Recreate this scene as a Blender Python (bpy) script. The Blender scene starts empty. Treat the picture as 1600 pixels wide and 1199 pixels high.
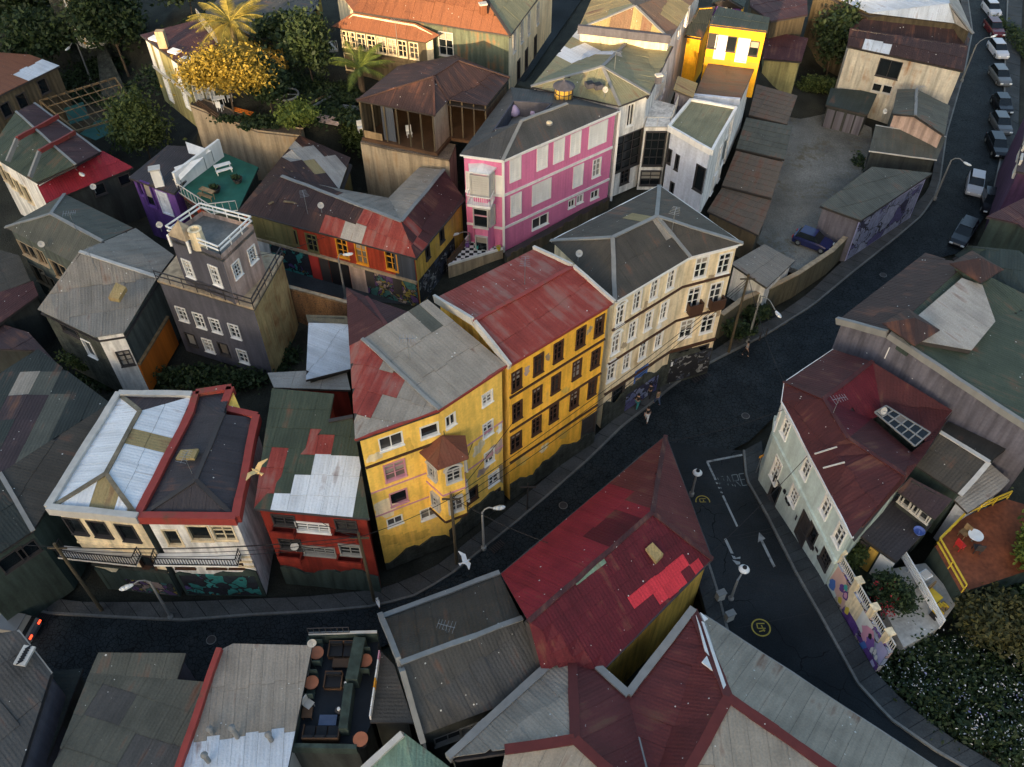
import bpy, math, random
import numpy as np
from mathutils import Vector, Matrix
from math import radians, sin, cos, pi, atan, atan2, sqrt
R = random.Random(11)
sc = bpy.context.scene; C = sc.collection
# ---------------------------------------------------------------- camera
FP = 1350.0; HC = 54.0; TH = atan(FP/1250.0)         # focal length in photo pixels, height, pitch
CT, ST = cos(TH), sin(TH)
cd = bpy.data.cameras.new('camera'); cam = bpy.data.objects.new('camera', cd); C.objects.link(cam)
cd.sensor_width = 36; cd.lens = 36*FP/1600; cd.clip_end = 3000
cam.location = (0, 0, HC); cam.rotation_euler = (pi/2-TH, 0, 0); sc.camera = cam
# ---------------------------------------------------------------- sky, sun, exposure
SUN_EL, SUN_AZ = radians(10), radians(200)           # azimuth clockwise from +Y: low sun behind the camera, left
wd = bpy.data.worlds.new('World'); sc.world = wd; wd.use_nodes = True
wn = wd.node_tree; bgn = wn.nodes['Background']
sky = wn.nodes.new('ShaderNodeTexSky'); sky.sky_type = 'NISHITA'; sky.sun_disc = False
sky.sun_elevation = SUN_EL; sky.sun_rotation = SUN_AZ; sky.air_density = 1.0; sky.dust_density = 3.0; sky.ozone_density = 1.0
wn.links.new(sky.outputs[0], bgn.inputs[0]); bgn.inputs[1].default_value = 0.15
sl_ = bpy.data.lights.new('sun', 'SUN'); sl_.energy = 3.8; sl_.angle = radians(0.6); sl_.color = (1.0, .70, .38)
sun = bpy.data.objects.new('sun', sl_); C.objects.link(sun)
sd = Vector((sin(SUN_AZ)*cos(SUN_EL), cos(SUN_AZ)*cos(SUN_EL), sin(SUN_EL)))
sun.rotation_euler = sd.to_track_quat('Z', 'Y').to_euler(); sun.location = (-60, -60, 120)
vs = sc.view_settings; vs.view_transform = 'Standard'; vs.look = 'None'; vs.exposure = 1.5; vs.gamma = 1; vs.use_curve_mapping = False
sc.render.engine = 'CYCLES'; sc.cycles.max_bounces = 5; sc.cycles.diffuse_bounces = 3
# ---------------------------------------------------------------- survey helpers
def ray(u, v):
    b = -(v-599.5)/FP
    return Vector(((u-800)/FP, CT+b*ST, -ST+b*CT))
def W(u, v, z=0.):                                    # surveyed point: photo position + height above the street
    d = ray(u, v); t = (z-HC)/d.z
    return Vector((d.x*t, d.y*t, z))
def WP(u, v, A, n):                                   # the same on a vertical plane (a wall)
    d = ray(u, v); o = Vector((0, 0, HC)); t = (A-o).dot(n)/d.dot(n)
    return o+d*t
def pix(p):
    q = p-Vector((0, 0, HC)); f = q.y*CT-q.z*ST; up = q.y*ST+q.z*CT
    return 800+FP*q.x/f, 599.5-FP*up/f
def inpoly(u, v, poly):
    r = False; n = len(poly)
    for i in range(n):
        (x1, y1), (x2, y2) = poly[i], poly[i-1]
        if (y1 > v) != (y2 > v) and u < (x2-x1)*(v-y1)/(y2-y1)+x1: r = not r
    return r
# ---------------------------------------------------------------- materials
MT = {}
def mat(name, col, rough=.85, var=.22, sc_=.5, obj=.10, corr=0., rust=0., rc=(.13, .06, .035), speck=0., bump=.25, streak=.25,
        metal=0., uv=False, emit=0., spec=.3, fine=9., pattern=None):
    m = bpy.data.materials.new(name); m.use_nodes = True; MT[name] = m
    nt = m.node_tree; nd = nt.nodes; lk = nt.links; b = nd['Principled BSDF']
    def N(t, **k):
        x = nd.new('ShaderNode'+t)
        for a, v in k.items():
            if a.startswith('i'): x.inputs[int(a[1:])].default_value = v
            else: setattr(x, a, v)
        return x
    tc = N('TexCoord'); co = tc.outputs['UV' if uv or corr else 'Object']
    def noise(scale, det=4, vec=None, ms=None):
        if ms:
            mp = N('Mapping'); mp.inputs[3].default_value = ms; lk.new(vec or co, mp.inputs[0]); vec = mp.outputs[0]
        x = N('TexNoise'); x.inputs['Scale'].default_value = scale; x.inputs['Detail'].default_value = det; lk.new(vec or co, x.inputs[0]); return x.outputs[0]
    def mr(s, a, b_, c, d):
        x = N('MapRange'); x.inputs[1].default_value = a; x.inputs[2].default_value = b_; x.inputs[3].default_value = c; x.inputs[4].default_value = d; lk.new(s, x.inputs[0]); return x.outputs[0]
    def mul(a, b_, op='MULTIPLY'):
        x = N('Math', operation=op)
        for i, s in enumerate((a, b_)):
            if isinstance(s, (int, float)): x.inputs[i].default_value = s
            else: lk.new(s, x.inputs[i])
        return x.outputs[0]
    def mix(fac, a, b_, mode='MIX'):
        x = N('Mix', data_type='RGBA', blend_type=mode)
        for i, s in ((0, fac), (6, a), (7, b_)):
            if isinstance(s, (int, float)): x.inputs[i].default_value = s
            elif isinstance(s, tuple): x.inputs[i].default_value = (*s, 1)
            else: lk.new(s, x.inputs[i])
        return x.outputs[2]
    oi = N('ObjectInfo').outputs['Random']
    val = mr(noise(sc_, 6), .3, .7, 1-var, 1+var)
    val = mul(val, mr(oi, 0, 1, 1-obj, 1+obj))
    if fine: val = mul(val, mr(noise(fine, 3), .3, .7, 1-var*.6, 1+var*.6))
    sms = (2.2, .22, 1) if (uv or corr) else (2.2, 2.2, .22)
    st = noise(1.0, 4, ms=sms)
    if streak: val = mul(val, mr(st, .35, .62, 1-streak, 1+streak*.4))
    base = tuple(col)
    if pattern: base = pattern(N, lk, co, noise, mr, mix, mul)
    cm = N('Mix', data_type='RGBA', blend_type='MULTIPLY'); cm.inputs[0].default_value = 1
    if isinstance(base, tuple): cm.inputs[6].default_value = (*base, 1)
    else: lk.new(base, cm.inputs[6])
    lk.new(val, cm.inputs[7]); c = cm.outputs[2]
    if rust:
        rm = mul(noise(.35 if not corr else .5, 5), mul(st, 1.0), 'ADD'); rm = mul(rm, mr(oi, 0, 1, -.08, .08), 'ADD')
        th = 1.28-rust*.5
        c = mix(mr(rm, th-.10, th+.16, 0, .9), c, mix(noise(3., 3), tuple(rc), tuple(x*1.35 for x in rc)))
    if speck:
        vo = N('TexVoronoi'); vo.inputs['Scale'].default_value = 2.4; lk.new(co, vo.inputs[0])
        wn_ = N('TexWhiteNoise'); lk.new(vo.outputs['Color'], wn_.inputs[0])
        lim = mul(mr(wn_.outputs[0], 1-speck, 1, .04, .145), mr(noise(.45, 3), .34, .58, .25, 1))
        lt = mul(mul(vo.outputs['Distance'], lim, 'LESS_THAN'), mul(wn_.outputs[0], 1-speck, 'GREATER_THAN'))
        c = mix(mul(lt, .9), c, (.66, .65, .60))
    lk.new(c, b.inputs['Base Color'])
    b.inputs['Roughness'].default_value = rough; b.inputs['Metallic'].default_value = metal; b.inputs['Specular IOR Level'].default_value = spec
    if emit: b.inputs['Emission Color'].default_value = (*col, 1); b.inputs['Emission Strength'].default_value = emit
    if bump or corr:
        h = noise(6., 4)
        h = mul(h, .05*bump/.25)
        if corr:
            sx = N('SeparateXYZ'); lk.new(co, sx.inputs[0])
            h = mul(mul(N_sin(N, lk, sx.outputs[0], 2*pi/corr), .03*corr), h, 'ADD')
        bp = N('Bump'); bp.inputs['Strength'].default_value = .8; bp.inputs['Distance'].default_value = 1; lk.new(h, bp.inputs['Height']); lk.new(bp.outputs[0], b.inputs['Normal'])
    return m
def N_sin(N, lk, s, k):
    a = N('Math', operation='MULTIPLY'); lk.new(s, a.inputs[0]); a.inputs[1].default_value = k
    x = N('Math', operation='SINE'); lk.new(a.outputs[0], x.inputs[0]); return x.outputs[0]
def glass(name, curtain=.45, tint=(.010, .014, .017)):
    m = bpy.data.materials.new(name); m.use_nodes = True; MT[name] = m
    nd = m.node_tree.nodes; lk = m.node_tree.links; b = nd['Principled BSDF']
    oi = nd.new('ShaderNodeObjectInfo'); cr = nd.new('ShaderNodeValToRGB'); lk.new(oi.outputs['Random'], cr.inputs[0])
    cr.color_ramp.interpolation = 'CONSTANT'; e = cr.color_ramp.elements
    e[0].color = (*tint, 1); e[1].position = 1-curtain; e[1].color = (.05, .05, .05, 1)
    for p, c in ((1-curtain*.6, (.15, .13, .11, 1)), (1-curtain*.35, (.30, .29, .27, 1)), (1-curtain*.15, (.03, .035, .04, 1))):
        x = e.new(p); x.color = c
    # half-drawn blinds: every pane has its own height
    def mth(op, a, b_):
        x = nd.new('ShaderNodeMath'); x.operation = op
        for i, s in enumerate((a, b_)):
            if isinstance(s, (int, float)): x.inputs[i].default_value = s
            else: lk.new(s, x.inputs[i])
        return x.outputs[0]
    tc = nd.new('ShaderNodeTexCoord'); sx = nd.new('ShaderNodeSeparateXYZ'); lk.new(tc.outputs['Generated'], sx.inputs[0]); rn = oi.outputs['Random']
    lim = mth('SUBTRACT', 1., mth('MULTIPLY', mth('FRACT', mth('MULTIPLY', rn, 7.31), 0), .75)); on = mth('GREATER_THAN', mth('FRACT', mth('MULTIPLY', rn, 3.77), 0), 1-curtain)
    mxb = nd.new('ShaderNodeMix'); mxb.data_type = 'RGBA'; lk.new(mth('MULTIPLY', mth('GREATER_THAN', sx.outputs[2], lim), on), mxb.inputs[0]); lk.new(cr.outputs[0], mxb.inputs[6]); mxb.inputs[7].default_value = (.34, .31, .26, 1)
    lk.new(mxb.outputs[2], b.inputs['Base Color']); b.inputs['Roughness'].default_value = .12
    return m
def leafmat(name, c1, c2, tr=.25):
    m = bpy.data.materials.new(name); m.use_nodes = True; MT[name] = m
    nd = m.node_tree.nodes; lk = m.node_tree.links; b = nd['Principled BSDF']
    ge = nd.new('ShaderNodeNewGeometry'); cr = nd.new('ShaderNodeValToRGB'); lk.new(ge.outputs['Random Per Island'], cr.inputs[0])
    cr.color_ramp.elements[0].color = (*c1, 1); cr.color_ramp.elements[1].color = (*c2, 1)
    lk.new(cr.outputs[0], b.inputs['Base Color']); b.inputs['Roughness'].default_value = .7
    t = nd.new('ShaderNodeBsdfTranslucent'); lk.new(cr.outputs[0], t.inputs[0]); mx = nd.new('ShaderNodeMixShader'); mx.inputs[0].default_value = tr
    lk.new(b.outputs[0], mx.inputs[1]); lk.new(t.outputs[0], mx.inputs[2]); lk.new(mx.outputs[0], nd['Material Output'].inputs[0])
    return m
# tin roofs
def tin(n, c, **k):
    d = dict(corr=.22, speck=.42, rust=.10, obj=.07, var=.2, rough=.65, streak=.14); d.update(k); mat(n, c, **d)
tin('tin_red', (.29, .050, .037), rust=.42, rc=(.23, .105, .085)); tin('tin_grey', (.31, .27, .22), rust=.05); tin('tin_lightgrey', (.38, .35, .31), rust=.05, speck=.2)
tin('tin_dark', (.068, .059, .047), rust=.08); tin('tin_slate', (.074, .071, .066), rust=.04); tin('tin_olive', (.22, .215, .13), rust=.16, speck=.18, rc=(.16, .09, .05))
tin('tin_maroon', (.070, .024, .024), rust=.2, rc=(.13, .06, .04)); tin('tin_crimson', (.25, .019, .030), rust=.05, obj=.10)
tin('tin_crimson_dark', (.100, .009, .016), rust=.05, obj=.08); tin('tin_brickred', (.118, .027, .026), rust=.1, obj=.06); tin('tin_darkred', (.075, .019, .019), rust=.08, obj=.06); tin('tin_bright_red', (.55, .035, .05), rust=0, speck=.05)
tin('tin_brown', (.050, .028, .025), rust=.2, rc=(.12, .05, .03)); tin('tin_rust', (.21, .080, .038), rust=.5, rc=(.13, .05, .025), speck=.35); tin('tin_tanrust', (.19, .12, .075), rust=.4, rc=(.13, .065, .04)); tin('tin_bay', (.19, .065, .038), rust=.3)
tin('tin_white', (.70, .74, .78), rust=.02, speck=0, streak=.12, var=.08, obj=.05); tin('tin_silver', (.55, .60, .66), rust=.02, speck=.06, streak=.12, var=.12)
tin('tin_mossgrey', (.095, .095, .075), rust=.12, speck=.25); tin('tin_green', (.056, .072, .048), rust=.15, speck=.25); tin('tin_palegreen', (.20, .30, .22), rust=.3, speck=.1)
tin('tin_warmgrey', (.30, .26, .205), rust=.04, speck=.4); tin('tin_beige', (.24, .215, .18), rust=.1, speck=.45); tin('tin_tan', (.30, .235, .11), rust=.15, speck=.15); tin('tin_black', (.045, .040, .045), rust=.06, speck=.35)
tin('tin_teal', (.034, .048, .044), rust=.05, speck=.1); tin('tin_brownwood', (.14, .105, .075), rust=.4, speck=.05); tin('tin_darkgreen', (.030, .036, .032), rust=.1)
tin('tin_graymaroon', (.055, .035, .038), rust=.15, speck=.35)
# corrugated and plastered walls
def wal(n, c, **k):
    d = dict(obj=.02, var=.14, sc_=.35, streak=.34, rough=.9, fine=5., bump=.12); d.update(k); mat(n, c, **d)
wal('yellow', (.97, .62, .125), rust=.10, rc=(.50, .30, .10), streak=.18); wal('yellow_deep', (.95, .50, .055), rust=.16, rc=(.45, .24, .07), streak=.2); wal('yellow_pale', (.80, .50, .10), rust=.14, rc=(.36, .24, .10)); wal('cream', (.82, .68, .45), rust=.12, rc=(.36, .25, .13))
wal('pink', (.70, .20, .37), corr=.3, uv=True, rust=0, streak=.08, var=.06); wal('white_wall', (.78, .76, .72), rust=.04, rc=(.3, .25, .2)); wal('lilac_white', (.62, .66, .74), streak=.15)
wal('red_wall', (.19, .020, .012), streak=.3); wal('orange_wall', (.70, .19, .02), rust=.2, rc=(.24, .06, .01), corr=.25, uv=True); wal('slate_wall', (.080, .080, .100), streak=.2)
wal('olive_wall', (.30, .27, .12)); wal('greygreen_wall', (.085, .10, .09)); wal('beige_wall', (.42, .33, .22), rust=.25, rc=(.22, .13, .06)); wal('stone_dark', (.055, .06, .05), var=.4, sc_=1.2, bump=.6)
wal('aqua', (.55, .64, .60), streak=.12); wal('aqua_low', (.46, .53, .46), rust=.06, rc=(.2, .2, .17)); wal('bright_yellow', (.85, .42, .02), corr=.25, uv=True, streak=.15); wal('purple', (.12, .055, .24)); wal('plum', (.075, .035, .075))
wal('vermilion', (.30, .04, .018), corr=.3, uv=True); wal('mustard_green', (.16, .145, .06), rust=.35, rc=(.12, .075, .03), corr=.3, uv=True); wal('navy_grey', (.07, .08, .10), corr=.3, uv=True)
wal('ochre', (.62, .38, .07), rust=.25, rc=(.3, .2, .07), corr=.3, uv=True); wal('pinkish', (.46, .34, .29), rust=.1); wal('lilac_tin', (.135, .13, .16), corr=.3, uv=True, speck=.12); wal('dark_wall', (.045, .05, .047))
wal('wood_dark', (.10, .08, .05), rust=.3, rc=(.06, .045, .03), corr=.5, uv=True, obj=.2); wal('wood_tan', (.28, .19, .10), obj=.2); wal('rusty_white', (.58, .54, .45), rust=.44, rc=(.24, .12, .05), corr=.25, uv=True)
wal('rust_panel', (.50, .36, .16), rust=.45, rc=(.18, .07, .02), corr=.3, uv=True); wal('sage', (.10, .12, .085), corr=.3, uv=True, rust=.25, rc=(.22, .09, .03)); wal('mossy_wall', (.13, .115, .075), rust=.3, rc=(.05, .05, .035)); wal('green_wall', (.045, .065, .055))
# trims and small things
def pl(n, c, **k):
    d = dict(obj=.05, var=.08, streak=.1, bump=0, fine=0, rough=.6); d.update(k); mat(n, c, **d)
pl('white', (.80, .79, .76)); pl('offwhite', (.52, .50, .46), speck=.3); pl('brown_trim', (.07, .035, .022)); pl('dark_trim', (.05, .045, .045)); pl('black', (.015, .015, .017)); pl('grey_trim', (.24, .24, .23), speck=.25)
pl('red_trim', (.30, .05, .04), speck=.2, rust=.15); pl('orange_trim', (.75, .33, .03)); pl('pink_trim', (.58, .28, .33)); pl('maroon_trim', (.12, .025, .022), speck=.2); pl('yellow_rail', (.75, .52, .05)); pl('concrete', (.16, .16, .15), var=.25, fine=6)
pl('patio', (.42, .41, .38), var=.25, fine=6); pl('steel', (.30, .32, .33), metal=.6, rough=.4); pl('lamp_white', (.85, .87, .86), rough=.35); pl('rubber', (.02, .02, .02)); pl('wood', (.10, .055, .03), var=.3); pl('ridge_tan', (.17, .145, .10), var=.4, fine=4); pl('copper_table', (.45, .16, .08))
pl('purple_cushion', (.42, .35, .55)); pl('orange_deck', (.20, .06, .025), var=.35, fine=4); pl('skin', (.50, .30, .21)); pl('hair', (.02, .014, .01)); pl('jean', (.06, .09, .16)); pl('cloth_black', (.02, .02, .022)); pl('cloth_pink', (.6, .35, .45)); pl('cloth_teal', (.05, .25, .25))
pl('road_paint', (.36, .38, .38), rust=.2, rc=(.10, .11, .11), fine=6); pl('road_paint_worn', (.20, .22, .22), rust=.5, rc=(.03, .035, .04), fine=6); pl('road_yellow', (.40, .30, .05), rust=.15, rc=(.08, .08, .06), fine=6); pl('bark', (.11, .08, .055), var=.3); pl('terrace_green', (.02, .11, .08), var=.3); pl('deck_dark', (.018, .022, .028), var=.3)
pl('bird_white', (.85, .84, .82)); pl('bird_sun_tint', (.85, .55, .22)); pl('red_plastic', (.5, .03, .03)); pl('blue_plastic', (.10, .16, .45)); pl('tarp', (.02, .09, .075)); pl('tail_red', (.9, .06, .02), emit=1.2)  # golden gull colour: sunlight painted over white plumage
pl('graffiti_blue', (.07, .16, .45)); pl('graffiti_teal', (.06, .36, .32)); pl('graffiti_purple', (.20, .10, .34)); pl('graffiti_white', (.7, .7, .68)); pl('graffiti_pink', (.62, .30, .40)); pl('graffiti_yellow', (.62, .48, .06)); pl('graffiti_black', (.02, .02, .025)); pl('graffiti_lilac', (.42, .40, .62)); pl('graffiti_skin', (.65, .42, .36)); pl('graffiti_red', (.5, .05, .04))
glass('glass'); glass('glass_dark', .08); glass('sky_glass', .0, (.05, .06, .06))
def cells(scale, c1, c2, gap, jw=.08):
    def f(N, lk, co, noise, mr, mix, mul):
        v = N('TexVoronoi'); v.feature = 'DISTANCE_TO_EDGE'; v.inputs['Scale'].default_value = scale; lk.new(co, v.inputs[0])
        return mix(mr(v.outputs['Distance'], 0, jw, 0, 1), gap, mix(noise(.8, 3), c1, c2))
    return f
def cracks(N, lk, co, noise, mr, mix, mul):
    v = N('TexVoronoi'); v.feature = 'DISTANCE_TO_EDGE'; v.inputs['Scale'].default_value = .22; ad = N('VectorMath', operation='ADD'); nz = N('TexNoise'); nz.inputs['Scale'].default_value = .9; lk.new(co, nz.inputs[0]); lk.new(co, ad.inputs[0]); lk.new(nz.outputs[1], ad.inputs[1]); lk.new(ad.outputs[0], v.inputs[0])
    return mix(mul(mul(v.outputs['Distance'], .006, 'GREATER_THAN'), mr(noise(.3, 2), .5, .58, 1, 0), 'MAXIMUM'), (.006, .007, .008), mix(mr(noise(.10, 4), .42, .6, 0, 1), (.011, .015, .018), (.024, .028, .031)))
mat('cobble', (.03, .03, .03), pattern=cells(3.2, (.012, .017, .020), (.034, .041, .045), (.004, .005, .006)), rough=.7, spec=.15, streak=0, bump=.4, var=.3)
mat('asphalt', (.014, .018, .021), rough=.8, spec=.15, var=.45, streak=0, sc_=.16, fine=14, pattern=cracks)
mat('paving', (.046, .051, .053), rough=.85, var=.3, streak=0, obj=.12); mat('paving_warm', (.075, .075, .073), rough=.85, var=.3, streak=0, obj=.10)
mat('dirt', (.030, .030, .022), rough=.95, var=.4, streak=0, bump=.5); mat('lot', (.185, .178, .155), rough=.95, var=.45, streak=0, bump=.4, sc_=.25, rust=.25, rc=(.12, .10, .065))
mat('rubble', (.13, .10, .075), rough=.95, var=.5, streak=0, bump=.6)
mat('brickwall', (.2, .1, .06), pattern=cells(4., (.20, .10, .05), (.30, .17, .08), (.08, .06, .045)), bump=.4)
mat('carpaint_white', (.55, .56, .60), rough=.25, var=0, streak=0, bump=0, fine=0, spec=.6); mat('carpaint_black', (.012, .013, .016), rough=.2, var=0, streak=0, bump=0, fine=0, spec=.6); mat('carpaint_grey', (.13, .14, .15), rough=.25, var=0, streak=0, bump=0, fine=0, spec=.6)
mat('carpaint_blue', (.014, .019, .085), rough=.2, var=0, streak=0, bump=0, fine=0, spec=.6); mat('carpaint_red', (.09, .012, .016), rough=.2, var=0, streak=0, bump=0, fine=0, spec=.6)
leafmat('leaf_dark', (.012, .028, .010), (.045, .075, .020)); leafmat('leaf_mid', (.03, .055, .012), (.10, .13, .03)); leafmat('leaf_sun_gold', (.14, .11, .015), (.50, .35, .045)); leafmat('leaf_lime', (.07, .11, .015), (.20, .24, .04)); leafmat('leaf_palm', (.16, .14, .02), (.46, .36, .07)); leafmat('leaf_olive', (.03, .035, .012), (.12, .11, .03))  # sunlight of the lit crowns is painted into the gold leaf colour
leafmat('petal_white', (.55, .56, .60), (.8, .8, .8)); leafmat('petal_lilac', (.20, .20, .42), (.36, .36, .6)); leafmat('petal_red', (.35, .01, .02), (.5, .03, .05))

def mural(name, pal, scale=.9, line=.05):
    """painted wall: warped colour fields with dark outlines"""
    m = bpy.data.materials.new(name); m.use_nodes = True; MT[name] = m; nd = m.node_tree.nodes; lk = m.node_tree.links; b = nd['Principled BSDF']
    tc = nd.new('ShaderNodeTexCoord'); nz = nd.new('ShaderNodeTexNoise'); nz.inputs['Scale'].default_value = 1.1; nz.inputs['Detail'].default_value = 2; lk.new(tc.outputs['Object'], nz.inputs[0])
    vm = nd.new('ShaderNodeVectorMath'); vm.operation = 'MULTIPLY_ADD'; vm.inputs[1].default_value = (1.7, 1.7, 1.7); lk.new(nz.outputs[1], vm.inputs[0]); lk.new(tc.outputs['Object'], vm.inputs[2])
    col = None
    for k, (sc2, th) in enumerate(((scale, line), (scale*2.6, line*1.2))):
        v = nd.new('ShaderNodeTexVoronoi'); v.inputs['Scale'].default_value = sc2; lk.new(vm.outputs[0], v.inputs[0]); e = nd.new('ShaderNodeTexVoronoi'); e.feature = 'DISTANCE_TO_EDGE'; e.inputs['Scale'].default_value = sc2; lk.new(vm.outputs[0], e.inputs[0])
        wn2 = nd.new('ShaderNodeTexWhiteNoise'); lk.new(v.outputs['Color'], wn2.inputs[0]); cr = nd.new('ShaderNodeValToRGB'); cr.color_ramp.interpolation = 'CONSTANT'; lk.new(wn2.outputs[0], cr.inputs[0]); el = cr.color_ramp.elements
        while len(el) < len(pal): el.new(.5)
        for i, c in enumerate(pal): el[i].position = i/len(pal); el[i].color = (*c, 1)
        lt = nd.new('ShaderNodeMath'); lt.operation = 'LESS_THAN'; lt.inputs[1].default_value = th; lk.new(e.outputs['Distance'], lt.inputs[0])
        mx = nd.new('ShaderNodeMix'); mx.data_type = 'RGBA'; lk.new(lt.outputs[0], mx.inputs[0]); lk.new(cr.outputs[0], mx.inputs[6]); mx.inputs[7].default_value = (.012, .012, .016, 1)
        if col is None: col = mx.outputs[2]; pick = wn2.outputs[0]
        else:
            g = nd.new('ShaderNodeMath'); g.operation = 'GREATER_THAN'; g.inputs[1].default_value = .62; lk.new(pick, g.inputs[0]); m2 = nd.new('ShaderNodeMix'); m2.data_type = 'RGBA'; lk.new(g.outputs[0], m2.inputs[0]); lk.new(col, m2.inputs[6]); lk.new(mx.outputs[2], m2.inputs[7]); col = m2.outputs[2]
    d = nd.new('ShaderNodeTexNoise'); d.inputs['Scale'].default_value = 3; lk.new(tc.outputs['Object'], d.inputs[0]); mr_ = nd.new('ShaderNodeMapRange'); mr_.inputs[1].default_value = .3; mr_.inputs[2].default_value = .7; mr_.inputs[3].default_value = .6; mr_.inputs[4].default_value = 1.05; lk.new(d.outputs[0], mr_.inputs[0])
    mm = nd.new('ShaderNodeMix'); mm.data_type = 'RGBA'; mm.blend_type = 'MULTIPLY'; mm.inputs[0].default_value = 1; lk.new(col, mm.inputs[6]); lk.new(mr_.outputs[0], mm.inputs[7]); lk.new(mm.outputs[2], b.inputs['Base Color']); b.inputs['Roughness'].default_value = .85
mural('mural_teal', [(.02,.03,.04),(.03,.22,.20),(.02,.02,.03),(.05,.30,.27),(.10,.06,.20),(.02,.03,.03),(.25,.13,.03)])
mural('mural_mono', [(.02,.02,.022),(.30,.30,.29),(.015,.015,.02),(.05,.06,.09),(.02,.02,.02),(.18,.18,.20)], 1.3, .04)
mural('mural_sea', [(.22,.24,.36),(.10,.09,.22),(.30,.32,.44),(.03,.03,.07),(.14,.16,.30)], .5, .03)
mural('mural_pale', [(.40,.46,.60),(.50,.34,.32),(.55,.50,.42),(.16,.09,.30),(.60,.58,.55),(.28,.14,.26),(.10,.07,.24)], .8, .03)
mural('mural_warm', [(.35,.26,.22),(.05,.16,.15),(.12,.06,.18),(.30,.24,.04),(.04,.04,.05),(.40,.32,.28)], 1.0, .05)
# ---------------------------------------------------------------- mesh helpers
ZV = Vector((0, 0, 1))
def V(*a): return Vector(a)
class MB:
    def __init__(s): s.v = []; s.f = []; s.uv = []
    def face(s, pts, uv=None):
        i = len(s.v); s.v += [tuple(p) for p in pts]; s.f.append(tuple(range(i, i+len(pts))))
        s.uv += (uv if uv else [(0, 0)]*len(pts)); return s
    def hexa(s, b, t):                                 # two loops of n points
        n = len(b); i = len(s.v); s.v += [tuple(p) for p in b]+[tuple(p) for p in t]; s.uv += [(p[0], p[1]) for p in list(b)+list(t)]
        s.f.append(tuple(range(i+n-1, i-1, -1))); s.f.append(tuple(range(i+n, i+2*n)))
        for k in range(n): j = (k+1) % n; s.f.append((i+k, i+j, i+n+j, i+n+k))
        return s
    def box(s, c, sx, sy, sz, rz=0):
        ca, sa = cos(rz), sin(rz); L = [(-1, -1), (1, -1), (1, 1), (-1, 1)]
        P = lambda z: [V(c[0]+x*sx/2*ca-y*sy/2*sa, c[1]+x*sx/2*sa+y*sy/2*ca, z) for x, y in L]
        return s.hexa(P(c[2]-sz/2), P(c[2]+sz/2))
    def beam(s, p, q, w, h=None, up=ZV, off=0.):
        p, q = Vector(p), Vector(q); d = (q-p).normalized(); a = d.cross(up)
        if a.length < 1e-4: a = d.cross(V(1, 0, 0))
        a.normalize(); n = a.cross(d); h = h or w
        L = [(-1, -1), (1, -1), (1, 1), (-1, 1)]
        f = lambda o: [o+a*(x*w/2)+n*(y*h/2+off) for x, y in L]
        return s.hexa(f(p), f(q))
    def wobbly(s, p, q, w, h, off=0., amp=.025):        # a beam of slightly uneven lengths, as old trim is
        p, q = Vector(p), Vector(q); k = max(1, int((q-p).length/1.3)); P = [p.lerp(q, i/k)+(V(R.uniform(-1, 1), R.uniform(-1, 1), R.uniform(-1, 1))*amp if 0 < i < k else V(0, 0, 0)) for i in range(k+1)]
        for a, b in zip(P, P[1:]): s.beam(a, b+(b-a)*.02, w*R.uniform(.93, 1.05), h, off=off)
        return s
    def tube(s, p, q, r0, r1=None, n=8):
        p, q = Vector(p), Vector(q); d = (q-p).normalized(); a = d.cross(ZV)
        if a.length < 1e-3: a = V(1, 0, 0)
        a.normalize(); b = d.cross(a); r1 = r0 if r1 is None else r1
        f = lambda o, r: [o+(a*cos(2*pi*k/n)+b*sin(2*pi*k/n))*r for k in range(n)]
        return s.hexa(f(p, r0), f(q, r1))
    def lathe(s, c, prof, n=12, ax=ZV):                # prof: (radius, height)
        ax = Vector(ax).normalized(); a = ax.cross(V(0, 1, .01)).normalized(); b = ax.cross(a); i = len(s.v); c = Vector(c)
        for r, h in prof:
            for k in range(n): s.v.append(tuple(c+ax*h+(a*cos(2*pi*k/n)+b*sin(2*pi*k/n))*r)); s.uv.append((0, 0))
        for m in range(len(prof)-1):
            for k in range(n): j = (k+1) % n; s.f.append((i+m*n+k, i+m*n+j, i+m*n+n+j, i+m*n+n+k))
        s.f.append(tuple(i+k for k in range(n-1, -1, -1))); s.f.append(tuple(i+(len(prof)-1)*n+k for k in range(n))); return s
    def prism(s, poly, z0, z1): return s.hexa([V(p[0], p[1], z0) for p in poly], [V(p[0], p[1], z1) for p in poly])
    def me(s, name, m, org=V(0, 0, 0), smooth=False):
        me = bpy.data.meshes.new(name); me.from_pydata([(x-org[0], y-org[1], z-org[2]) for x, y, z in s.v], [], s.f)
        if any(u != (0, 0) for u in s.uv):
            ul = me.uv_layers.new(name='uv'); vi = np.empty(len(me.loops), dtype=np.int32); me.loops.foreach_get('vertex_index', vi)
            ul.data.foreach_set('uv', np.array(s.uv, dtype=np.float32)[vi].ravel())
        if m: me.materials.append(MT[m])
        if smooth: me.polygons.foreach_set('use_smooth', [True]*len(me.polygons))
        return me
    def build(s, name, m, par=None, smooth=False):
        org = root_loc(par) if par else V(0, 0, 0)
        return link(name, s.me(name, m, org, smooth), par)
def root_loc(o):
    while o.parent: o = o.parent
    return o.location
def link(name, data, par=None, loc=None, rz=None):
    o = bpy.data.objects.new(name, data); C.objects.link(o)
    if par: o.parent = par
    if loc is not None: o.location = loc
    if rz is not None: o.rotation_euler = (0, 0, rz)
    return o
def tag(o, label, cat, group=None, kind=None):
    if label: o['label'] = label
    if cat: o['category'] = cat
    if group: o['group'] = group
    if kind: o['kind'] = kind
    return o
def thing(name, label, cat, loc, group=None): return tag(link(name, None, None, Vector(loc)), label, cat, group)
def struct(name, mb, m): return tag(mb.build(name, m), None, None, kind='structure')
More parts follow.
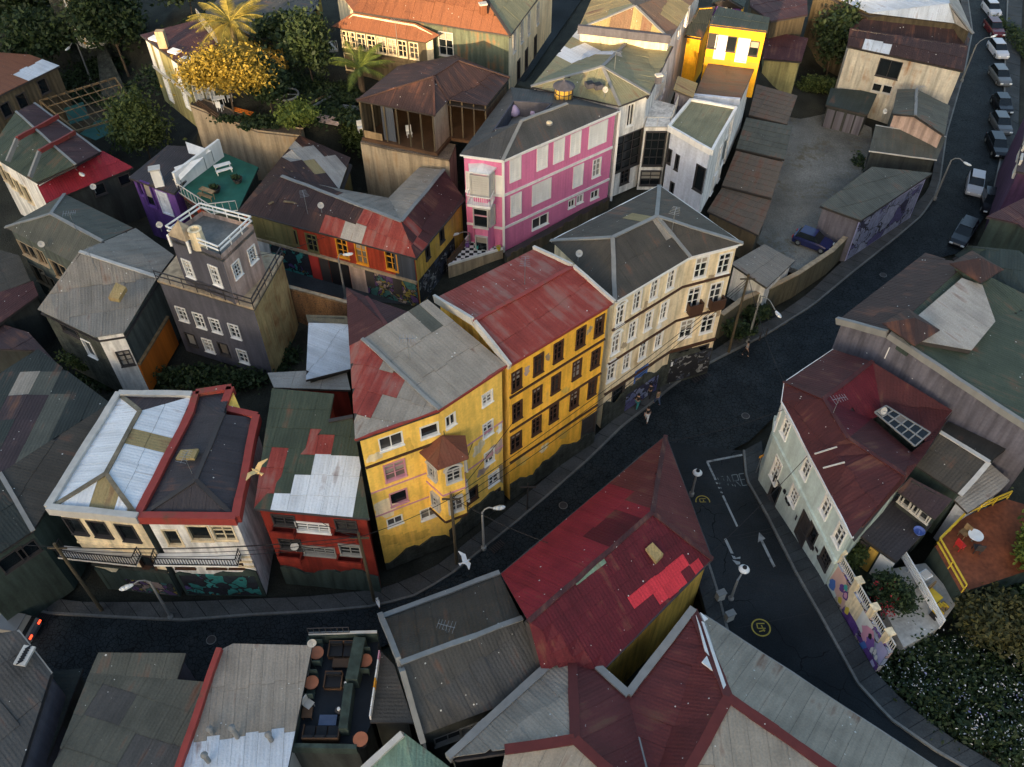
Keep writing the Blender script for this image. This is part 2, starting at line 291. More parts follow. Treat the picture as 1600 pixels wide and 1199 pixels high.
def newell(p):
    n = V(0, 0, 0)
    for i in range(len(p)):
        a, b = p[i-1], p[i]; n += V((a.y-b.y)*(a.z+b.z), (a.z-b.z)*(a.x+b.x), (a.x-b.x)*(a.y+b.y))
    return n.normalized()
def clip(poly, x0, x1, y0, y1):
    for ax, lim, sg in ((0, x0, 1), (0, x1, -1), (1, y0, 1), (1, y1, -1)):
        out = []
        for i in range(len(poly)):
            a, b = poly[i-1], poly[i]; da, db = sg*(a[ax]-lim), sg*(b[ax]-lim)
            if da >= 0: out.append(a)
            if (da >= 0) != (db >= 0):
                t = da/(da-db); out.append((a[0]+(b[0]-a[0])*t, a[1]+(b[1]-a[1])*t))
        poly = out
        if len(poly) < 3: return []
    return poly
def area2(p): return abs(sum(p[i-1][0]*p[i][1]-p[i][0]*p[i-1][1] for i in range(len(p))))/2
# ---------------------------------------------------------------- roofs made of single sheets
def fanrot(pts):                                       # start the fan where every triangle turns the same way
    n = newell(pts)
    for k in range(len(pts)):
        p = pts[k:]+pts[:k]
        if all((p[i]-p[0]).cross(p[i+1]-p[0]).dot(n) > -1e-6 for i in range(1, len(p)-1)): return p
    return pts
def sheets(th, roofo, pts, m, sw=1.0, sl=3.0, patch=(), dirv=None, lift=.022, name='roof_sheet', gap=.007, skip=()):
    n = newell(pts)
    if n.z < 0: n = -n; pts = pts[::-1]
    pts = fanrot(pts)
    d = V(0, 0, -1)-n*(-n.z)
    if dirv is not None: d = Vector(dirv); d = d-n*d.dot(n)
    elif d.length < .03: d = pts[1]-pts[0]; d = d-n*d.dot(n)
    d.normalize(); a = n.cross(d); o = pts[0]; org = root_loc(th)
    q = [((p-o).dot(a), (p-o).dot(d)) for p in pts]
    # long faces: cell grid
    x0 = min(p[0] for p in q); x1 = max(p[0] for p in q); y0 = min(p[1] for p in q); y1 = max(p[1] for p in q)
    nc = max(1, round((x1-x0)/sw)); cw = (x1-x0)/nc
    off = [(p-o).dot(n) for p in pts]
    def warp(p):                                       # height of a face whose corners are not exactly in one plane
        best = None
        for i in range(1, len(q)-1):
            (ax, ay), (bx, by), (cx, cy) = q[0], q[i], q[i+1]; D = (by-cy)*(ax-cx)+(cx-bx)*(ay-cy)
            if abs(D) < 1e-9: continue
            l0 = ((by-cy)*(p[0]-cx)+(cx-bx)*(p[1]-cy))/D; l1 = ((cy-ay)*(p[0]-cx)+(ax-cx)*(p[1]-cy))/D; l2 = 1-l0-l1
            if best is None or min(l0, l1, l2) > best[0]: best = (min(l0, l1, l2), l0*off[0]+l1*off[i]+l2*off[i+1])
        return best[1] if best else 0
    uo = R.uniform(0, 50); zoff = R.uniform(0, .012)
    nr = max(1, math.ceil((y1-y0)/sl)); rl = (y1-y0)/nr
    for ci in range(nc):
        js = R.uniform(-.06, .06)*rl
        for ri in range(nr):
            ya = y0+ri*rl+(js if ri else 0); yb = y0+(ri+1)*rl+(js if ri < nr-1 else 0)
            xa, xb = x0+ci*cw, x0+(ci+1)*cw
            c = clip(q, xa+gap, xb-gap, ya+gap, yb-gap)
            if not c or area2(c) < .08: continue
            ctr = (sum(p[0] for p in c)/len(c), sum(p[1] for p in c)/len(c)); cp = o+a*ctr[0]+d*ctr[1]
            mm = m; u, v = pix(cp)
            for poly, pm in patch:
                if inpoly(u, v, poly): mm = pm
            if mm is None: continue
            jt = R.uniform(0, .012); tx = R.uniform(-.004, .004)
            hh = lambda p: .015+zoff+jt+lift*(p[1]-ya)/max(.1, yb-ya)+tx*(p[0]-xa)
            top = [o+a*p[0]+d*p[1]+n*(hh(p)+warp(p)) for p in c]; bot = [t-n*(.02+.012) for t in top]
            mb = MB(); k = len(c); mb.v = [tuple(t) for t in top+bot]; mb.uv = [(p[0]+uo, p[1]+uo) for p in c]*2
            mb.f = [tuple(range(k))]+[(i, i+k, (i+1) % k+k, (i+1) % k) for i in range(k)]
            if area_sign(c) < 0: mb.f = [tuple(reversed(f)) for f in mb.f]
            link(name, mb.me(name, mm, org), roofo)
def area_sign(p): return sum(p[i-1][0]*p[i][1]-p[i][0]*p[i-1][1] for i in range(len(p)))
def slab(mb, pts, t=.14, top=-.04):
    n = newell(pts)
    if n.z < 0: n = -n; pts = pts[::-1]
    pts = fanrot(pts)
    cc = sum(pts, V(0, 0, 0))/len(pts); top -= max(abs((p-cc).dot(n)) for p in pts)*.75
    for i in range(1, len(pts)-1): tr = (pts[0], pts[i], pts[i+1]); mb.hexa([p+n*(top-t) for p in tr], [p+n*top for p in tr])
# ---------------------------------------------------------------- windows
WC = {}
def win_mesh(st, w, h, fm):
    k = (st, round(w, 2), round(h, 2), fm)
    if k in WC: return WC[k]
    f = MB(); p = MB(); b = lambda x, z, sx, sz, y0, y1: f.box((x, (y0+y1)/2, z), sx, y1-y0, sz)
    fw = .085 if st != 'p' else .05; W2, H2 = w/2, h/2
    if st in 'cgapdxb':
        pr = -.07 if st not in 'pb' else -.02
        for sg in (-1, 1):
            b(sg*(W2+.02-fw/2), 0, fw, h+.04, pr, .13); b(0, sg*(H2+.02-fw/2), w-2*fw+.04, fw, pr, .13)
        b(0, -H2-.03, w+.12, .06, -.13, .02)                                    # sill
    if st in 'ca':
        b(0, 0, .07, h-.15, .03, .11); b(0, h*.18, w-.15, .07, .03, .11)
        for sg in (-1, 1): b(sg*w*.25, -h*.14, w*.5-.1, .035, .05, .1)
    if st == 'g':
        for i in (1, 2): b(-W2+w*i/3, 0, .045, h-.15, .03, .11)
        for i in (1, 2, 3): b(0, -H2+h*i/4, w-.15, .045, .03, .11)
    if st == 'b':
        b(0, 0, .06, h, .03, .11)
    if st == 'a':
        for i in range(9):                                                     # arched head
            t0, t1 = pi*i/9, pi*(i+1)/9
            f.hexa([V(cos(t)*r, y, H2-.05+sin(t)*r*.8) for t, r, y in ((t0, W2-.02, -.09), (t1, W2-.02, -.09), (t1, W2+.16, -.09), (t0, W2+.16, -.09))],
                   [V(cos(t)*r, y, H2-.05+sin(t)*r*.8) for t, r, y in ((t0, W2-.02, .05), (t1, W2-.02, .05), (t1, W2+.16, .05), (t0, W2+.16, .05))])
    if st in 'sD':
        b(0, 0, w-.02, h-.02, .0 if st == 's' else .06, .14)
        for sg in (-1, 1): b(sg*(W2+.02), 0, .12, h+.16, -.07, .13); b(0, sg*(H2+.02), w-.08, .12, -.07, .13)
        if st == 's':
            b(0, 0, .05, h-.1, -.03, .02)
            nz = int(h/.22)
            for i in range(nz):
                for sg in (-1, 1): b(sg*w*.25, -H2+h*(i+.5)/nz, w*.5-.16, .05, -.025, .01)
        else:
            for i in (-.28, .12):
                for sg in (-1, 1): b(sg*w*.23, h*i, w*.34, h*.26, .03, .08)
    if st in 'cgapdxb': p.face([V(-W2, .125, -H2), V(W2, .125, -H2), V(W2, .125, H2), V(-W2, .125, H2)])
    if st == 'a': p.face([V(cos(pi*i/10)*W2, -.0, H2-.05+sin(pi*i/10)*W2*.8) for i in range(11)])
    WC[k] = (f.me('window', fm), p if p.f else None); return WC[k]
PMC = {}
def window(th, P, d, st, w, h, fm='white', gm='glass', name=None):
    f, p = win_mesh(st, w, h, fm); org = root_loc(th)
    o = link(name or {'s': 'shutter', 'D': 'door'}.get(st, 'window'), f, th, P-org, atan2(d.y, d.x))
    if p:
        k = (st, round(w, 2), round(h, 2), gm)
        if k not in PMC: PMC[k] = p.me('pane', gm)
        link('pane', PMC[k], o)
    return o
# ---------------------------------------------------------------- walls with real openings
def wall(th, A, B, tops, zb, m, wins=(), name='wall', fm='white', gm='glass'):
    """A,B plan ends (outside on the right going A->B); tops [(s,z)..]; wins (u,v,w,h,style[,frame[,glass]])"""
    A = V(A.x, A.y, 0); B = V(B.x, B.y, 0); d = (B-A); L = d.length; d.normalize(); n = V(d.y, -d.x, 0)
    zt = lambda s: float(np.interp(s, [t[0] for t in tops], [t[1] for t in tops]))
    zm = min(t[1] for t in tops); rc = []
    for wi in wins:
        u, v, w, h, st = wi[:5]; P = WP(u, v, A, n); s = (P-A).dot(d); f = wi[5] if len(wi) > 5 else fm; g = wi[6] if len(wi) > 6 else gm
        w = min(w, L-.1); s = min(max(s, w/2+.04), L-w/2-.04); z = max(P.z, zb+h/2+.02)
        P = A+d*s+ZV*z
        if z+h/2 < zm-.02: rc.append((s-w/2, s+w/2, z-h/2, z+h/2))
        else: P = P+n*.14
        window(th, P, d, st, w, h, f, g)
    xs = sorted({0., L, *[r[0] for r in rc], *[r[1] for r in rc], *[min(max(t[0], 0), L) for t in tops]}); zs = sorted({zb, zm, *[r[2] for r in rc], *[r[3] for r in rc]})
    mb = MB(); pt = lambda s, z, y=0.: A+d*s+ZV*z-n*y
    for x0, x1 in zip(xs, xs[1:]):
        if x1-x0 < 1e-4: continue
        run = None
        for z0, z1 in list(zip(zs, zs[1:]))+[(None, None)]:
            hole = z0 is None or any(r[0] < (x0+x1)/2 < r[1] and r[2] < (z0+z1)/2 < r[3] for r in rc)
            if not hole: run = (run[0], z1) if run else (z0, z1)
            if hole and run:
                q = [(x0, run[0]), (x1, run[0]), (x1, run[1]), (x0, run[1])]; mb.face([pt(*k) for k in q], q); run = None
        if zt(x0) > zm+.01 or zt(x1) > zm+.01:
            q = [(x0, zm), (x1, zm), (x1, zt(x1)), (x0, zt(x0))]; mb.face([pt(*k) for k in q], q)
    for x0, x1, z0, z1 in rc:
        for (a, b_) in (((x0, z0), (x1, z0)), ((x1, z0), (x1, z1)), ((x1, z1), (x0, z1)), ((x0, z1), (x0, z0))):
            mb.face([pt(*a), pt(*b_), pt(*b_, .2), pt(*a, .2)], [a, b_, b_, a])
    mb.build(name, m, th)
    return dict(A=A, d=d, n=n, L=L, zt=zt, zb=zb)
def band(th, w, z, h=.18, pr=.10, m='brown_trim', name='cornice', s0=0, s1=None):
    s1 = w['L'] if s1 is None else s1; a = w['A']+w['d']*s0+ZV*z; b = w['A']+w['d']*s1+ZV*z
    mb = MB(); n = w['n']; mb.hexa([a-n*.02-ZV*h/2, a+n*pr-ZV*h/2, a+n*pr+ZV*h/2, a-n*.02+ZV*h/2], [b-n*.02-ZV*h/2, b+n*pr-ZV*h/2, b+n*pr+ZV*h/2, b-n*.02+ZV*h/2])
    return mb.build(name, m, th)
# ---------------------------------------------------------------- buildings
def bld(name, label, P, loop, zb, roofs, walls=None, wm='dark_wall', inset=.22, cat='house', group=None, ridge=(), ridge_m='grey_trim', parapet=(), par_m='offwhite', par_h=.45, par_w=.35, gutter=(), gut_m='grey_trim', base='dark_trim', flat=False, rw=.3):
    walls = walls or {}; Pw = {}
    for k, p in P.items():
        if isinstance(p[2], str):
            A, B = Pw[p[2][0]], Pw[p[2][1]]; d = (B-A); n = V(d.y, -d.x, 0).normalized(); Pw[k] = WP(p[0], p[1], A, n)
        else: Pw[k] = W(*p)
    lp = list(loop); pts = [Pw[k] for k in lp]
    if area_sign([(p.x, p.y) for p in pts]) < 0: lp = lp[::-1]; pts = pts[::-1]
    ctr = sum(pts, V(0, 0, 0))/len(pts); th = thing(name, label, cat, (ctr.x, ctr.y, zb), group)
    th['zb'] = zb
    # footprint set back under the eaves
    n_ = len(pts); ln = []
    for i in range(n_):
        a, b = pts[i], pts[(i+1) % n_]; d = V(b.x-a.x, b.y-a.y, 0).normalized(); nn = V(d.y, -d.x, 0); ln.append((V(a.x, a.y, 0)-nn*inset, d, nn))
    cor = []
    for i in range(n_):
        (o1, d1, _), (o2, d2, _) = ln[i-1], ln[i]; cr = d1.x*d2.y-d1.y*d2.x
        if abs(cr) < .08: cor.append(o2)
        else:
            t = ((o2.x-o1.x)*d2.y-(o2.y-o1.y)*d2.x)/cr; cor.append(o1+d1*t)
    info = {'th': th, 'P': Pw, 'ctr': ctr}
    for i in range(n_):
        a, b = lp[i], lp[(i+1) % n_]; A, B = cor[i], cor[(i+1) % n_]
        k = a+b if a+b in walls else (b+a if b+a in walls else None); o = walls.get(k, {}) if k else {}
        if o is None: continue
        L = (B-A).length; dd = (B-A).normalized()
        tops = [(0, pts[i].z-.02)]
        if 'g' in o: s = (V(Pw[o['g']].x, Pw[o['g']].y, 0)-A).dot(dd); tops.append((s, Pw[o['g']].z-.05))
        tops.append((L, pts[(i+1) % n_].z-.02))
        if o.get('top'): tops = [(0, o['top']), (L, o['top'])]
        w = wall(th, A, B, tops, o.get('zb', zb), o.get('m', wm), o.get('w', ()), fm=o.get('fm', 'white'), gm=o.get('gm', 'glass'))
        for bz in o.get('b', ()): band(th, w, *bz)
        info[a+b] = w; info[b+a] = w
    mb = MB()
    for f in roofs: slab(mb, [Pw[k] for k in f[0]])
    ro = mb.build('roof', base, th); info['roof'] = ro
    for f in roofs:
        if f[1]: sheets(th, ro, [Pw[k] for k in f[0]], f[1], **(f[2] if len(f) > 2 else {}))
    for r in ridge:
        m2 = MB(); m2.wobbly(Pw[r[0]], Pw[r[1]], rw, .09, off=.07); m2.build('ridge_cap', ridge_m, ro)
    for g in gutter:
        m2 = MB(); m2.wobbly(Pw[g[0]], Pw[g[1]], .15, .12, off=-.02); m2.build('gutter', gut_m, ro)
    for r in parapet:
        m2 = MB(); m2.wobbly(Pw[r[0]]-ZV*.3, Pw[r[1]]-ZV*.3, par_w, par_h+.3, off=(par_h+.3)/2); m2.build('parapet', par_m, ro)
    return info
def flatbox(name, label, P, zb, m_roof, m_wall, **k):
    """P: list of (u,v,z) corners of a single roof plane"""
    keys = 'abcdefgh'[:len(P)]
    return bld(name, label, dict(zip(keys, P)), keys, zb, [(keys, m_roof, k.pop('ro', {}))], wm=m_wall, **k)
def railing(mb, pts, h=1.0, step=.25, r=.03, rails=(0, 1.)):
    for a, b in zip(pts, pts[1:]):
        a, b = Vector(a), Vector(b); L = (b-a).length; k = max(1, int(L/step))
        for i in range(k+1): p = a.lerp(b, i/k); mb.beam(p, p+ZV*h, r, r)
        for t in rails: mb.beam(a+ZV*(h*t+.02), b+ZV*(h*t+.02), r*1.6, r*1.6)
    return mb
def balcony(th, w, u0, v0, u1, v1, depth=.7, h=.9, m_slab='offwhite', m_rail='black', solid=False):
    A, n, d = w['A'], w['n'], w['d']; p = WP(u0, v0, A, n); q = WP(u1, v1, A, n); z = (p.z+q.z)/2; p.z = q.z = z
    b = MB(); b.hexa([p-ZV*.18, p+n*depth-ZV*.18, q+n*depth-ZV*.18, q-ZV*.18], [p, p+n*depth, q+n*depth, q]); bo = b.build('balcony', m_slab, th)
    r = MB(); pts = [p+n*.03, p+n*(depth-.04), q+n*(depth-.04), q+n*.03]
    if solid:
        for a_, b_ in zip(pts, pts[1:]): r.beam(a_+ZV*h/2, b_+ZV*h/2, .1, h)
    else: railing(r, pts, h, .18, .035)
    r.build('railing', m_rail, bo); return bo
# ================================================================ the yellow tenement row
RED = 'tin_red'
I = bld('tenement', 'bright yellow tenement with brown window frames and a faded red tin roof', dict(a=(680,467,15), b=(835,390,15), c=(958,473,15), d=(795,571,15), r=(740,503,'ad'), s=(895,418,'bc')), 'abcd', 0,
  [('absr', RED, dict(sl=2.2)), ('rscd', RED, dict(sl=2.4))],
  {'cd': dict(m='yellow_deep', fm='brown_trim', w=[(936,509,.85,1.8,'c'),(907,527,.85,1.8,'c'),(872,549,.85,1.8,'c'),(841,569,.85,1.8,'c'),(807,594,.85,1.8,'c'),
     (930,560,.85,1.8,'c'),(901,577,.85,1.8,'c'),(868,599,.85,1.8,'c'),(839,619,.85,1.8,'c'),(808,642,.85,1.8,'c'),
     (925,606,.85,1.8,'c'),(897,624,.85,1.8,'c'),(865,645,.85,1.8,'c'),(838,665,.85,1.8,'c'),(806,690,1.,1.8,'c'),(921,666,1.4,2.6,'D','dark_trim')],
     b=[(11.6,.16,.10,'brown_trim'),(8.1,.16,.1,'brown_trim'),(4.6,.16,.1,'brown_trim'),(14.7,.2,.14,'red_trim')]), 'da': dict(m='yellow_pale', g='r'), 'bc': dict(m='white_wall', g='s')}, 'beige_wall', cat='building',
  ridge=('rs',), ridge_m='red_trim', parapet=('ar','rd','bs','sc'), par_h=.28, par_w=.2, gutter=('dc',), gut_m='red_trim')
def footing(I, key, m, zs, proud=.09, name='stone_base', z0=0):
    """uneven strip of bare stone along the foot of a wall"""
    w = I[key]; L = w['L']; mb = MB(); k = max(3, int(L/.3)); ph = R.uniform(0, 9); hs = [zs+.35*sin(ph+i*.33)+.22*sin(ph*2+i*.9)+R.uniform(-.16, .16) for i in range(k)]
    for i in range(k-1):
        a = w['A']+w['d']*(L*i/(k-1)); b = w['A']+w['d']*(L*(i+1)/(k-1)); n = w['n']*(proud+R.uniform(0, .03))
        mb.hexa([a+ZV*z0, a+n+ZV*z0, b+n+ZV*z0, b+ZV*z0], [a+ZV*max(.3, hs[i]), a+n+ZV*max(.3, hs[i]), b+n+ZV*max(.3, hs[i+1]), b+ZV*max(.3, hs[i+1])])
    mb.build(name, m, I['th'])
footing(I, 'cd', 'stone_dark', 1.9)
Y2 = I
I = bld('tenement', 'pale yellow corner tenement with a projecting bay and patched grey roof', dict(a=(566,531,15.9), b=(668,468,15.9), c=(792,571,15), d=(686,641,15), e=(546,541,15.4), f=(555,687,15)), 'eabcdf', 0,
  [('abcd', 'tin_grey', dict(sw=.9, sl=2.6, patch=[(((655,500),(690,480),(705,500),(672,520)), 'tin_mossgrey')])), ('eadf', 'tin_grey', dict(sw=.9, sl=2.2, patch=[(((540,530),(581,546),(632,604),(550,655)), RED), (((645,655),(690,636),(690,648),(650,662)), RED)]))],
  {'cd': dict(m='yellow', w=[(761,622,.9,1.1,'c','white'),(704,657,.8,1.1,'b','white'),(762,670,.9,1.4,'c'),(764,714,.9,1.4,'c'),(771,747,1.,1.4,'c'),(736,774,1.2,1.5,'d','brown_trim','glass_dark'),(772,782,1.2,2.2,'d','dark_trim','glass_dark')],
      b=[(14.75,.25,.14,'red_trim'),(9.6,.12,.05,'pink_trim'),(7.0,.12,.05,'pink_trim')]),
   'df': dict(m='yellow', w=[(678,670,1.2,1.1,'d','white','glass_dark'),(611,690,1.5,1.2,'b','white'),(617,735,1.4,1.7,'c','pink_trim'),(623,777,1.2,1.4,'d','pink_trim','glass_dark'),(617,814,1.1,.9,'b'),(671,801,1.3,1.2,'b')],
      b=[(11.9,.14,.12,'brown_trim'),(9.2,.12,.05,'pink_trim'),(6.6,.12,.05,'pink_trim')])}, 'yellow_pale', cat='building', gutter=('cd','df'), gut_m='red_trim')
footing(I, 'cd', 'stone_dark', 2.2); footing(I, 'df', 'stone_dark', 1.3)
MB().wobbly(I['P']['a']+ZV*.1, I['P']['d']+ZV*.1, .22, .12).build('valley_gutter', 'grey_trim', I['th'])
# projecting bay with tin hat
def bay(I, key, uL, vL, uR, vR, ztop, zbot, depth, m, roofm, wins, hat=.9, overh=.25):
    w = I[key]; A, n, d = w['A'], w['n'], w['d']; p = WP(uL, vL, A, n); q = WP(uR, vR, A, n); p.z = q.z = 0; L = (q-p).length
    if (q-p).dot(d) < 0: p, q = q, p
    e = [p-n*.05, p+d*L*.2+n*depth, q-d*L*.2+n*depth, q-n*.05]
    b = MB()
    bm = MB(); bm.hexa([x+ZV*zbot for x in e], [x+ZV*ztop for x in e]); bo = bm.build('bay', m, I['th'])
    for i, (z, hh, mm) in enumerate(((zbot+.06, .2, 'brown_trim'), ((zbot+ztop)/2, .12, 'pink_trim'))):
        t = MB()
        for a_, b_ in zip(e, e[1:]): t.beam(a_+ZV*z, b_+ZV*z, .14, hh)
        t.build('band', mm, bo)
    c = (p+q)/2+ZV*(ztop+hat)
    eo = [p-d*overh, p+d*(L*.2-overh)+n*(depth+overh), q+d*(overh-L*.2)+n*(depth+overh), q+d*overh]
    h = MB()
    for a_, b_ in zip(eo, eo[1:]): h.hexa([a_+ZV*(ztop-.02), b_+ZV*(ztop-.02), c-ZV*.1], [a_+ZV*(ztop+.06), b_+ZV*(ztop+.06), c])
    ho = h.build('bay_roof', roofm, I['th'])
    for a_, b_ in zip(eo, eo[1:]): sheets(I['th'], ho, [a_+ZV*(ztop+.07), b_+ZV*(ztop+.07), c+ZV*.02], roofm, sw=.5, sl=4)
    for (si, t, z, ww, hh, st) in wins:
        a_, b_ = e[si], e[si+1]; dd = (b_-a_).normalized(); nn = V(dd.y, -dd.x, 0)
        window(I['th'], a_.lerp(b_, t)+ZV*z+nn*.13, dd, st, ww, hh, 'offwhite', 'glass')
    return e
bay(I, 'df', 666, 745, 724, 725, 11.4, 5.2, 1.5, 'yellow', 'tin_bay', [(0,.55,10.2,.75,1.3,'a'),(1,.5,10.2,1.,1.3,'a'),(2,.4,10.2,.7,1.3,'a'),(0,.55,7.0,.75,1.5,'c'),(1,.5,7.0,1.,1.5,'c'),(2,.4,7.,.7,1.5,'c')])
Y1 = I
# ================================================================ cream corner building
I = bld('corner_building', 'cream three-row corner building with white windows and dark hipped roof', dict(a=(861,377,14), b=(1030,291,14), c=(1160,381,14), d=(1078,402,14), e=(961,472,14), r=(957,372,15.9), s=(1026,339,15.9)), 'abcde', 0,
  [('arsb', 'tin_dark', dict(patch=[(((990,345),(1010,332),(1016,340),(1000,348)),'tin_tan')])), ('reds', 'tin_dark', dict(patch=[(((1018,350),(1032,345),(1045,360),(1032,368)), 'tin_grey')])), ('sdc', 'tin_dark'), ('scb', 'tin_dark'), ('aer', 'tin_dark')],
  {'de': dict(m='cream', w=[(969,492,.9,2.,'a'),(995,470,.85,1.9,'c'),(1022,452,.85,1.9,'c'),(1048,437,.85,1.9,'c'),(962,537,.9,2.,'a'),(988,516,.85,1.9,'c'),(1013,501,.85,1.9,'c'),(1037,486,.85,1.9,'c'),
       (954,582,.9,1.9,'a'),(979,565,.85,1.9,'c'),(1004,547,.85,1.9,'c'),(1029,530,.85,1.9,'c'),(1000,590,1.3,2.2,'D','graffiti_blue'),(965,618,1.4,2.,'d','dark_trim','glass_dark')], b=[(11.0,.16,.12),(7.5,.16,.12),(4.1,.2,.12),(13.8,.3,.16,'white')]),
   'cd': dict(m='cream', w=[(1095,418,1.1,2.,'c'),(1131,412,1.1,2.,'c'),(1083,466,1.1,2.3,'c'),(1117,459,1.1,2.3,'c'),(1072,514,1.2,2.,'c'),(1105,506,1.2,2.,'c'),(1065,560,1.5,2.,'d','dark_trim','glass_dark'),(1092,555,1.5,2.2,'d','dark_trim','glass_dark')], b=[(11.0,.16,.12),(7.5,.16,.12),(4.1,.25,.15),(13.8,.3,.16,'white')])},
  'cream', cat='building', ridge=('rs','ra','re','sd','sc','sb'), ridge_m='grey_trim', gutter=('ed','dc','cb','ab'), gut_m='white')
footing(I, 'cd', 'stone_dark', 3.4); footing(I, 'de', 'stone_dark', 2.9)
balcony(I['th'], I['cd'], 1072, 484, 1092, 480, .6, .8, 'brown_trim', 'brown_trim', True); balcony(I['th'], I['cd'], 1106, 477, 1126, 473, .6, .8, 'brown_trim', 'brown_trim', True)
CR = I
# ================================================================ pink house
I = bld('pink_house', 'pink corrugated house with white shutters and a sunken roof terrace', dict(a=(719,242,14.6), b=(786,251,14.6), c=(969,173,14.6), d=(868,146,14.6), e=(798,137,14.6), r=(815,190,16.2), s=(886,163,16.2), t=(772,205,15.4), k=(802,160,15.4), m=(862,164,15.6), n=(838,188,15.9)), 'abcde', 5,
  [('bcsr', 'tin_slate'), ('abr', 'tin_slate'), ('atr', 'tin_slate'), ('aekt', 'tin_slate'), ('edmk', 'tin_slate'), ('sdc', 'tin_slate'), ('rtn', 'tin_slate'), ('rnms', 'tin_slate'), ('sdm', 'tin_slate')],
  {'bc': dict(m='pink', w=[(934,210,2.,2.1,'s'),(899,225,1.05,2.1,'s'),(873,236,1.05,2.1,'s'),(847,247,1.05,2.1,'s'),(805,265,1.05,2.1,'s'),(932,262,1.,1.9,'c'),(903,275,1.05,2.1,'s'),(846,300,2.,2.,'s'),(806,320,1.05,2.1,'s'),
        (929,304,1.,.9,'b'),(906,311,.8,.9,'b'),(893,318,.8,.9,'b'),(844,346,1.9,1.2,'b')], b=[(14.45,.3,.15,'white'),(11.0,.22,.1,'white'),(7.6,.22,.1,'white')]),
   'ab': dict(m='pink', w=[(781,290,.5,1.8,'s'),(733,285,.4,2.,'s')], b=[(14.45,.3,.15,'white'),(11.0,.22,.1,'white'),(7.6,.22,.1,'white')])}, 'pink', ridge=('rs','rb'), ridge_m='grey_trim', gutter=('ab','bc'), gut_m='white')
e = bay(I, 'ab', 738, 300, 772, 304, 13.6, 5.0, .9, 'pink', 'white', [(1,.5,12.3,1.5,2.0,'s'),(0,.5,12.3,.6,2.,'s'),(2,.5,12.3,.6,2.,'s'),(1,.5,9.1,1.3,2.,'d'),(2,.5,9.1,.6,1.9,'s'),(1,.5,6.1,1.1,2.1,'d')], hat=.3)
balcony(I['th'], I['ab'], 737, 305, 773, 309, 1.5, .9, 'white', 'white')
P_ = I['P']; f = MB(); f.hexa([p-ZV*1.5 for p in (P_['t'],P_['k'],P_['m'],P_['n'])], [p-ZV*1.3 for p in (P_['t'],P_['k'],P_['m'],P_['n'])]); f.build('terrace_floor', 'grey_trim', I['th'])
f = MB()
for a_, b_ in ('tk','km','mn','nt'): f.beam(P_[a_]-ZV*.6, P_[b_]-ZV*.6, .12, 1.5)
f.build('terrace_wall', 'slate_wall', I['th'])
for a_ in 'bc':
    x = P_[a_]; f = MB(); f.beam(V(x.x, x.y+.2, 5), V(x.x, x.y+.2, 14.4), .22, .22); f.build('corner_board', 'white', I['th'])
PK = I
# ================================================================ white house with the olive tin roof
I = bld('white_house', 'white house with mossy olive tin roof behind the pink house', dict(a=(830,136,14.8), b=(903,47,14.8), c=(1051,73,14.8), d=(1015,148,14.8), e=(968,166,14.8), r=(941,105,16.4), s=(985,62,'bc')), 'abcde', 5,
  [('arsb', 'tin_olive', dict(patch=[(((880,60),(922,62),(915,72),(875,70)),'tin_silver'),(((868,82),(928,80),(920,94),(860,96)),'tin_silver'),(((938,80),(950,65),(963,68),(952,90),(935,88)),'tin_silver')])), ('srdc', 'tin_olive', dict(patch=[(((965,70),(985,72),(970,95),(950,90)),'tin_lightgrey'),(((945,95),(960,92),(955,110),(942,108)),'tin_rust')])), ('rde', 'tin_olive'), ('rea', 'tin_olive')],
  {'de': dict(m='white_wall', w=[(985,180,.8,2.2,'b','white','glass_dark'),(984,235,3.4,3.8,'g','dark_trim','glass_dark'),(976,276,1.1,1.6,'c','dark_trim','glass_dark')]), 'cd': dict(m='white_wall', w=[(1025,160,.9,1.8,'c'),(1034,140,.9,1.8,'c'),(1042,120,.9,1.8,'c')]), 'bc': dict(m='white_wall', g='s')}, 'white_wall', ridge=('rs','re','rd','ra'), ridge_m='grey_trim', gutter=('cd','de','ea'), gut_m='dark_trim')
WHH = I
I = bld('annex', 'pale lilac modern annex with flat olive roof and a glazed link', dict(a=(1045,200,12.4), b=(1079,158,12.4), c=(1150,171,12.4), d=(1112,238,12.4)), 'abcd', 5, [('abcd', 'tin_olive', dict(sl=2.5))],
  {'ad': dict(m='lilac_white', w=[(1045,244,.45,1.5,'d','dark_trim','glass_dark'),(1058,254,.45,1.6,'d','dark_trim','glass_dark'),(1094,280,1.1,2.6,'d','dark_trim','glass_dark'),(1050,294,.5,1.3,'d','dark_trim','glass_dark')]),
   'dc': dict(m='white_wall', w=[(1122,250,.9,3.,'c','white'),(1135,228,.9,3.,'c','white'),(1147,208,.9,3.,'c','white'),(1112,295,.9,2.2,'c','white'),(1125,272,.9,2.2,'c','white')])}, 'white_wall', cat='house', parapet=('ab','bc','cd','da'), par_h=.25, par_w=.25, par_m='white')
t = [W(1007,199,11.8), W(1046,199,11.8), W(1058,165,11.8), W(1020,155,11.8)]
f = MB(); f.hexa([V(p.x,p.y,5) for p in t], t); lo = f.build('glazed_link', 'white_wall', I['th'])
d_ = (t[1]-t[0]).normalized()
window(I['th'], t[0].lerp(t[1],.5)-ZV*2.2+V(d_.y,-d_.x,0)*.14, d_, 'g', 1.9, 3.6, 'dark_trim', 'glass_dark'); window(I['th'], t[0].lerp(t[1],.5)-ZV*5.4+V(d_.y,-d_.x,0)*.14, d_, 'c', 1.9, 1.6, 'dark_trim', 'glass_dark')
f = MB(); railing(f, [p for p in (t[0],t[1],t[2])], 1.0, .8, .05); f.build('railing', 'offwhite', lo)
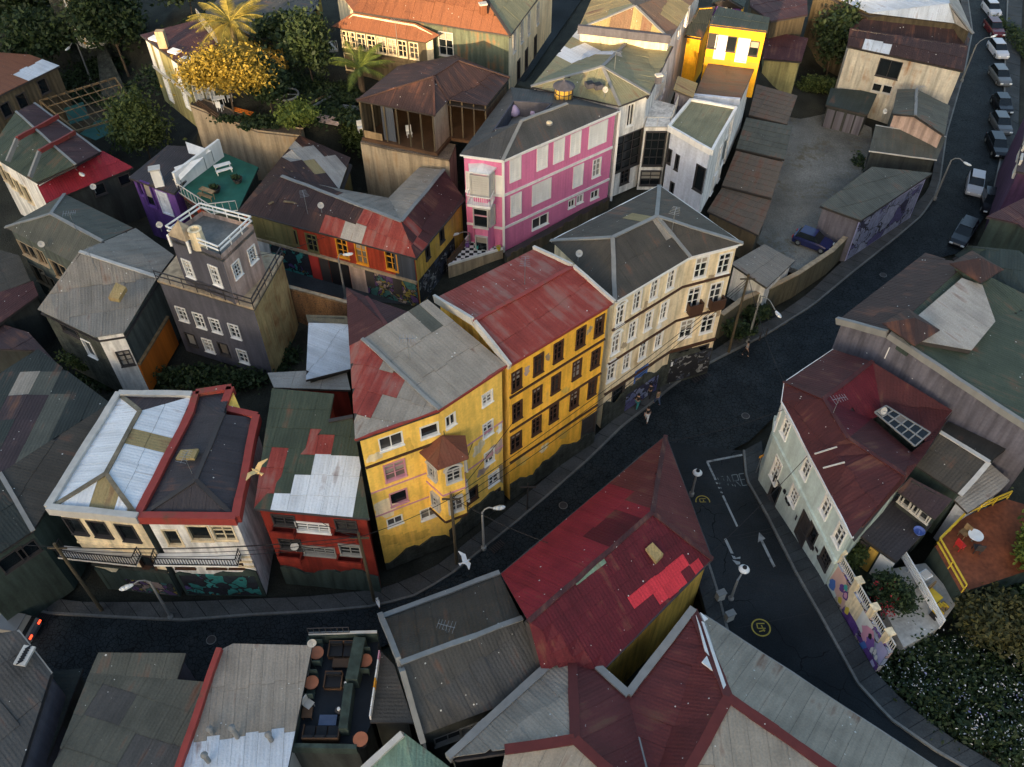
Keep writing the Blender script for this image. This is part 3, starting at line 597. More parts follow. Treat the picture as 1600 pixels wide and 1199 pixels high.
# ================================================================ front row, left of the yellow tenements
I = bld('red_building', 'deep red two-storey building with a patchwork green and red tin roof', dict(a=(397,795,9.3), b=(425,607,10.4), c=(522,616,10.4), k=(514,659,10.1), l=(551,652,10.1), d=(577,811,9.3)), 'abckld', 0,
  [('abck', 'tin_green', dict(sw=1.05, sl=1.7, patch=[(((395,790),(402,755),(425,690),(452,690),(440,740),(425,770)),RED),(((450,700),(478,690),(482,668),(507,670),(500,700)),RED),(((482,640),(490,628),(517,628),(514,650)),RED),(((470,705),(528,695),(528,712),(470,716)),'tin_mossgrey')])),
   ('akld', 'tin_green', dict(sw=1.05, sl=1.7, patch=[(((397,795),(402,755),(425,690),(450,690),(440,740),(425,770)),RED),(((450,705),(478,690),(482,668),(507,670),(505,690),(528,686),(528,698)),RED),(((468,705),(528,697),(528,712),(470,716)),'tin_mossgrey'),(((432,798),(432,764),(455,748),(500,715),(550,693),(564,762),(541,803),(485,803)),'tin_white')]))],
  {'ad': dict(m='red_wall', w=[(444,813,1.5,1.2,'c','dark_trim'),(489,824,2.2,1.1,'g','white'),(541,821,1.4,1.2,'c','dark_trim'),(454,850,1.5,1.3,'c','dark_trim'),(499,861,2.2,1.1,'g','grey_trim'),(547,859,1.4,1.3,'c','grey_trim')])}, 'red_wall', cat='building', gutter=('ad',), gut_m='dark_trim', ridge=('kl',), ridge_m='dark_trim')
for q in ((428,824,464,832),(524,832,562,838),(438,863,474,870),(530,871,568,876)): balcony(I['th'], I['ad'], *q, .55, .45, 'red_wall', 'red_wall', True)
footing(I, 'ad', 'green_wall', 2.2, .12)
I = bld('white_roofed_house', 'cream town house under a bright white tin roof with stone parapet', dict(a=(77,796,9.8), b=(187,618,9.8), c=(300,620,9.8), d=(216,810,9.8), r=(166,741,10.6), s=(219,643,10.6)), 'abcd', 0,
  [('arsb', 'tin_white', dict(sw=.7, sl=5)), ('srdc', 'tin_white', dict(sw=1.3, sl=2.6, patch=[(((210,690),(218,680),(263,692),(256,710)),'tin_tan')])), ('ard', 'tin_white', dict(sw=.8, sl=5, patch=[(((146,800),(158,748),(176,752),(188,775),(180,800)),'tin_tan'),(((190,800),(197,785),(215,805)),'tin_tan')])), ('bsc', 'tin_graymaroon')],
  {'ad': dict(m='cream', fm='dark_trim', w=[(116,822,1.1,1.8,'d','dark_trim','glass_dark'),(156,827,1.2,1.8,'d','dark_trim','glass_dark'),(200,833,1.2,1.9,'d','dark_trim','glass_dark'),(149,870,1.3,1.6,'d','brown_trim','glass_dark'),(186,874,1.2,1.6,'d','brown_trim','glass_dark'),(229,878,1.,1.6,'d','brown_trim','glass_dark')], b=[(9.6,.35,.25,'offwhite'),(5.9,.15,.1,'cream'),(3.2,.25,.15,'stone_dark')])}, 'greygreen_wall',
  ridge=('rs','ra','rd','sb'), ridge_m='ridge_tan', parapet=('ab','bc','ad'), par_m='offwhite', par_h=.35, par_w=.45)
footing(I, 'ad', 'green_wall', 2.9, .12); balcony(I['th'], I['ad'], 98, 850, 222, 868, .9, .85, 'offwhite', 'black'); WH_ = I
I = bld('dark_roofed_house', 'white town house with black tin roof edged by red parapets', dict(a=(217,810,9.6), b=(300,647,9.6), c=(308,618,9.6), d=(362,610,9.6), e=(350,642,9.6), f=(402,654,9.6), g=(370,812,9.6), r=(306,751,10.6), s=(349,648,10.4)), 'abcdefg', 0,
  [('absr', 'tin_black'), ('bcds', 'tin_black'), ('rsfg', 'tin_black', dict(patch=[])), ('arg', 'tin_black')],
  {'ag': dict(m='white_wall', fm='cream', w=[(270,840,1.,1.8,'d','cream','glass_dark'),(312,833,1.4,1.7,'d','cream','glass_dark'),(350,833,1.4,1.6,'c','cream'),(286,880,1.3,1.3,'d','brown_trim','glass_dark'),(335,880,1.3,1.3,'d','brown_trim','glass_dark'),(367,880,1.,1.3,'d','brown_trim','glass_dark')], b=[(9.2,.5,.12,'beige_wall'),(5.0,.15,.1,'cream'),(4.4,.15,.1,'cream'),(3.8,.15,.1,'cream')]), 'fg': dict(m='white_wall')}, 'white_wall',
  ridge=('rs','ra','rg'), ridge_m='dark_trim', parapet=('ab','bc','cd','de','ef','fg','ag'), par_m='red_trim', par_h=.4, par_w=.5)
f = MB(); t = [W(275,718,10.55), W(283,705,10.6), W(311,703,10.65), W(304,718,10.6)]; f.hexa([p-ZV*.1 for p in t], [p+ZV*.12 for p in t]); f.build('skylight', 'tin_tan', I['th'])
footing(I, 'ag', 'green_wall', 2.9, .12); balcony(I['th'], I['ag'], 246, 864, 376, 866, .9, .7, 'white', 'black'); DR_ = I
t = [W(349,643,9.8), W(362,608,9.8), W(376,640,9.8)]; f = MB(); f.hexa([V(p.x,p.y,6) for p in t], t); f.build('yellow_gable', 'yellow', I['th'])
# dark roofs at the left edge
I = bld('warehouse', 'dark patchwork tin warehouse roof at the left edge beside the white roof', dict(a=(-90,640,7.5), b=(60,546,7.5), c=(172,630,7.5), d=(52,830,7.5), e=(-60,905,7.5), r=(0,740,8.4)), 'abcde', 0,
  [('abcr', 'tin_darkgreen', dict(sw=1.4, patch=[(((0,625),(40,560),(75,570),(30,640)),'tin_grey'),(((50,600),(90,590),(110,620),(60,640)),'tin_mossgrey'),(((10,740),(90,600),(110,610),(30,740)),'tin_mossgrey'),(((0,640),(60,600),(75,612),(5,730)),'tin_graymaroon')])), ('rcd', 'tin_dark', dict(sw=1.4)), ('rde', 'tin_darkgreen'), ('ear', 'tin_dark')],
  {'de': dict(m='green_wall', w=[(20,875,1.6,1.4,'d','dark_trim','glass_dark'),(45,860,1.2,1.3,'d','dark_trim','glass_dark')])}, 'green_wall', cat='building', ridge=('rd',), ridge_m='grey_trim')
flatbox('shed', 'low maroon tin shed at the left edge below the grey hipped roof', [(-40,470,6),(52,440,6),(60,462,6),(-20,520,6)], 1, 'tin_maroon', 'dark_wall', cat='shed')
flatbox('shed', 'dark flat tin shed roof at left edge behind patchwork warehouse', [(-40,545,5.5),(-20,500,5.5),(45,520,5.5),(95,575,5.5),(60,548,5.5)], 1, 'tin_graymaroon', 'dark_wall', cat='shed')
flatbox('shed', 'black tin lean-to roof above the maroon shed at left edge', [(-40,425,6),(-20,385,6),(30,400,6),(48,440,6),(-20,465,6)], 1, 'tin_dark', 'dark_wall', cat='shed')
# ================================================================ second row on the left
I = bld('beige_roofed_house', 'house with dusty beige tin roof and orange lower gable wall', dict(a=(59,484,9.2), b=(149,528,9.2), c=(194,521,9.2), d=(272,400,9.2), e=(212,357,9.2), r=(246,434,'cd'), s=(124,394,11.2)), 'abcde', 2.5,
  [('abcrs', 'tin_beige', dict(sw=.8, sl=3)), ('srde', 'tin_beige', dict(sw=.8, sl=3)), ('ase', 'tin_beige')],
  {'cd': dict(m='greygreen_wall', g='r'), 'ab': dict(m='stone_dark', w=[(108,514,1.8,1.2,'d','dark_trim','glass_dark'),(140,545,1.,1.8,'d','white','glass_dark')]), 'bc': dict(m='white_wall', w=[(196,560,1.,1.6,'c','dark_trim')])}, 'greygreen_wall', ridge=('sr',), ridge_m='offwhite')
w = I['cd']; f = MB(); A_ = w['A']; f.hexa([A_+w['n']*.02+ZV*2.5, A_+w['n']*.14+ZV*2.5, A_+w['d']*w['L']*.62+w['n']*.14+ZV*2.5, A_+w['d']*w['L']*.62+w['n']*.02+ZV*2.5], [A_+w['n']*.02+ZV*5.6, A_+w['n']*.14+ZV*5.6, A_+w['d']*w['L']*.62+w['n']*.14+ZV*5.6, A_+w['d']*w['L']*.62+w['n']*.02+ZV*5.6]); f.build('orange_cladding', 'orange_wall', I['th']); band(I['th'], w, 5.65, .16, .25, 'wood_tan', 'ledge', 0, w['L']*.62)
f = MB(); t = [W(170,467,10.25), W(182,444,10.75), W(198,451,10.7), W(186,470,10.2)]; f.hexa([p-ZV*.2 for p in t], [p+ZV*.15 for p in t]); f.build('skylight', 'tin_tan', I['th'])
BG_ = I
I = bld('grey_tower_house', 'grey rendered house with white casements and a railed roof deck', dict(a=(246,440,10.2), b=(397,484,10.2), c=(443,402,10.2), d=(300,370,10.2)), 'abcd', 2.5, [('abcd', None)],
  {'ab': dict(m='slate_wall', w=[(285,491,.95,1.5,'c'),(312,501,.95,1.6,'c'),(337,509,.95,1.5,'c'),(367,518,.95,1.5,'c'),(299,531,.95,1.4,'d','dark_trim'),(326,540,.95,1.5,'c'),(350,546,.95,1.4,'d','dark_trim'),(380,557,.95,1.5,'c')]), 'bc': dict(m='rust_panel')}, 'slate_wall', inset=.1)
th = I['th']; f = MB(); t = [I['P'][k] for k in 'abcd']; f.hexa([p-ZV*.1 for p in t], [p+ZV*.1 for p in t]); f.build('deck', 'beige_wall', th)
f = MB(); railing(f, [t[0]+ZV*.1, t[1]+ZV*.1, t[2]+ZV*.1], .95, 1.1, .05, (.5, 1.)); f.build('railing', 'dark_trim', th)
T4 = [W(266,373,14.6), W(347,405,14.6), W(397,358,14.6), W(318,337,14.6)]; cT = sum(T4, V(0,0,0))/4; T4b = [cT+(p-cT)*1.0 for p in T4]
for i in range(4):
    a_, b_ = T4b[i], T4b[(i+1) % 4]
    wall(th, a_, b_, [(0, 15.0), ((b_-a_).length, 15.0)], 10.2, 'slate_wall' if i == 0 else 'pinkish', [[(295,420,.9,1.7,'g'),(337,431,.9,1.9,'g')], [(370,421,.9,1.4,'g'),(394,398,.9,1.4,'g')], [], []][i], name='tower_wall')
f = MB(); f.hexa([p-ZV*.3 for p in T4], [p for p in T4]); f.build('tower_deck', 'concrete', th)
f = MB(); railing(f, [p+ZV*.4 for p in T4b+T4b[:1]], .7, 1., .06, (.5, 1.)); f.build('tower_railing', 'white', th)
c = W(313,386,14.6); f = MB(); f.lathe(c, [(.55,0),(.48,1.5),(.52,1.6),(.34,1.62),(.30,1.3)], 10); f.build('water_tank', 'cream', th)
f = MB(); k4 = [W(262,367,15.6),W(292,378,15.6),W(306,360,15.6),W(278,349,15.6)]; ap = sum(k4, V(0,0,0))/4+ZV*1.1
for i in range(4): f.hexa([k4[i]-ZV*.06, k4[(i+1) % 4]-ZV*.06, ap-ZV*.1], [k4[i], k4[(i+1) % 4], ap])
f.build('turret_roof', 'beige_wall', th)
f = MB()
for p in k4: f.beam(V(p.x,p.y,14.6), p, .16)
f.build('turret_posts', 'white', th)
I = bld('grey_hipped_house', 'long grey hipped tin roof with pale posts left of the beige roof', dict(a=(9,356,9), b=(112,410,9), c=(208,357,9), d=(101,304,9), r=(80,335,10.6), s=(160,378,10.4)), 'abcd', 1.5,
  [('absr', 'tin_mossgrey'), ('rscd', 'tin_mossgrey'), ('adr', 'tin_mossgrey'), ('bcs', 'tin_mossgrey')], {'ab': dict(m='greygreen_wall', fm='cream', w=[(40,390,2.2,1.6,'b','beige_wall','glass_dark'),(65,402,1.2,1.7,'b','beige_wall','glass_dark'),(95,425,2.2,2.,'b','beige_wall','glass_dark'),(62,430,2.,2.,'b','beige_wall','glass_dark'),(80,445,1.6,2.,'b','beige_wall','glass_dark')])}, 'greygreen_wall', ridge=('rs','rd','ra'), ridge_m='grey_trim')
I = bld('terraced_row', 'terraced row with maroon rear roofs and green front roofs at left', dict(a=(-50,255,9), b=(-40,150,9), c=(54,162,9), d=(157,238,9), e=(57,286,9), f=(-20,240,9), r=(25,175,10.4), s=(118,258,10.4), q=(-40,150,10.)), 'cdef', 2,
  [('cdsr', 'tin_maroon'), ('rsef', 'tin_green')], {'ef': dict(m='white_wall', fm='cream', w=[(5,270,1.,2.,'d','cream','glass_dark'),(17,282,1.,2.,'d','cream','glass_dark'),(30,294,1.,2.,'d','cream','glass_dark'),(43,304,1.,2.,'d','cream','glass_dark')])}, 'white_wall', cat='terrace', ridge=('rs','cd'), ridge_m='grey_trim', rw=.2)
for a_, b_, c_ in (((91,182,9.6),(27,217,11.1),(12,252,9.7)), ((117,207,9.6),(62,237,11.1),(47,276,9.7))):
    f = MB(); p, q, r_ = W(*a_), W(*b_), W(*c_); f.wobbly(p, q, .22, .4); f.build('parapet', 'red_trim', I['th']); f = MB(); f.wobbly(q, r_, .22, .4); f.build('parapet', 'grey_trim', I['th'])
I = bld('crimson_roofed_house', 'small house with a crimson tin roof beside the purple house', dict(a=(58,290,8.5), b=(160,236,8.9), c=(208,262,8), d=(72,318,7.6)), 'abcd', 2, [('abcd', 'tin_crimson')], {'cd': dict(m='dark_wall', w=[(195,281,1.1,1.1,'d','dark_trim','glass_dark'),(155,295,1.1,1.2,'d','dark_trim','glass_dark')])}, 'dark_wall')
I = bld('purple_house', 'purple house with a black roof below the beige retaining wall', dict(a=(201,278,9.5), b=(262,228,9.5), c=(335,232,9.5), d=(272,303,9.5)), 'abcd', 3, [('abcd', 'tin_black')], {'ad': dict(m='purple', w=[(234,303,1.1,2.6,'d','purple','glass_dark'),(258,318,1.2,2.4,'D','lilac_white'),(222,293,.6,1.6,'d','purple','glass_dark')]), 'dc': dict(m='purple')}, 'purple')
I = bld('terrace_bar', 'rooftop terrace with green floor and a white board screen', dict(a=(280,302,9), b=(345,238,9), c=(404,262,9), d=(372,330,9), e=(330,335,9)), 'abcde', 3, [('abcde', None)], {'ae': dict(m='vermilion', w=[(300,325,1.6,1.2,'g','dark_trim','glass_dark')]), 'ed': dict(m='green_wall')}, 'dark_wall', cat='terrace')
th = I['th']; f = MB(); t = [I['P'][k] for k in 'abcde']; f.hexa([p-ZV*.05 for p in t], [p+ZV*.05 for p in t]); f.build('floor', 'terrace_green', th)
f = MB(); p, q = W(279,298,9), W(349,245,9); f.beam(p+ZV*.9, q+ZV*.9, .25, 1.9); f.build('screen', 'white', th)
f = MB(); f.beam(p+ZV*1.2-V(.2,.2,0)*.6, q+ZV*1.2-V(.2,.2,0)*.6, .06, .08); f.build('screen_rail', 'cream', th)
f = MB(); railing(f, [I['P'][k]+ZV*.05 for k in 'aed'], 1., .5, .04); f.build('railing', 'offwhite', th)
# ================================================================ red house with the graffiti ground floor
I = bld('graffiti_house', 'long house with vermilion upper wall, graffiti below and rust-brown roof', dict(a=(372,330,9.6), b=(650,404,9.6), c=(726,312,9.6), d=(694,266,10.6), e=(655,262,10.2), f=(607,310,10.2), g=(530,296,10.2), h=(548,247,10.0), i=(468,212,10.0), r=(627,347,11.4), s=(440,276,11.2)), 'abcdefghi', 4,
  [('abrs', 'tin_brown', dict(sl=2.3, patch=[(((505,330),(640,345),(660,400),(620,395),(510,375)),RED),(((535,358),(548,332),(570,340),(558,364)),'tin_lightgrey')])), ('bcdr', 'tin_maroon', dict(sl=2.5, patch=[(((640,390),(636,355),(655,352),(660,398)),RED)])), ('rdef', 'tin_grey'), ('srfg', 'tin_grey', dict(patch=[(((520,320),(440,280),(470,270),(525,300)),'tin_brown')])), ('asghi', 'tin_brown', dict(patch=[(((440,245),(455,212),(552,245),(535,275)),'tin_lightgrey'),(((480,250),(472,240),(520,262),(510,268)),'tin_tan')]))],
  {'ab': dict(m='vermilion', fm='orange_trim', w=[(421,357,1.1,1.8,'d','mustard_green','glass_dark'),(457,370,1.1,1.7,'d','mustard_green','glass_dark'),(488,380,1.1,1.9,'c','mustard_green','glass_dark'),(535,388,1.1,2.,'c'),(565,397,1.1,2.2,'c'),(612,408,1.1,2.,'c')]), 'bc': dict(m='ochre', w=[(668,395,.7,1.3,'d','dark_trim','glass_dark'),(690,368,.8,1.4,'d','dark_trim','glass_dark')])}, 'mustard_green', inset=.25, ridge=('rd','sr'), ridge_m='grey_trim', gutter=('ab','bc'), gut_m='dark_trim')
RG = I; w = I['ab']; A_, d_, n_ = w['A'], w['d'], w['n']
def panel(I, key, f0, f1, z0, z1, m, name, pr=.06):
    w = I[key]; a, b = w['A']+w['d']*w['L']*f0, w['A']+w['d']*w['L']*f1; n = w['n']*pr; a = a-w['n']*.01; b = b-w['n']*.01
    f = MB(); f.hexa([a+ZV*z0, a+n+ZV*z0, b+n+ZV*z0, b+ZV*z0], [a+ZV*z1, a+n+ZV*z1, b+n+ZV*z1, b+ZV*z1]); return f.build(name, m, I['th'])
# graffiti ground floor of the vermilion house
th = RG['th']
panel(RG, 'ab', .02, .30, 6.9, 9.45, 'mustard_green', 'old_cladding', .05); panel(RG, 'ab', .88, .995, 6.9, 9.45, 'navy_grey', 'grey_cladding', .05)
for f0, f1, m, nm in ((.01,.12,'white_wall','plaster'),(.125,.36,'mural_teal','mural_panel'),(.365,.42,'graffiti_red','door'),(.425,.48,'dark_trim','door'),(.485,.60,'black','garage_door'),(.605,.70,'pinkish','plaster'),(.70,.995,'mural_warm','mural_panel')):
    panel(RG, 'ab', f0, f1, 4, 6.75, m, nm, .08)
panel(RG, 'ab', 0, 1, 6.72, 6.95, 'beige_wall', 'cornice', .2)
def scrawl(I, key, f0, f1, z0, z1, mats, n, seed=1, pr=.10, name='graffiti'):
    """fat painted letters: every letter a few thick strokes, dark outline first, one mesh for each colour"""
    r = random.Random(seed); w = I[key]; L = w['L']; F = {m: MB() for m in mats+['graffiti_black']}; h = min(z1-z0, 1.5); cw = h*.62; k = max(1, int(L*(f1-f0)/cw)); cnt = 0
    def st(m, a, b, wd, lay):
        (s0, y0), (s1, y1) = a, b; l = max(.05, sqrt((s1-s0)**2+(y1-y0)**2)); ex = wd*.45/l; s0, s1, y0, y1 = s0-(s1-s0)*ex, s1+(s1-s0)*ex, y0-(y1-y0)*ex, y1+(y1-y0)*ex; nx, ny = -(y1-y0)/l*wd/2, (s1-s0)/l*wd/2
        q = [(s0+nx, y0+ny), (s0-nx, y0-ny), (s1-nx, y1-ny), (s1+nx, y1+ny)]
        F[m].face([w['A']+w['d']*min(max(x, L*f0), L*f1)+ZV*min(max(y, z0), z1)+w['n']*(pr+lay) for x, y in q])
    for i in range(k):
        if r.random() < .12: continue
        m = mats[(i//3) % len(mats)]; s = L*f0+cw*(i+.5); hh = h*r.uniform(.7, 1.); zc = r.uniform(z0+hh/2, max(z0+hh/2, z1-hh/2)); g = lambda: (s+r.choice((-.3, 0, .3))*cw, zc+r.choice((-.36, 0, .36))*hh)
        p = g(); 
        for j in range(r.choice((3, 4, 4))):
            q = g(); 
            if q == p: continue
            cnt += 1; st('graffiti_black', p, q, hh*.24, .0004*cnt); st(m, p, q, hh*.15, .02+.0004*cnt); p = q
    for m, f in F.items():
        if f.f: f.build(name, m, I['th'])['kind'] = 'stuff'
for f0 in (.70, .86): panel(RG, 'ab', f0, f0+.05, 4.9, 6.6, 'dark_trim', 'shutter', .13)
panel(RG, 'bc', .02, .8, 4.1, 6.8, 'mural_mono', 'mural_panel', .03)
panel(CR, 'cd', .05, .97, .3, 3.1, 'mural_mono', 'mural_panel', .16); panel(CR, 'de', .35, .85, .3, 2.2, 'mural_sea', 'mural_panel', .16)
panel(WH_, 'ad', .35, .98, .2, 1.7, 'mural_warm', 'mural_panel', .17); panel(DR_, 'ag', .04, .96, .2, 2.7, 'mural_teal', 'mural_panel', .17)
# ================================================================ middle block between the rows
I = bld('maroon_roofed_house', 'small maroon tin roof squeezed behind the grey patched roof', dict(a=(541,450,11.6), b=(637,488,11.2), c=(566,532,11.2), d=(546,541,11.2), r=(572,465,'ab'), s=(606,512,12.4)), 'abcd', 3, [('ars', 'tin_maroon'), ('asd', 'tin_maroon'), ('rbs', 'tin_maroon'), ('sbc', 'tin_maroon'), ('scd', 'tin_maroon')], {'ab': dict(g='r', m='wood_dark')}, 'wood_dark', ridge=('rs',), ridge_m='maroon_trim')
flatbox('shed', 'pale silver corrugated shed roof left of the yellow corner tenement', [(482,505,7.6),(545,507,7.2),(548,577,7),(478,594,7.2)], 3, 'tin_silver', 'dark_wall', cat='shed', ro=dict(sw=.8, sl=2.6))
flatbox('shed', 'narrow grey-green lean-to roof above the silver shed', [(478,492,7.6),(542,494,7.8),(544,506,7.4),(481,504,7.4)], 3, 'tin_mossgrey', 'dark_wall', cat='shed')
flatbox('shed', 'low grey shed roof behind the red building', [(418,583,6.5),(540,577,6.5),(548,610,6.5),(428,606,6.5)], 2, 'tin_lightgrey', 'red_wall', cat='shed')
I = bld('brick_wall', 'weathered brick wall along the alley below the graffiti house', dict(a=(436,446,6.8), b=(542,474,6.8), c=(543,469,6.8), d=(438,441,6.8)), 'abcd', 2.5, [('abcd', None)], {'ab': dict(m='brickwall'), 'cd': dict(m='brickwall')}, 'brickwall', inset=0, cat='wall', base='beige_wall')
# ================================================================ hip-roofed ruin on the retaining wall
I = bld('open_house', 'dark brown hip-roofed open timber house standing on a retaining wall', dict(a=(557,157,15.2), b=(679,181,15.2), c=(701,157,15.2), d=(760,166,15.2), e=(796,122,15.2), f=(712,87,15.2), g=(622,104,15.2), r=(677,120,16.8), s=(716,95,16.6)), 'abcdefg', 11.4,
  [('abr', 'tin_brown'), ('bcr', 'tin_brown'), ('cdesr', 'tin_brown', dict(patch=[(((722,140),(735,128),(737,140),(728,148)),'tin_grey')])), ('esf', 'tin_brown'), ('sfgr', 'tin_brown'), ('gar', 'tin_brown')], {'ab': None, 'bc': dict(m='beige_wall'), 'cd': None, 'ga': dict(m='wood_dark')}, 'wood_dark', ridge=('rs','ra','rb','rc','se','sf'), ridge_m='tin_brown', rw=.2)
th = I['th']; P_ = I['P']; f = MB(); fl = [V(P_[k].x, P_[k].y, 0) for k in 'abcdefg']; f.hexa([p+ZV*11.2 for p in fl], [p+ZV*11.5 for p in fl]); f.build('floor', 'wood', th)
for a_, b_, k in (('a','b',6), ('c','d',3)):
    for i in range(k+1):
        p = P_[a_].lerp(P_[b_], .03+.94*i/k); f = MB(); f.beam(V(p.x, p.y+.3, 11.4), V(p.x, p.y+.3, 15.1), .14); f.build('post', 'wood_dark', th)
p, q = P_['a'].lerp(P_['b'], .30), P_['a'].lerp(P_['b'], .46); f = MB(); f.beam(V(p.x,p.y+.4,13.2), V(q.x,q.y+.4,13.2), .06, 3.3); f.build('tin_screen', 'navy_grey', th)
p, q = P_['a'].lerp(P_['b'], .04), P_['a'].lerp(P_['b'], .28); f = MB(); f.beam(V(p.x,p.y+.2,11.8), V(q.x,q.y+.2,11.8), .06, .8); f.build('board', 'wood_tan', th)
rw_ = bld('retaining_wall', 'stained beige retaining wall under the open timber house', dict(a=(563,222,11.2), b=(607,232,11.2), c=(702,250,11.2), d=(712,226,11.2), e=(575,198,11.2)), 'abcde', 4, [('abcde', None)], {}, 'beige_wall', inset=0, cat='wall', base='rubble')
rw_ = bld('retaining_wall', 'tall crumbling beige retaining wall below the terrace chairs', dict(a=(297,163,11.2), b=(345,182,10.6), c=(402,203,10.2), d=(470,211,10.), e=(474,200,10), f=(402,190,10.2), g=(350,165,10.6), h=(305,150,11.2)), 'abcdefgh', 4, [('abcdefgh', None)], {}, 'beige_wall', inset=0, cat='wall', base='rubble')
# ================================================================ rust-roofed mansion, lit by the last sun
I = bld('rust_roofed_mansion', 'large sunlit mansion with orange rusted tin roof and weathered veranda', dict(a=(552,18,16.6), b=(797,56,16.6), c=(868,-40,16.6), d=(600,-100,16.6), e=(520,-25,16.6), r=(757,-5,19), s=(590,-45,19)), 'abcde', 10.4,
  [('abrs', 'tin_rust', dict(sl=2.6, patch=[(((678,12),(690,0),(722,6),(715,22)),'tin_tan')])), ('bcr', 'tin_olive'), ('rcds', 'tin_rust'), ('sde', 'tin_rust'), ('ase', 'tin_rust')],
  {'ab': dict(m='sage', fm='offwhite', w=[(697,69,1.5,2.4,'c')]), 'bc': dict(m='cream', fm='offwhite', w=[(803,65,.8,2.2,'c'),(815,50,.8,2.2,'c'),(826,38,.8,2.2,'c'),(840,22,.8,2.2,'c'),(810,110,.9,2.2,'d','dark_trim','glass_dark'),(822,95,.9,2.2,'d','dark_trim','glass_dark'),(836,78,.9,2.2,'d','dark_trim','glass_dark')]), 'ea': dict(m='cream')}, 'sage', cat='building', ridge=('rs','rb'), ridge_m='dark_trim', gutter=('ab','bc'), gut_m='dark_trim')
P_ = I['P']
J = bld('veranda', 'glazed timber veranda under sunlit rusty lean-to roof of the mansion', dict(a=(518,42,15.2), b=(665,67,15.2), c=(687,55,15.9), d=(650,37,16.4), e=(552,20,16.4), f=(528,20,15.9)), 'abcde', 10, [('abde', 'tin_rust', dict(patch=[(((575,32),(580,24),(612,32),(606,42)),'tin_tan')])), ('bcd', 'tin_rust')],
  {'ab': dict(m='wood_dark', fm='cream', w=[(u, 60+(u-533)*.172, .95, 1.7, 'c') for u in (533,549,565,581,597,613,629,647)]+[(537,95,1.,1.8,'c'),(560,98,1.,1.6,'d','dark_trim','glass_dark')]), 'bc': dict(m='cream')}, 'cream', cat='veranda')
panel(J, 'ab', 0, 1, 10, 12.6, 'wood_dark', 'plank_wall', .06)
f = MB(); p = [W(500,64,13), W(517,66,13), W(528,78,13), W(506,80,13)]; f.hexa([x-ZV*.2 for x in p], p); bo = f.build('balcony', 'offwhite', J['th']); f = MB(); railing(f, p[:1]+p[3:]+p[2:3], .9, .2, .04); f.build('railing', 'offwhite', bo)
# ================================================================ top of the picture
bld('rusty_roofed_house', 'house with tan and rust patched hip roof at the top edge', dict(a=(903,47,16), b=(940,-35,16), c=(1100,-25,16), d=(1047,63,16), r=(992,10,18)), 'abcd', 6, [('abr','tin_tan',dict(patch=[(((930,20),(960,5),(985,15),(940,40)),'tin_olive')])), ('bcr','tin_tanrust'), ('rcd','tin_tanrust',dict(patch=[(((1040,20),(1060,0),(1075,10),(1050,40)),'tin_tan'),(((1000,20),(1020,30),(1030,50),(1010,40)),'tin_tan')])), ('rda','tin_tan',dict(patch=[(((950,40),(980,22),(1010,40),(1020,55)),'tin_tanrust')]))], {'cd': dict(m='white_wall', w=[(1062,45,.8,1.8,'c'),(1072,25,.8,1.8,'c')])}, 'cream', ridge=('rd','ra'), ridge_m='grey_trim', parapet=('ad',), par_m='slate_wall', par_h=.5)
I = bld('yellow_cabin', 'bright yellow corrugated cabin with two white doors', dict(a=(1108,38,16), b=(1199,49,16), c=(1203,28,16.3), d=(1122,10,16.3)), 'abcd', 9, [('abcd', 'tin_teal')], {'ab': dict(m='bright_yellow', fm='dark_trim', w=[(1113,64,.9,1.5,'d','dark_trim','glass'),(1126,74,1.,2.3,'D','white'),(1143,69,.9,1.5,'d','dark_trim','glass'),(1160,79,1.,2.3,'D','white'),(1178,76,.9,1.5,'d','dark_trim','glass')]), 'bc': dict(m='bright_yellow')}, 'bright_yellow', inset=.1)
panel(I, 'ab', 0, 1, 12.1, 12.7, 'orange_trim', 'skirting', .03)
flatbox('brown_flat_roof', 'flat brown felt roof in front of the yellow cabin', [(1107,98,12),(1182,101,12),(1156,159,12),(1084,152,12)], 5, 'tin_brownwood', 'white_wall', cat='house', par_m='lilac_white', parapet=('ab','cd'), par_h=.3)
flatbox('metal_shed', 'small grey corrugated hut beside flat brown felt roof', [(1059,119,13.5),(1090,131,12.7),(1083,153,12.7),(1052,140,13.5)], 8, 'tin_tan', 'lilac_tin', cat='shed')
flatbox('dark_lean_to', 'dark green corrugated lean-to left of the yellow cabin', [(1090,12,15),(1118,10,15),(1107,38,14),(1098,60,13.5),(1070,55,13.5)], 8, 'tin_darkgreen', 'bright_yellow', cat='shed')
I = bld('painted_house', 'white and purple painted little house front at the top edge', dict(a=(1112,6,14.5), b=(1162,12,14.5), c=(1172,-18,14.5), d=(1122,-25,14.5), r=(1137,-3,16)), 'abcd', 10, [('adr', 'tin_teal'), ('bcr', 'tin_teal'), ('dcr', 'tin_teal'), ('abr', 'tin_teal')], {'ab': dict(m='white_wall', w=[(1139,17,.5,1.2,'d','white','glass_dark')]), 'bc': dict(m='bright_yellow')}, 'white_wall', cat='house')
panel(I, 'ab', .0, .35, 13.2, 14.4, 'purple', 'purple_board', .05); panel(I, 'ab', .65, 1., 13.2, 14.4, 'purple', 'purple_board', .05)
flatbox('rust_shed', 'dark red tin shed roof at the top edge right of the yellow cabin', [(1172,-20,10),(1260,-25,10),(1262,24,10),(1205,34,10),(1172,10,10)], 5, 'tin_maroon', 'wood_dark', cat='shed')
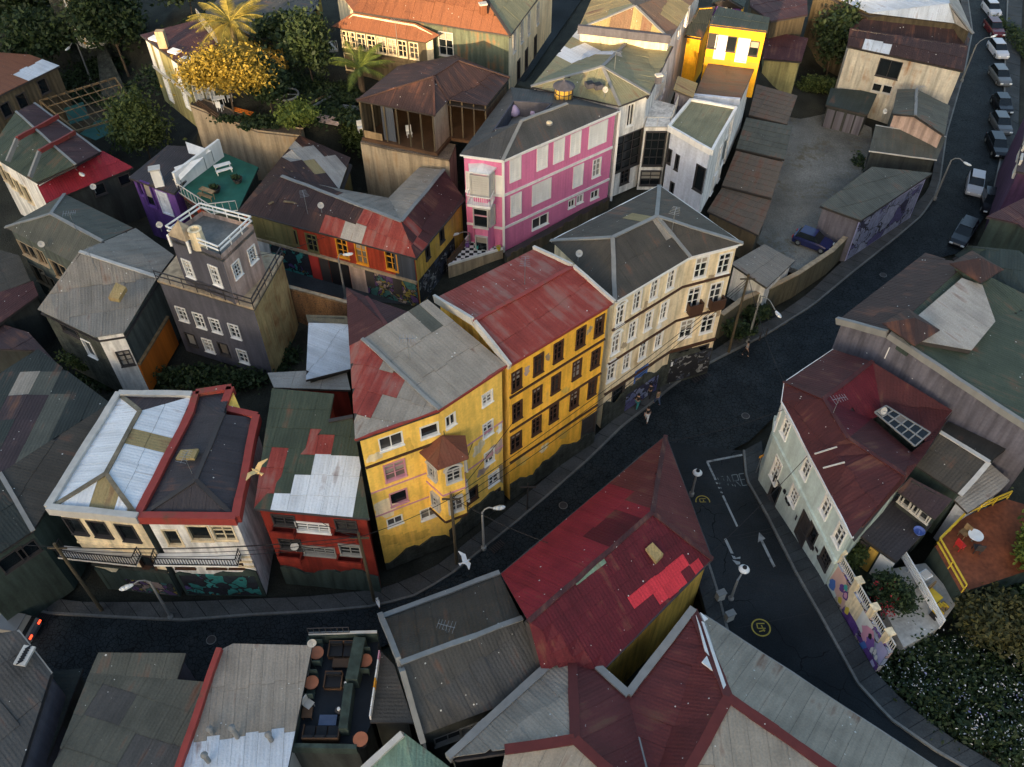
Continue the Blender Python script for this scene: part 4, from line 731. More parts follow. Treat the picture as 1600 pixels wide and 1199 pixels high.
I = bld('olive_house', 'olive green house with dark maroon roof and roof windows', dict(a=(220,55,15), b=(308,31,15), c=(342,74,15), d=(283,103,15), r=(250,40,16)), 'abcd', 8, [('abcd', 'tin_maroon')], {'ad': dict(m='olive_wall', w=[(250,95,.9,2.6,'s'),(277,112,.9,2.6,'s'),(264,141,.9,2.4,'s'),(290,152,.9,2.4,'s'),(238,86,.6,2.6,'s')]), 'dc': dict(m='olive_wall', w=[(308,140,.9,2.2,'s'),(325,135,.9,2.2,'s')])}, 'olive_wall', ridge=(), gutter=('ad',), gut_m='dark_trim')
band(I['th'], I['ad'], 11.8, .3, .12, 'offwhite'); th = I['th']
for u, v in ((243,61), (273,81), (291,94)): f = MB(); p = W(u, v, 15.1); f.box((p.x, p.y, 15.15), 1.1, .8, .16, -.5); f.build('roof_window', 'lamp_white', th)
f = MB(); p = W(257,75,15); f.box((p.x,p.y,15.8), .8, .6, 1.8); f.build('chimney', 'beige_wall', th)
f = MB()
railing(f, [W(310,30,15.1), W(340,68,15.1)], 1., .6, .05); f.build('railing', 'grey_trim', th)
I = bld('timber_house', 'old timber house with rusty roof and silver patch at the left edge', dict(a=(-60,178,9), b=(-40,80,9), c=(47,86,9), d=(93,103,9), r=(20,88,9.6)), 'abcd', 3, [('abcd', 'tin_rust', dict(patch=[(((22,116),(58,94),(92,102),(50,128)),'tin_silver'),(((30,140),(60,118),(80,118),(10,160)),'tin_maroon')]))], {'da': dict(m='wood_dark', w=[(68,135,1.1,1.6,'d','dark_trim','glass_dark'),(35,158,1.1,1.6,'d','dark_trim','glass_dark'),(10,172,1.1,1.5,'d','dark_trim','glass_dark')])}, 'wood_dark')
bh = W(146,64,7); I = {'th': thing('balcony_house', 'tall narrow yellow house with white curved balconies at the top left', 'house', bh-ZV*2.5)}; th = I['th']
f = MB(); f.box(bh+V(-1.6,3.6,3.2), 5.4, 5.4, 12, .25); f.build('wall', 'stone_dark', th); f = MB(); f.box(bh+V(-1.6,3.6,9.3), 6., 6., .25, .25); f.build('roof', 'tin_dark', th)
for z in (0, 3.3):
    p = bh+ZV*z; b = MB(); b.lathe(p-ZV*.25, [(1.5,0),(1.7,.25),(1.7,.3)], 14); bo = b.build('balcony', 'white', th); f = MB()
    for i in range(26): a = 2*pi*i/26; q = p+V(cos(a)*1.62, sin(a)*1.62, 0); q2 = p+V(cos(a+2*pi/26)*1.62, sin(a+2*pi/26)*1.62, 0); f.beam(q, q+ZV*.85, .06); f.beam(q+ZV*.85, q2+ZV*.85, .08)
    f.build('railing', 'white', bo); b = MB(); b.lathe(p+ZV*.05, [(1.15,0),(1.15,3.0)], 8); b.build('bay', 'yellow_pale', th)
    for a in (-2.5, -1.57, -.7): window(th, p+V(cos(a)*1.2, sin(a)*1.2, 1.6), V(-sin(a), cos(a), 0), 'b', .6, 2.1)
    for a in (-2.2, -1.2, -.2): f = MB(); q = p+V(cos(a)*1.6, sin(a)*1.6, 0); f.beam(q, q+ZV*3.1, .1); f.build('post', 'white', th)
# ================================================================ right-hand side: corner house, sheds, terrace
SR = lambda v: min(3.0, max(0., (v-730)/170*3.0))      # the side street climbs towards the viewer
I = bld('aqua_house', 'pale aqua corner house with a dark red hipped tin roof', dict(a=(1226,598,9.5), b=(1222,628,9.5), c=(1332,840,9.5), d=(1413,752,9.5), e=(1446,708,9.3), f=(1488,642,9.5), g=(1302,547,9.5), r=(1287,624,11.2), s=(1325,686,11.2), t=(1363,566,11.), k=(1362,655,9.2), l=(1378,648,9.2), m=(1446,690,9.2), n=(1424,708,9.2), q=(1412,742,10.4)), 'abcdefg', 0,
  [('bcqsr', 'tin_darkred'), ('cdq', 'tin_darkred'), ('abr', 'tin_darkred'), ('agtr', 'tin_darkred'), ('rtlk', 'tin_crimson_dark'), ('tfml', 'tin_darkred'), ('rks', 'tin_crimson_dark'), ('sknq', 'tin_darkred'), ('mfen', 'tin_darkred'), ('nedq', 'tin_darkred')],
  {'bc': dict(m='aqua', fm='white', w=[(1228,669,.95,1.7,'c'),(1260,732,.95,1.7,'c'),(1291,792,.95,1.7,'c'),(1312,836,1.,1.8,'c'),(1241,774,1.1,1.7,'g','white'),(1269,835,1.1,1.8,'d','dark_trim','glass_dark'),(1290,873,1.1,1.6,'g','dark_trim'),(1213,735,1.1,2.4,'g','white'),(1255,826,1.2,2.6,'D','dark_trim'),(1211,768,1.2,2.4,'d','dark_trim','glass_dark')], b=[(5.9,.35,.16,'aqua'),(9.3,.3,.2,'white')]), 'ab': dict(m='aqua', w=[(1216,660,.9,2.,'c')], b=[(5.9,.35,.16,'aqua'),(9.3,.3,.2,'white')])}, 'aqua_low', cat='building', ridge=('rs','sq','rt','ra'), ridge_m='tin_darkred', gutter=('ab','bc','ag'), gut_m='white')
scrawl(I, 'bc', .3, .55, 3.2, 4.0, ['graffiti_black'], 6, 12, .02); scrawl(I, 'bc', .6, .9, 3.6, 4.4, ['graffiti_black'], 6, 14, .02); AQ = I
# courtyard skylight with its panes
P_ = I['P']; k4 = [P_['k']+ZV*.7, P_['l']+ZV*.9, P_['m']+ZV*.9, P_['n']+ZV*.7]; f = MB()
for i in range(7): a_, b_ = k4[0].lerp(k4[3], i/6), k4[1].lerp(k4[2], i/6); f.beam(a_, b_, .08, .1)
for t in (0, .5, 1): f.beam(k4[0].lerp(k4[1], t), k4[3].lerp(k4[2], t), .09, .1)
so = f.build('skylight', 'grey_trim', I['th'])
for i in range(6):
    for j in range(2):
        q = [k4[0].lerp(k4[3], (i+a)/6).lerp(k4[1].lerp(k4[2], (i+a)/6), (j+b)/2) for a, b in ((.04,.04),(.96,.04),(.96,.96),(.04,.96))]; f = MB(); f.hexa([x-ZV*.02 for x in q], q); f.build('pane', 'glass_dark', so)
for a_, b_ in (((1271,714,9.9),(1306,703,10.6)), ((1284,736,9.9),(1318,727,10.5))): f = MB(); f.beam(W(*a_)+ZV*.3, W(*b_)+ZV*.3, .08, .08); f.build('pipe', 'offwhite', I['th'])
I = bld('grey_shed', 'dark grey corrugated gabled shed behind the aqua house', dict(a=(1422,722,8), b=(1482,660,8), c=(1572,702,8), d=(1500,774,8), r=(1465,674,9), s=(1545,723,9)), 'abcd', 3, [('arsd','tin_dark',dict(sw=.8)),('rbcs','tin_dark',dict(sw=.8))], {}, 'green_wall', cat='shed', ridge=('rs','sd'), ridge_m='offwhite')
I = bld('brown_shed', 'small maroon lean-to with a strip of windows behind the aqua house', dict(a=(1402,768,7.4), b=(1422,746,8), c=(1488,781,8), d=(1461,812,7.4)), 'abcd', 3, [('abcd','tin_graymaroon')], {'ad': dict(m='dark_wall', fm='offwhite', w=[(1408+i*11, 779+i*8.5, .8, .8, 'd', 'offwhite', 'glass_dark') for i in range(5)])}, 'green_wall', cat='shed')
flatbox('flat_annex', 'flat dark felt roof annex at the end of the aqua house', [(1345,838,5.8),(1402,774,5.8),(1456,820,5.8),(1401,878,5.8)], 1, 'tin_black', 'green_wall', cat='house', ro=dict(sw=2.2, sl=6))
flatbox('slab_roof', 'light grey slab roof beside the orange terrace', [(1490,780,6.6),(1548,726,6.6),(1578,752,6.6),(1560,770,6.6),(1512,802,6.6)], 2, 'tin_lightgrey', 'lilac_white', cat='house', ro=dict(sw=1.2, sl=1.4))
OTp = [W(*p) for p in ((1461,853,5.2),(1505,809,5.2),(1573,780,5.2),(1640,800,5.2),(1640,880,5.2),(1502,926,5.2))]
th = thing('roof_terrace', 'orange-brown roof terrace with yellow railings at the right edge', 'terrace', (OTp[0].x, OTp[0].y, 1)); f = MB(); f.hexa([V(p.x,p.y,1) for p in OTp], [p-ZV*.06 for p in OTp]); f.build('wall', 'green_wall', th); f = MB(); f.hexa([p-ZV*.06 for p in OTp], OTp); f.build('floor', 'orange_deck', th)
f = MB(); railing(f, [OTp[5], OTp[0], OTp[1], OTp[2]], .9, 1.2, .06, (.5, 1.)); f.build('railing', 'yellow_rail', th)
# long lilac gable wall and the roofs behind it
I = bld('long_house', 'long house with lilac corrugated gable wall and brown, white and green roofs', dict(a=(1310,501,11), b=(1446,396,11), c=(1508,414,12.6), d=(1640,480,10.6), e=(1640,690,10.6), r=(1388,522,12.6), h=(1552,508,11.6), i=(1515,553,11.6), j=(1432,538,12.1), k=(1432,500,12.3), l=(1500,441,12.3), m=(1532,451,12)), 'abcder', 0,
  [('abcr', 'tin_brown', dict(sw=.9)), ('rcd', 'tin_green', dict(sw=.8, sl=1.3, patch=[(((1500,400),(1640,440),(1640,480),(1545,470)),'tin_green')])), ('rde', 'tin_green', dict(sw=.8, sl=1.3, patch=[(((1440,545),(1520,560),(1640,640),(1640,700)),'tin_green')]))],
  {'ar': dict(m='lilac_tin'), 're': dict(m='lilac_tin')}, 'dark_wall', cat='building', parapet=('ar','re'), par_m='grey_trim', par_h=.2, par_w=.3)
def onroof(P_, tri, pxs, lift):
    A, B, C_ = (P_[k] for k in tri); n = (B-A).cross(C_-A).normalized(); q = [WP(u, v, A, n)+ZV*lift for u, v in pxs]; return q if newell(q).z > 0 else q[::-1]
q = onroof(I['P'], 'rce', ((1430,500),(1500,440),(1532,451),(1552,508),(1515,553),(1432,538)), .3); f = MB(); slab(f, q, .3); wo = f.build('white_roof', 'dark_trim', I['th']); sheets(I['th'], wo, q, 'tin_lightgrey', sw=1.6, sl=5)
panel(I, 're', .03, .036, 10.3, 11.4, 'white', 'painted_mark', .03)
for u, v in ((1423,512), (1525,418)):
    p = W(u, v, 13); f = MB(); f.box((p.x,p.y,12.3), 1.9, 1.9, 1.6, .6); do = f.build('dormer', 'green_wall', I['th']); f = MB(); c = p+ZV*.9
    cr_ = [p+V(cos(.6+pi/4+i*pi/2)*1.9, sin(.6+pi/4+i*pi/2)*1.9, .1) for i in range(4)]
    for i in range(4): f.hexa([cr_[i]-ZV*.08, cr_[(i+1) % 4]-ZV*.08, c-ZV*.1], [cr_[i], cr_[(i+1) % 4], c])
    f.build('dormer_roof', 'tin_brown', do)
flatbox('teal_roofed_house', 'dark teal tin roof at the right edge behind the long house', [(1492,399,10.5),(1513,384,11.5),(1592,392,11.5),(1640,430,10.5),(1640,500,10)], 0, 'tin_teal', 'green_wall', cat='house')
I = bld('street_house', 'dark green house with maroon roof on the street bend at right', dict(a=(1541,339,9.5), b=(1640,290,9.5), c=(1660,400,9.5), d=(1590,350,9.5)), 'abcd', 0, [('abcd', 'tin_maroon')], {}, 'green_wall')
I = bld('purple_street_house', 'purple-pink clapboard house at the top right edge of street', dict(a=(1588,268,9), b=(1612,150,9), c=(1700,160,9), d=(1700,290,9)), 'abcd', 0, [('abcd', 'tin_graymaroon')], {'ab': dict(m='plum', w=[(1592,260,1.2,1.8,'s','offwhite'),(1598,235,1.2,1.8,'s','offwhite')])}, 'plum')
# ================================================================ upper right: yard, sheds, rusty houses
I = bld('flat_shed', 'grey-green tin shed beside the yard with a painted street wall', dict(a=(1281,322,5.4), b=(1362,261,5.4), c=(1457,271,5.4), d=(1345,345,5.2)), 'abcd', 0, [('abcd', 'tin_mossgrey', dict(sw=1.2))], {'ad': dict(m='lilac_tin'), 'dc': dict(m='graffiti_lilac')}, 'green_wall', cat='shed'); panel(I, 'dc', .02, .98, .2, 4.7, 'mural_sea', 'mural_panel', .03)
flatbox('hut', 'small beige tin-roofed hut with white wall at the yard wall', [(1142,412,4.4),(1194,382,4.4),(1242,408,4.0),(1198,450,4.0)], .5, 'tin_beige', 'white_wall', cat='shed')
I = bld('gabled_house', 'grey-green gabled house with a pale pediment by the street', dict(a=(1394,178,7), b=(1402,140,7), c=(1484,166,7), d=(1476,212,7), r=(1430,181,'ad'), s=(1432,140,'bc')), 'abcd', 0, [('arsb','tin_mossgrey'),('rdcs','tin_mossgrey')], {'ad': dict(m='pinkish', g='r')}, 'greygreen_wall', ridge=('rs',))
flatbox('front_shed', 'lower grey tin roof in front of the gabled house', [(1368,196,5.6),(1478,214,5.6),(1464,250,5.0),(1358,236,5.0)], 0, 'tin_mossgrey', 'dark_wall', cat='shed', gutter=('ab','cd'), gut_m='offwhite')
I = bld('garage', 'dark garage block with lilac double doors facing the yard', dict(a=(1290,164,4.8), b=(1298,138,4.8), c=(1372,144,4.8), d=(1356,180,4.8)), 'abcd', 1.5, [('abcd', 'tin_teal')], {}, 'dark_wall', cat='garage')
for f0 in (.03, .27, .54, .78): panel(I, 'ad', f0, f0+.2, 1.6, 4.3, 'lilac_tin', 'garage_door', .06)
I = bld('rusty_house', 'pale rust-streaked tin house with dark roof beside the street', dict(a=(1324,72,9.5), b=(1328,44,10.5), c=(1513,72,10.5), d=(1506,111,9.5), e=(1475,95,9.5)), 'abcd', 1, [('abcd', 'tin_brown', dict(patch=[(((1345,68),(1360,62),(1390,66),(1388,76),(1355,74)),'tin_silver')]))], {'ad': dict(m='rusty_white', fm='dark_trim', w=[(1389,108,2.4,2.,'b','dark_trim','glass_dark'),(1370,137,1.,1.,'d','offwhite','glass_dark'),(1386,140,1.,1.,'d','offwhite','glass_dark')])}, 'rusty_white')
I = bld('white_roofed_villa', 'long house with pale silver roof at the top right', dict(a=(1358,21,10.5), b=(1270,-20,10.5), c=(1480,-40,10.5), d=(1520,53,10.5), e=(1493,37,10.5), r=(1484,6,12)), 'abcde', 1, [('abcr','tin_silver'),('rcd','tin_lightgrey'),('rde','tin_lightgrey'),('are','tin_silver')], {'ae': dict(m='wood_dark')}, 'wood_dark', ridge=('rd','re'), ridge_m='grey_trim')
flatbox('rust_lean_to', 'dark rust-striped lean-to roof between silver roof and rusty house', [(1358,24,10),(1493,39,10),(1516,62,9),(1510,72,8.9),(1328,44,8.9)], 1, 'tin_brown', 'wood_dark', cat='shed')
flatbox('red_shed', 'dark red tin shed roof left of the yard tree', [(1196,48,8),(1263,60,8),(1252,97,7.4),(1192,92,7.4)], 3, 'tin_maroon', 'olive_wall', cat='shed')
SH = [('tan board shed roof along the yard, farthest one', [(1182,132,7),(1246,150,7),(1230,195,6.6),(1170,180,6.6)], 'tin_brownwood'), ('grey board shed roof along the yard, second from far', [(1166,184,6.6),(1238,198,6.6),(1226,250,6.2),(1150,232,6.2)], 'tin_mossgrey'), ('dark brown slatted shed roof along the yard', [(1150,236,6.2),(1224,254,6.2),(1206,310,5.6),(1128,290,5.6)], 'tin_brownwood'), ('grey weathered shed roof nearest the cream corner building', [(1128,294,5.4),(1206,314,5.4),(1185,368,5),(1105,330,5)], 'tin_brownwood')]
for l, p, m in SH: flatbox('yard_shed', l, p, 1.5, m, 'wood_dark', cat='shed', group='sheds along the yard', ro=dict(sw=2.0, sl=.9, name='roof_board'))
# ================================================================ foreground roofs
I = bld('wedge_building', 'wedge-shaped corner building with a crimson hipped tin roof', dict(a=(1040,682,7.2), b=(1112,874,7.2), c=(944,1045,7.2), d=(846,1047,7.2), e=(783,898,7.2), r=(1019,802,9.8), s=(826,972,9.8)), 'abcde', 0,
  [('arse', 'tin_crimson', dict(patch=[(((1019,802),(1040,682),(960,742),(975,790)),'tin_brickred'),(((922,848),(972,800),(1004,814),(955,856)),'tin_crimson_dark'),(((890,903),(932,866),(941,875),(902,910)),'tin_palegreen')])), ('abr', 'tin_brickred'), ('rbcds', 'tin_crimson_dark', dict(sw=.8, sl=.9, patch=[(((1064,866),(1070,856),(1100,882),(1062,918),(1040,905)),'tin_bright_red'),(((1040,905),(1062,918),(1015,945),(988,958),(983,945),(1005,925),(1030,902)),'tin_bright_red'),(((902,911),(935,875),(949,884),(912,919)),'tin_palegreen')]))],  # dark crimson patch near the ridge paints a shaded area into the sheets
  {'bc': dict(m='ochre', top=7.0), 'ab': dict(m='red_wall'), 'ae': dict(m='wood_dark')}, 'dark_wall', cat='building', ridge=('rs','ra','rb'), ridge_m='tin_maroon', gutter=('ae','ab','bc'), gut_m='dark_trim')
f = MB(); t = [W(1008,860,9.05), W(1019,850,9.2), W(1036,868,8.7), W(1025,880,8.6)]; f.hexa([p-ZV*.2 for p in t], [p+ZV*.18 for p in t]); so = f.build('skylight', 'tin_tan', I['th'])
I = bld('grey_warehouse', 'dark grey gabled warehouse roof left of the wedge building', dict(a=(596,966,7), b=(780,897,7), c=(848,1050,6.6), d=(776,1105,6.6), e=(657,1149,6.6), r=(625,1037,'ae'), s=(815,967,8.4)), 'abcde', 0,
  [('arsb', 'tin_dark'), ('rscde', 'tin_slate')], {'ae': dict(m='offwhite', g='r'), 'de': dict(m='dark_wall', w=[(700,1153,1.6,1.1,'b','grey_trim','glass_dark'),(745,1135,2.,1.1,'g','grey_trim','glass_dark')])}, 'dark_wall', cat='building', ridge=('rs',), ridge_m='grey_trim', parapet=('ar','re','ab'), par_m='grey_trim', par_h=.25, par_w=.3)
Z = 7.0
I = bld('zigzag_building', 'large building with zigzag parapet, red valley roofs and grey corrugated wings', dict(a=(700,1185,Z), b=(893,1008,Z), c=(981,1087,Z), d=(1082,954,Z), e=(1100,962,Z), f=(1470,1205,Z), g=(1300,1330,Z), h=(760,1330,Z), r=(898,1156,9.), s=(1138,1091,9.2), t=(1020,1240,7.4), k=(790,1172,8.6), l=(985,1235,9), m=(1330,1225,9.2), n=(1060,1235,9)), 'abcdefgh', 0,
  [('abrk', 'tin_grey', dict(sw=.9, sl=3.5)), ('bctlr', 'tin_brickred', dict(sw=1.2, sl=4)), ('cdsnt', 'tin_brickred', dict(sw=1.2, sl=4)), ('des', 'tin_lightgrey'), ('efms', 'tin_warmgrey', dict(sw=.9, sl=3.5)), ('krlh', 'tin_warmgrey', dict(sw=.9, sl=3.5)), ('smgn', 'tin_warmgrey', dict(sw=.9, sl=3.5)), ('tnghl', 'tin_maroon')],
  {}, 'stone_dark', cat='building', ridge=('br','rk','rl','ds','sm','sn'), ridge_m='maroon_trim', parapet=('ab','bc','cd'), par_m='grey_trim', par_h=.3, par_w=.45, gutter=('ef','ct'), gut_m='grey_trim', rw=.55)
for P4 in ([(1087,962),(1094,980),(1108,1026),(1101,1018)], [(1094,958),(1106,968),(1100,972)], [(1096,972),(1100,974),(1134,1072),(1130,1078)], [(1096,1036),(1104,1026),(1113,1049)]):
    f = MB(); q = [W(u, v, 7.25+2.0*min(1, max(0, (v-956)/134))) for u, v in P4]; q = q if newell(q).z > 0 else q[::-1]; f.hexa(q, [p+ZV*.1 for p in q]); f.build('torn_membrane', 'white', I['th'])
I = bld('green_gable', 'pale green rusty gable end at the bottom edge', dict(a=(560,1212,5.5), b=(632,1146,6.5), c=(712,1206,5.5), d=(640,1290,6)), 'abcd', 0, [('abcd', 'tin_palegreen')], {}, 'dark_wall', parapet=('ab',), par_m='offwhite', par_h=.25)
I = bld('corrugated_hall', 'grey and silver corrugated flat hall roof beside the rooftop bar', dict(a=(345,1016,6), b=(364,1006,6), c=(488,1009,6), d=(446,1220,5.6), e=(275,1220,5.6)), 'abcde', 0, [('abcde', 'tin_grey', dict(dirv=(.12,-1,0), sw=.7, sl=4, patch=[(((250,1230),(312,1127),(470,1127),(460,1230)),'tin_silver'),(((250,1230),(300,1127),(480,1127),(460,1230)),'tin_silver')]))], {}, 'offwhite', cat='building', parapet=('ae',), par_m='red_trim', par_h=.4, par_w=.35)
for u, v, h in ((371,1152,1.3), (332,1146,.6), (326,1190,.9), (424,1157,.8)):
    f = MB(); p = W(u, v, 5.8); f.tube(p, p+ZV*h, .14, .14, 10); f.lathe(p+ZV*h, [(.2,0),(.2,.08),(.05,.2)], 10); f.build('vent_pipe', 'grey_trim', I['th'])
I = bld('mossy_flat_roof', 'mossy dark flat tin roof at the bottom left', dict(a=(140,1052,5), b=(154,1020,5.2), c=(291,1021,5.2), d=(277,1062,5), e=(322,1066,5), f=(270,1225,4.8), g=(72,1225,4.8)), 'abcdefg', 0, [('abcd', 'tin_mossgrey', dict(sw=1.1, sl=2)), ('adefg', 'tin_mossgrey', dict(sw=1.2, sl=2.4, dirv=(-.3,-1,0), patch=[(((160,1230),(165,1168),(290,1170),(280,1230)),'tin_slate'),(((140,1070),(210,1070),(200,1110),(135,1110)),'tin_slate')]))], {}, 'slate_wall', cat='building')
I = bld('signed_house', 'dark house with a small sign board at the bottom left corner', dict(a=(-60,1000,7), b=(28,985,7), c=(80,1052,6), d=(20,1240,6), e=(-80,1240,6), r=(10,1060,7.2)), 'abcde', 0, [('abcde', 'tin_slate', dict(sw=1.3, sl=4))], {}, 'slate_wall', gutter=('bc',), gut_m='grey_trim')
f = MB(); p, q = W(30,1040,7.1), W(47,1010,7.1); f.beam(p, q, .7, .15); so = f.build('sign_board', 'offwhite', I['th']); f = MB()
for i in range(7): c_ = p.lerp(q, .1+.13*i); f.beam(c_+V(-.15,-.1,.1), c_+V(.15,.15,.1), .08, .03)
f.build('sign_lettering', 'black', so)
flatbox('side_yard', 'dark green low roof strip beside the mossy flat roof', [(30,1130,3),(80,1050,3),(130,1045,3),(60,1225,3),(20,1225,3)], 0, 'tin_darkgreen', 'dark_wall', cat='shed', ro=dict(sw=2,sl=6))
flatbox('small_flat_roof', 'narrow dark flat roof with coloured railing between bar and warehouse', [(596,1019,5.4),(616,1040,5.4),(646,1130,5.4),(578,1129,5.4)], 0, 'tin_slate', 'dark_wall', cat='shed', ro=dict(sw=1.2, sl=5))
# rooftop bar
BZ = 4.6
bp = [W(u, v, BZ) for u, v in ((487,1003),(592,1000),(580,1130),(560,1175),(458,1173))]
bar = thing('rooftop_bar', 'rooftop bar terrace with dark deck between flat roofs', 'terrace', (bp[0].x, bp[0].y, 0)); f = MB(); f.hexa([V(p.x,p.y,0) for p in bp], [p-ZV*.05 for p in bp]); f.build('wall', 'dark_wall', bar); f = MB(); f.hexa([p-ZV*.05 for p in bp], bp); f.build('deck', 'deck_dark', bar)
f = MB(); f.beam(bp[0]+ZV*.5, bp[1]+ZV*.5, .3, 1.); f.beam(bp[0]+ZV*.35, bp[4]+ZV*.35, .3, .7); f.beam(bp[4]+ZV*.4, bp[3]+ZV*.4, .25, .8); f.build('parapet', 'green_wall', bar)
f = MB(); f.beam(bp[0]+ZV*1.05, bp[1]+ZV*1.05, .16, .08); f.build('coping', 'offwhite', bar)
f = MB(); railing(f, [bp[0]+ZV*1.1, bp[0].lerp(bp[1], .6)+ZV*1.1], .6, .35, .03); f.build('railing', 'dark_trim', bar)
f = MB(); a_, b_ = W(566,1010,BZ), W(553,1075,BZ); f.beam(a_+ZV*.6, b_+ZV*.6, .7, 1.2); a_, b_ = W(549,1080,BZ), W(540,1150,BZ); f.beam(a_+ZV*.55, b_+ZV*.55, .5, 1.1); f.build('planter', 'green_wall', bar)
f = MB(); a_, b_ = W(594,1022,5.5), W(579,1126,5.5)
cols = ['graffiti_pink','white','white','orange_trim','white','white','white']
for i, m in enumerate(cols): f = MB(); f.beam(a_.lerp(b_, i/7)+ZV*.25, a_.lerp(b_, (i+.92)/7)+ZV*.25, .08, .5); f.build('rail_panel', m, bar)
def round_table(u, v, label, z=BZ, m='copper_table', r=.42):
    p = W(u, v, z); t = thing('round_table', label, 'table', p, 'round tables on the rooftop bar'); f = MB(); f.lathe(p+ZV*.72, [(r,0),(r,.05)], 16); f.build('table_top', m, t); f = MB(); f.tube(p, p+ZV*.72, .05); f.lathe(p, [(.28,0),(.28,.03)], 10); f.build('pedestal', 'black', t); return t
def chair(u, v, rz, label, z=BZ, m='green_wall', group='chairs on the rooftop bar'):
    p = W(u, v, z); t = thing('chair', label, 'chair', p, group); ca, sa = cos(rz), sin(rz)
    L = lambda x, y, z_: p+V(x*ca-y*sa, x*sa+y*ca, z_)
    f = MB(); f.box(L(0,0,.46), .5, .5, .07, rz); f.build('seat', m, t); f = MB(); f.box(L(0,.24,.78), .5, .06, .55, rz); f.build('backrest', m, t)
    for x in (-.2, .2):
        for y in (-.2, .2): f = MB(); f.beam(L(x,y,0), L(x,y,.45), .04); f.build('leg', m, t)
    return t
TB = [(498,1029,'left of the drinks sofa','far left round copper table on the rooftop bar'), (573,1041,'','round copper table beside the bar planter'), (490,1075,'','round copper table at the middle of left parapet'), (566,1163,'','round copper table at the bottom corner of rooftop bar')]
for u, v, _, l in TB: round_table(u, v, l)
for u, v, rz, l in ((500,1018,0,'dark chair above the far left copper table'),(499,1039,pi,'dark chair below the far left copper table'),(574,1030,0,'dark chair above the copper table by planter'),(573,1051,pi,'dark chair below the copper table by planter'),(492,1065,0,'dark chair above the middle left copper table'),(487,1090,pi,'dark chair below the middle left copper table'),(484,1105,1.,'pale grey chair beside the wooden drum table')): chair(u, v, rz, l, m='offwhite' if 'pale' in l else 'green_wall')
def sofa(u, v, rz, w, label, m='black', fr='wood'):
    p = W(u, v, BZ); t = thing('sofa', label, 'sofa', p, 'sofas on the rooftop bar'); ca, sa = cos(rz), sin(rz); L = lambda x, y, z_: p+V(x*ca-y*sa, x*sa+y*ca, z_)
    f = MB(); f.box(L(0,0,.2), w, .85, .2, rz); f.box(L(0,.42,.45), w, .06, .7, rz); f.box(L(-w/2,0,.38), .07, .85, .5, rz); f.box(L(w/2,0,.38), .07, .85, .5, rz); f.build('frame', fr, t)
    k = max(1, round(w/.75))
    for i in range(k): x = -w/2+w*(i+.5)/k; f = MB(); f.box(L(x,-.02,.38), w/k-.08, .75, .18, rz); f.build('cushion', m, t); f = MB(); f.box(L(x,.33,.6), w/k-.1, .14, .4, rz); f.build('back_cushion', m, t)
    return t
sofa(538,1021,0,1.7,'black two-seat sofa with white throw at the street end of bar'); sofa(523,1069,0,1.,'black armchair with wooden frame in the middle of the deck'); sofa(504,1150,pi,2.,'black sofa with wooden frame at the bottom of bar')
def low_table(u, v, w, d, label, m): p = W(u, v, BZ); t = thing('coffee_table', label, 'table', p); f = MB(); f.box(p+ZV*.42, w, d, .06); f.build('table_top', m, t); [MB().beam(p+V(x,y,0), p+V(x,y,.4), .06).build('leg', m, t) for x in (-w/2+.06, w/2-.06) for y in (-d/2+.06, d/2-.06)]; return t
low_table(537,1041,1.2,.55,'wooden coffee table in front of two-seat sofa','wood'); low_table(514,1130,1.,.6,'dark blue coffee table in front of the bottom sofa','jean'); low_table(482,1118,.6,.6,'square wooden table by the left parapet','wood')
for u, v, l in ((542,1073,'small round lantern on deck beside the armchair'),(531,1113,'small round lantern on deck near the blue table')):
    p = W(u, v, BZ); t = thing('lantern', l, 'lantern', p, 'deck lanterns'); MB().lathe(p, [(.25,0),(.25,.35),(.18,.4)], 10).build('body', 'dark_trim', t); MB().lathe(p+ZV*.4, [(.1,0),(.1,.12)], 8).build('candle', 'lamp_white', t)
# ================================================================ ground, added sun-blocking ridge, streets
CP = [(-50,700,-.3),(60,700,-.3),(150,930,-.3),(300,930,-.3),(450,930,-.3),(600,900,-.3),(750,800,-.3),(900,700,-.3),(1000,620,-.3),(1150,540,-.3),(1300,450,-.3),(1450,330,-.3),(1500,150,-.3),(1530,0,-.3),(1600,50,1),(1600,300,-.3),(1500,500,-.3),(1400,650,-.3),(1250,750,-.3),(1100,750,-.3),(1150,1000,-.3),(800,1000,-.3),(500,1100,-.3),(200,1150,-.3),(0,1100,-.3),(1000,1150,-.3),(1300,1150,-.3),(1600,1150,-.3),
      (1250,280,1.6),(1300,230,1.6),(1200,200,1.8),(1230,350,1.2),(1290,120,2.),(1230,60,4),(1400,120,1.),(1400,20,1.5),
      (400,560,2.2),(300,590,2.2),(460,540,2.4),(500,470,3.6),(420,480,3.6),(620,470,3.9),(690,430,4.2),(720,370,4.6),(790,400,4.6),(900,340,4.6),(1000,290,4.8),(560,260,4.5),(630,260,4.5),(600,300,4.),(700,300,4.5),
      (480,180,10.2),(530,170,10.4),(440,150,10.2),(420,120,10.2),(560,120,10.4),(620,200,10.3),(700,130,10.4),(500,100,10.4),(380,150,10.5),(330,150,10.5),(460,60,10.5),(820,100,5),(860,30,5),(1080,100,7.5),(1150,110,7),(1060,60,8),
      (200,200,3),(150,160,3),(240,230,3),(280,200,4),(170,110,3.5),(130,120,3.),(60,180,2.),(20,60,3),(60,30,5),(180,30,6),(230,30,7),(300,10,9),(400,20,10),(305,270,3.6),(350,285,3.8),(400,300,4),(440,305,4),(470,300,4),(330,262,3.7),(380,278,3.8),(280,250,3.5),(20,350,1.5),(150,300,1.8),(230,350,2.4),(50,440,1),(30,520,1),(100,580,1.5),(180,610,1.8),(250,610,2.)]
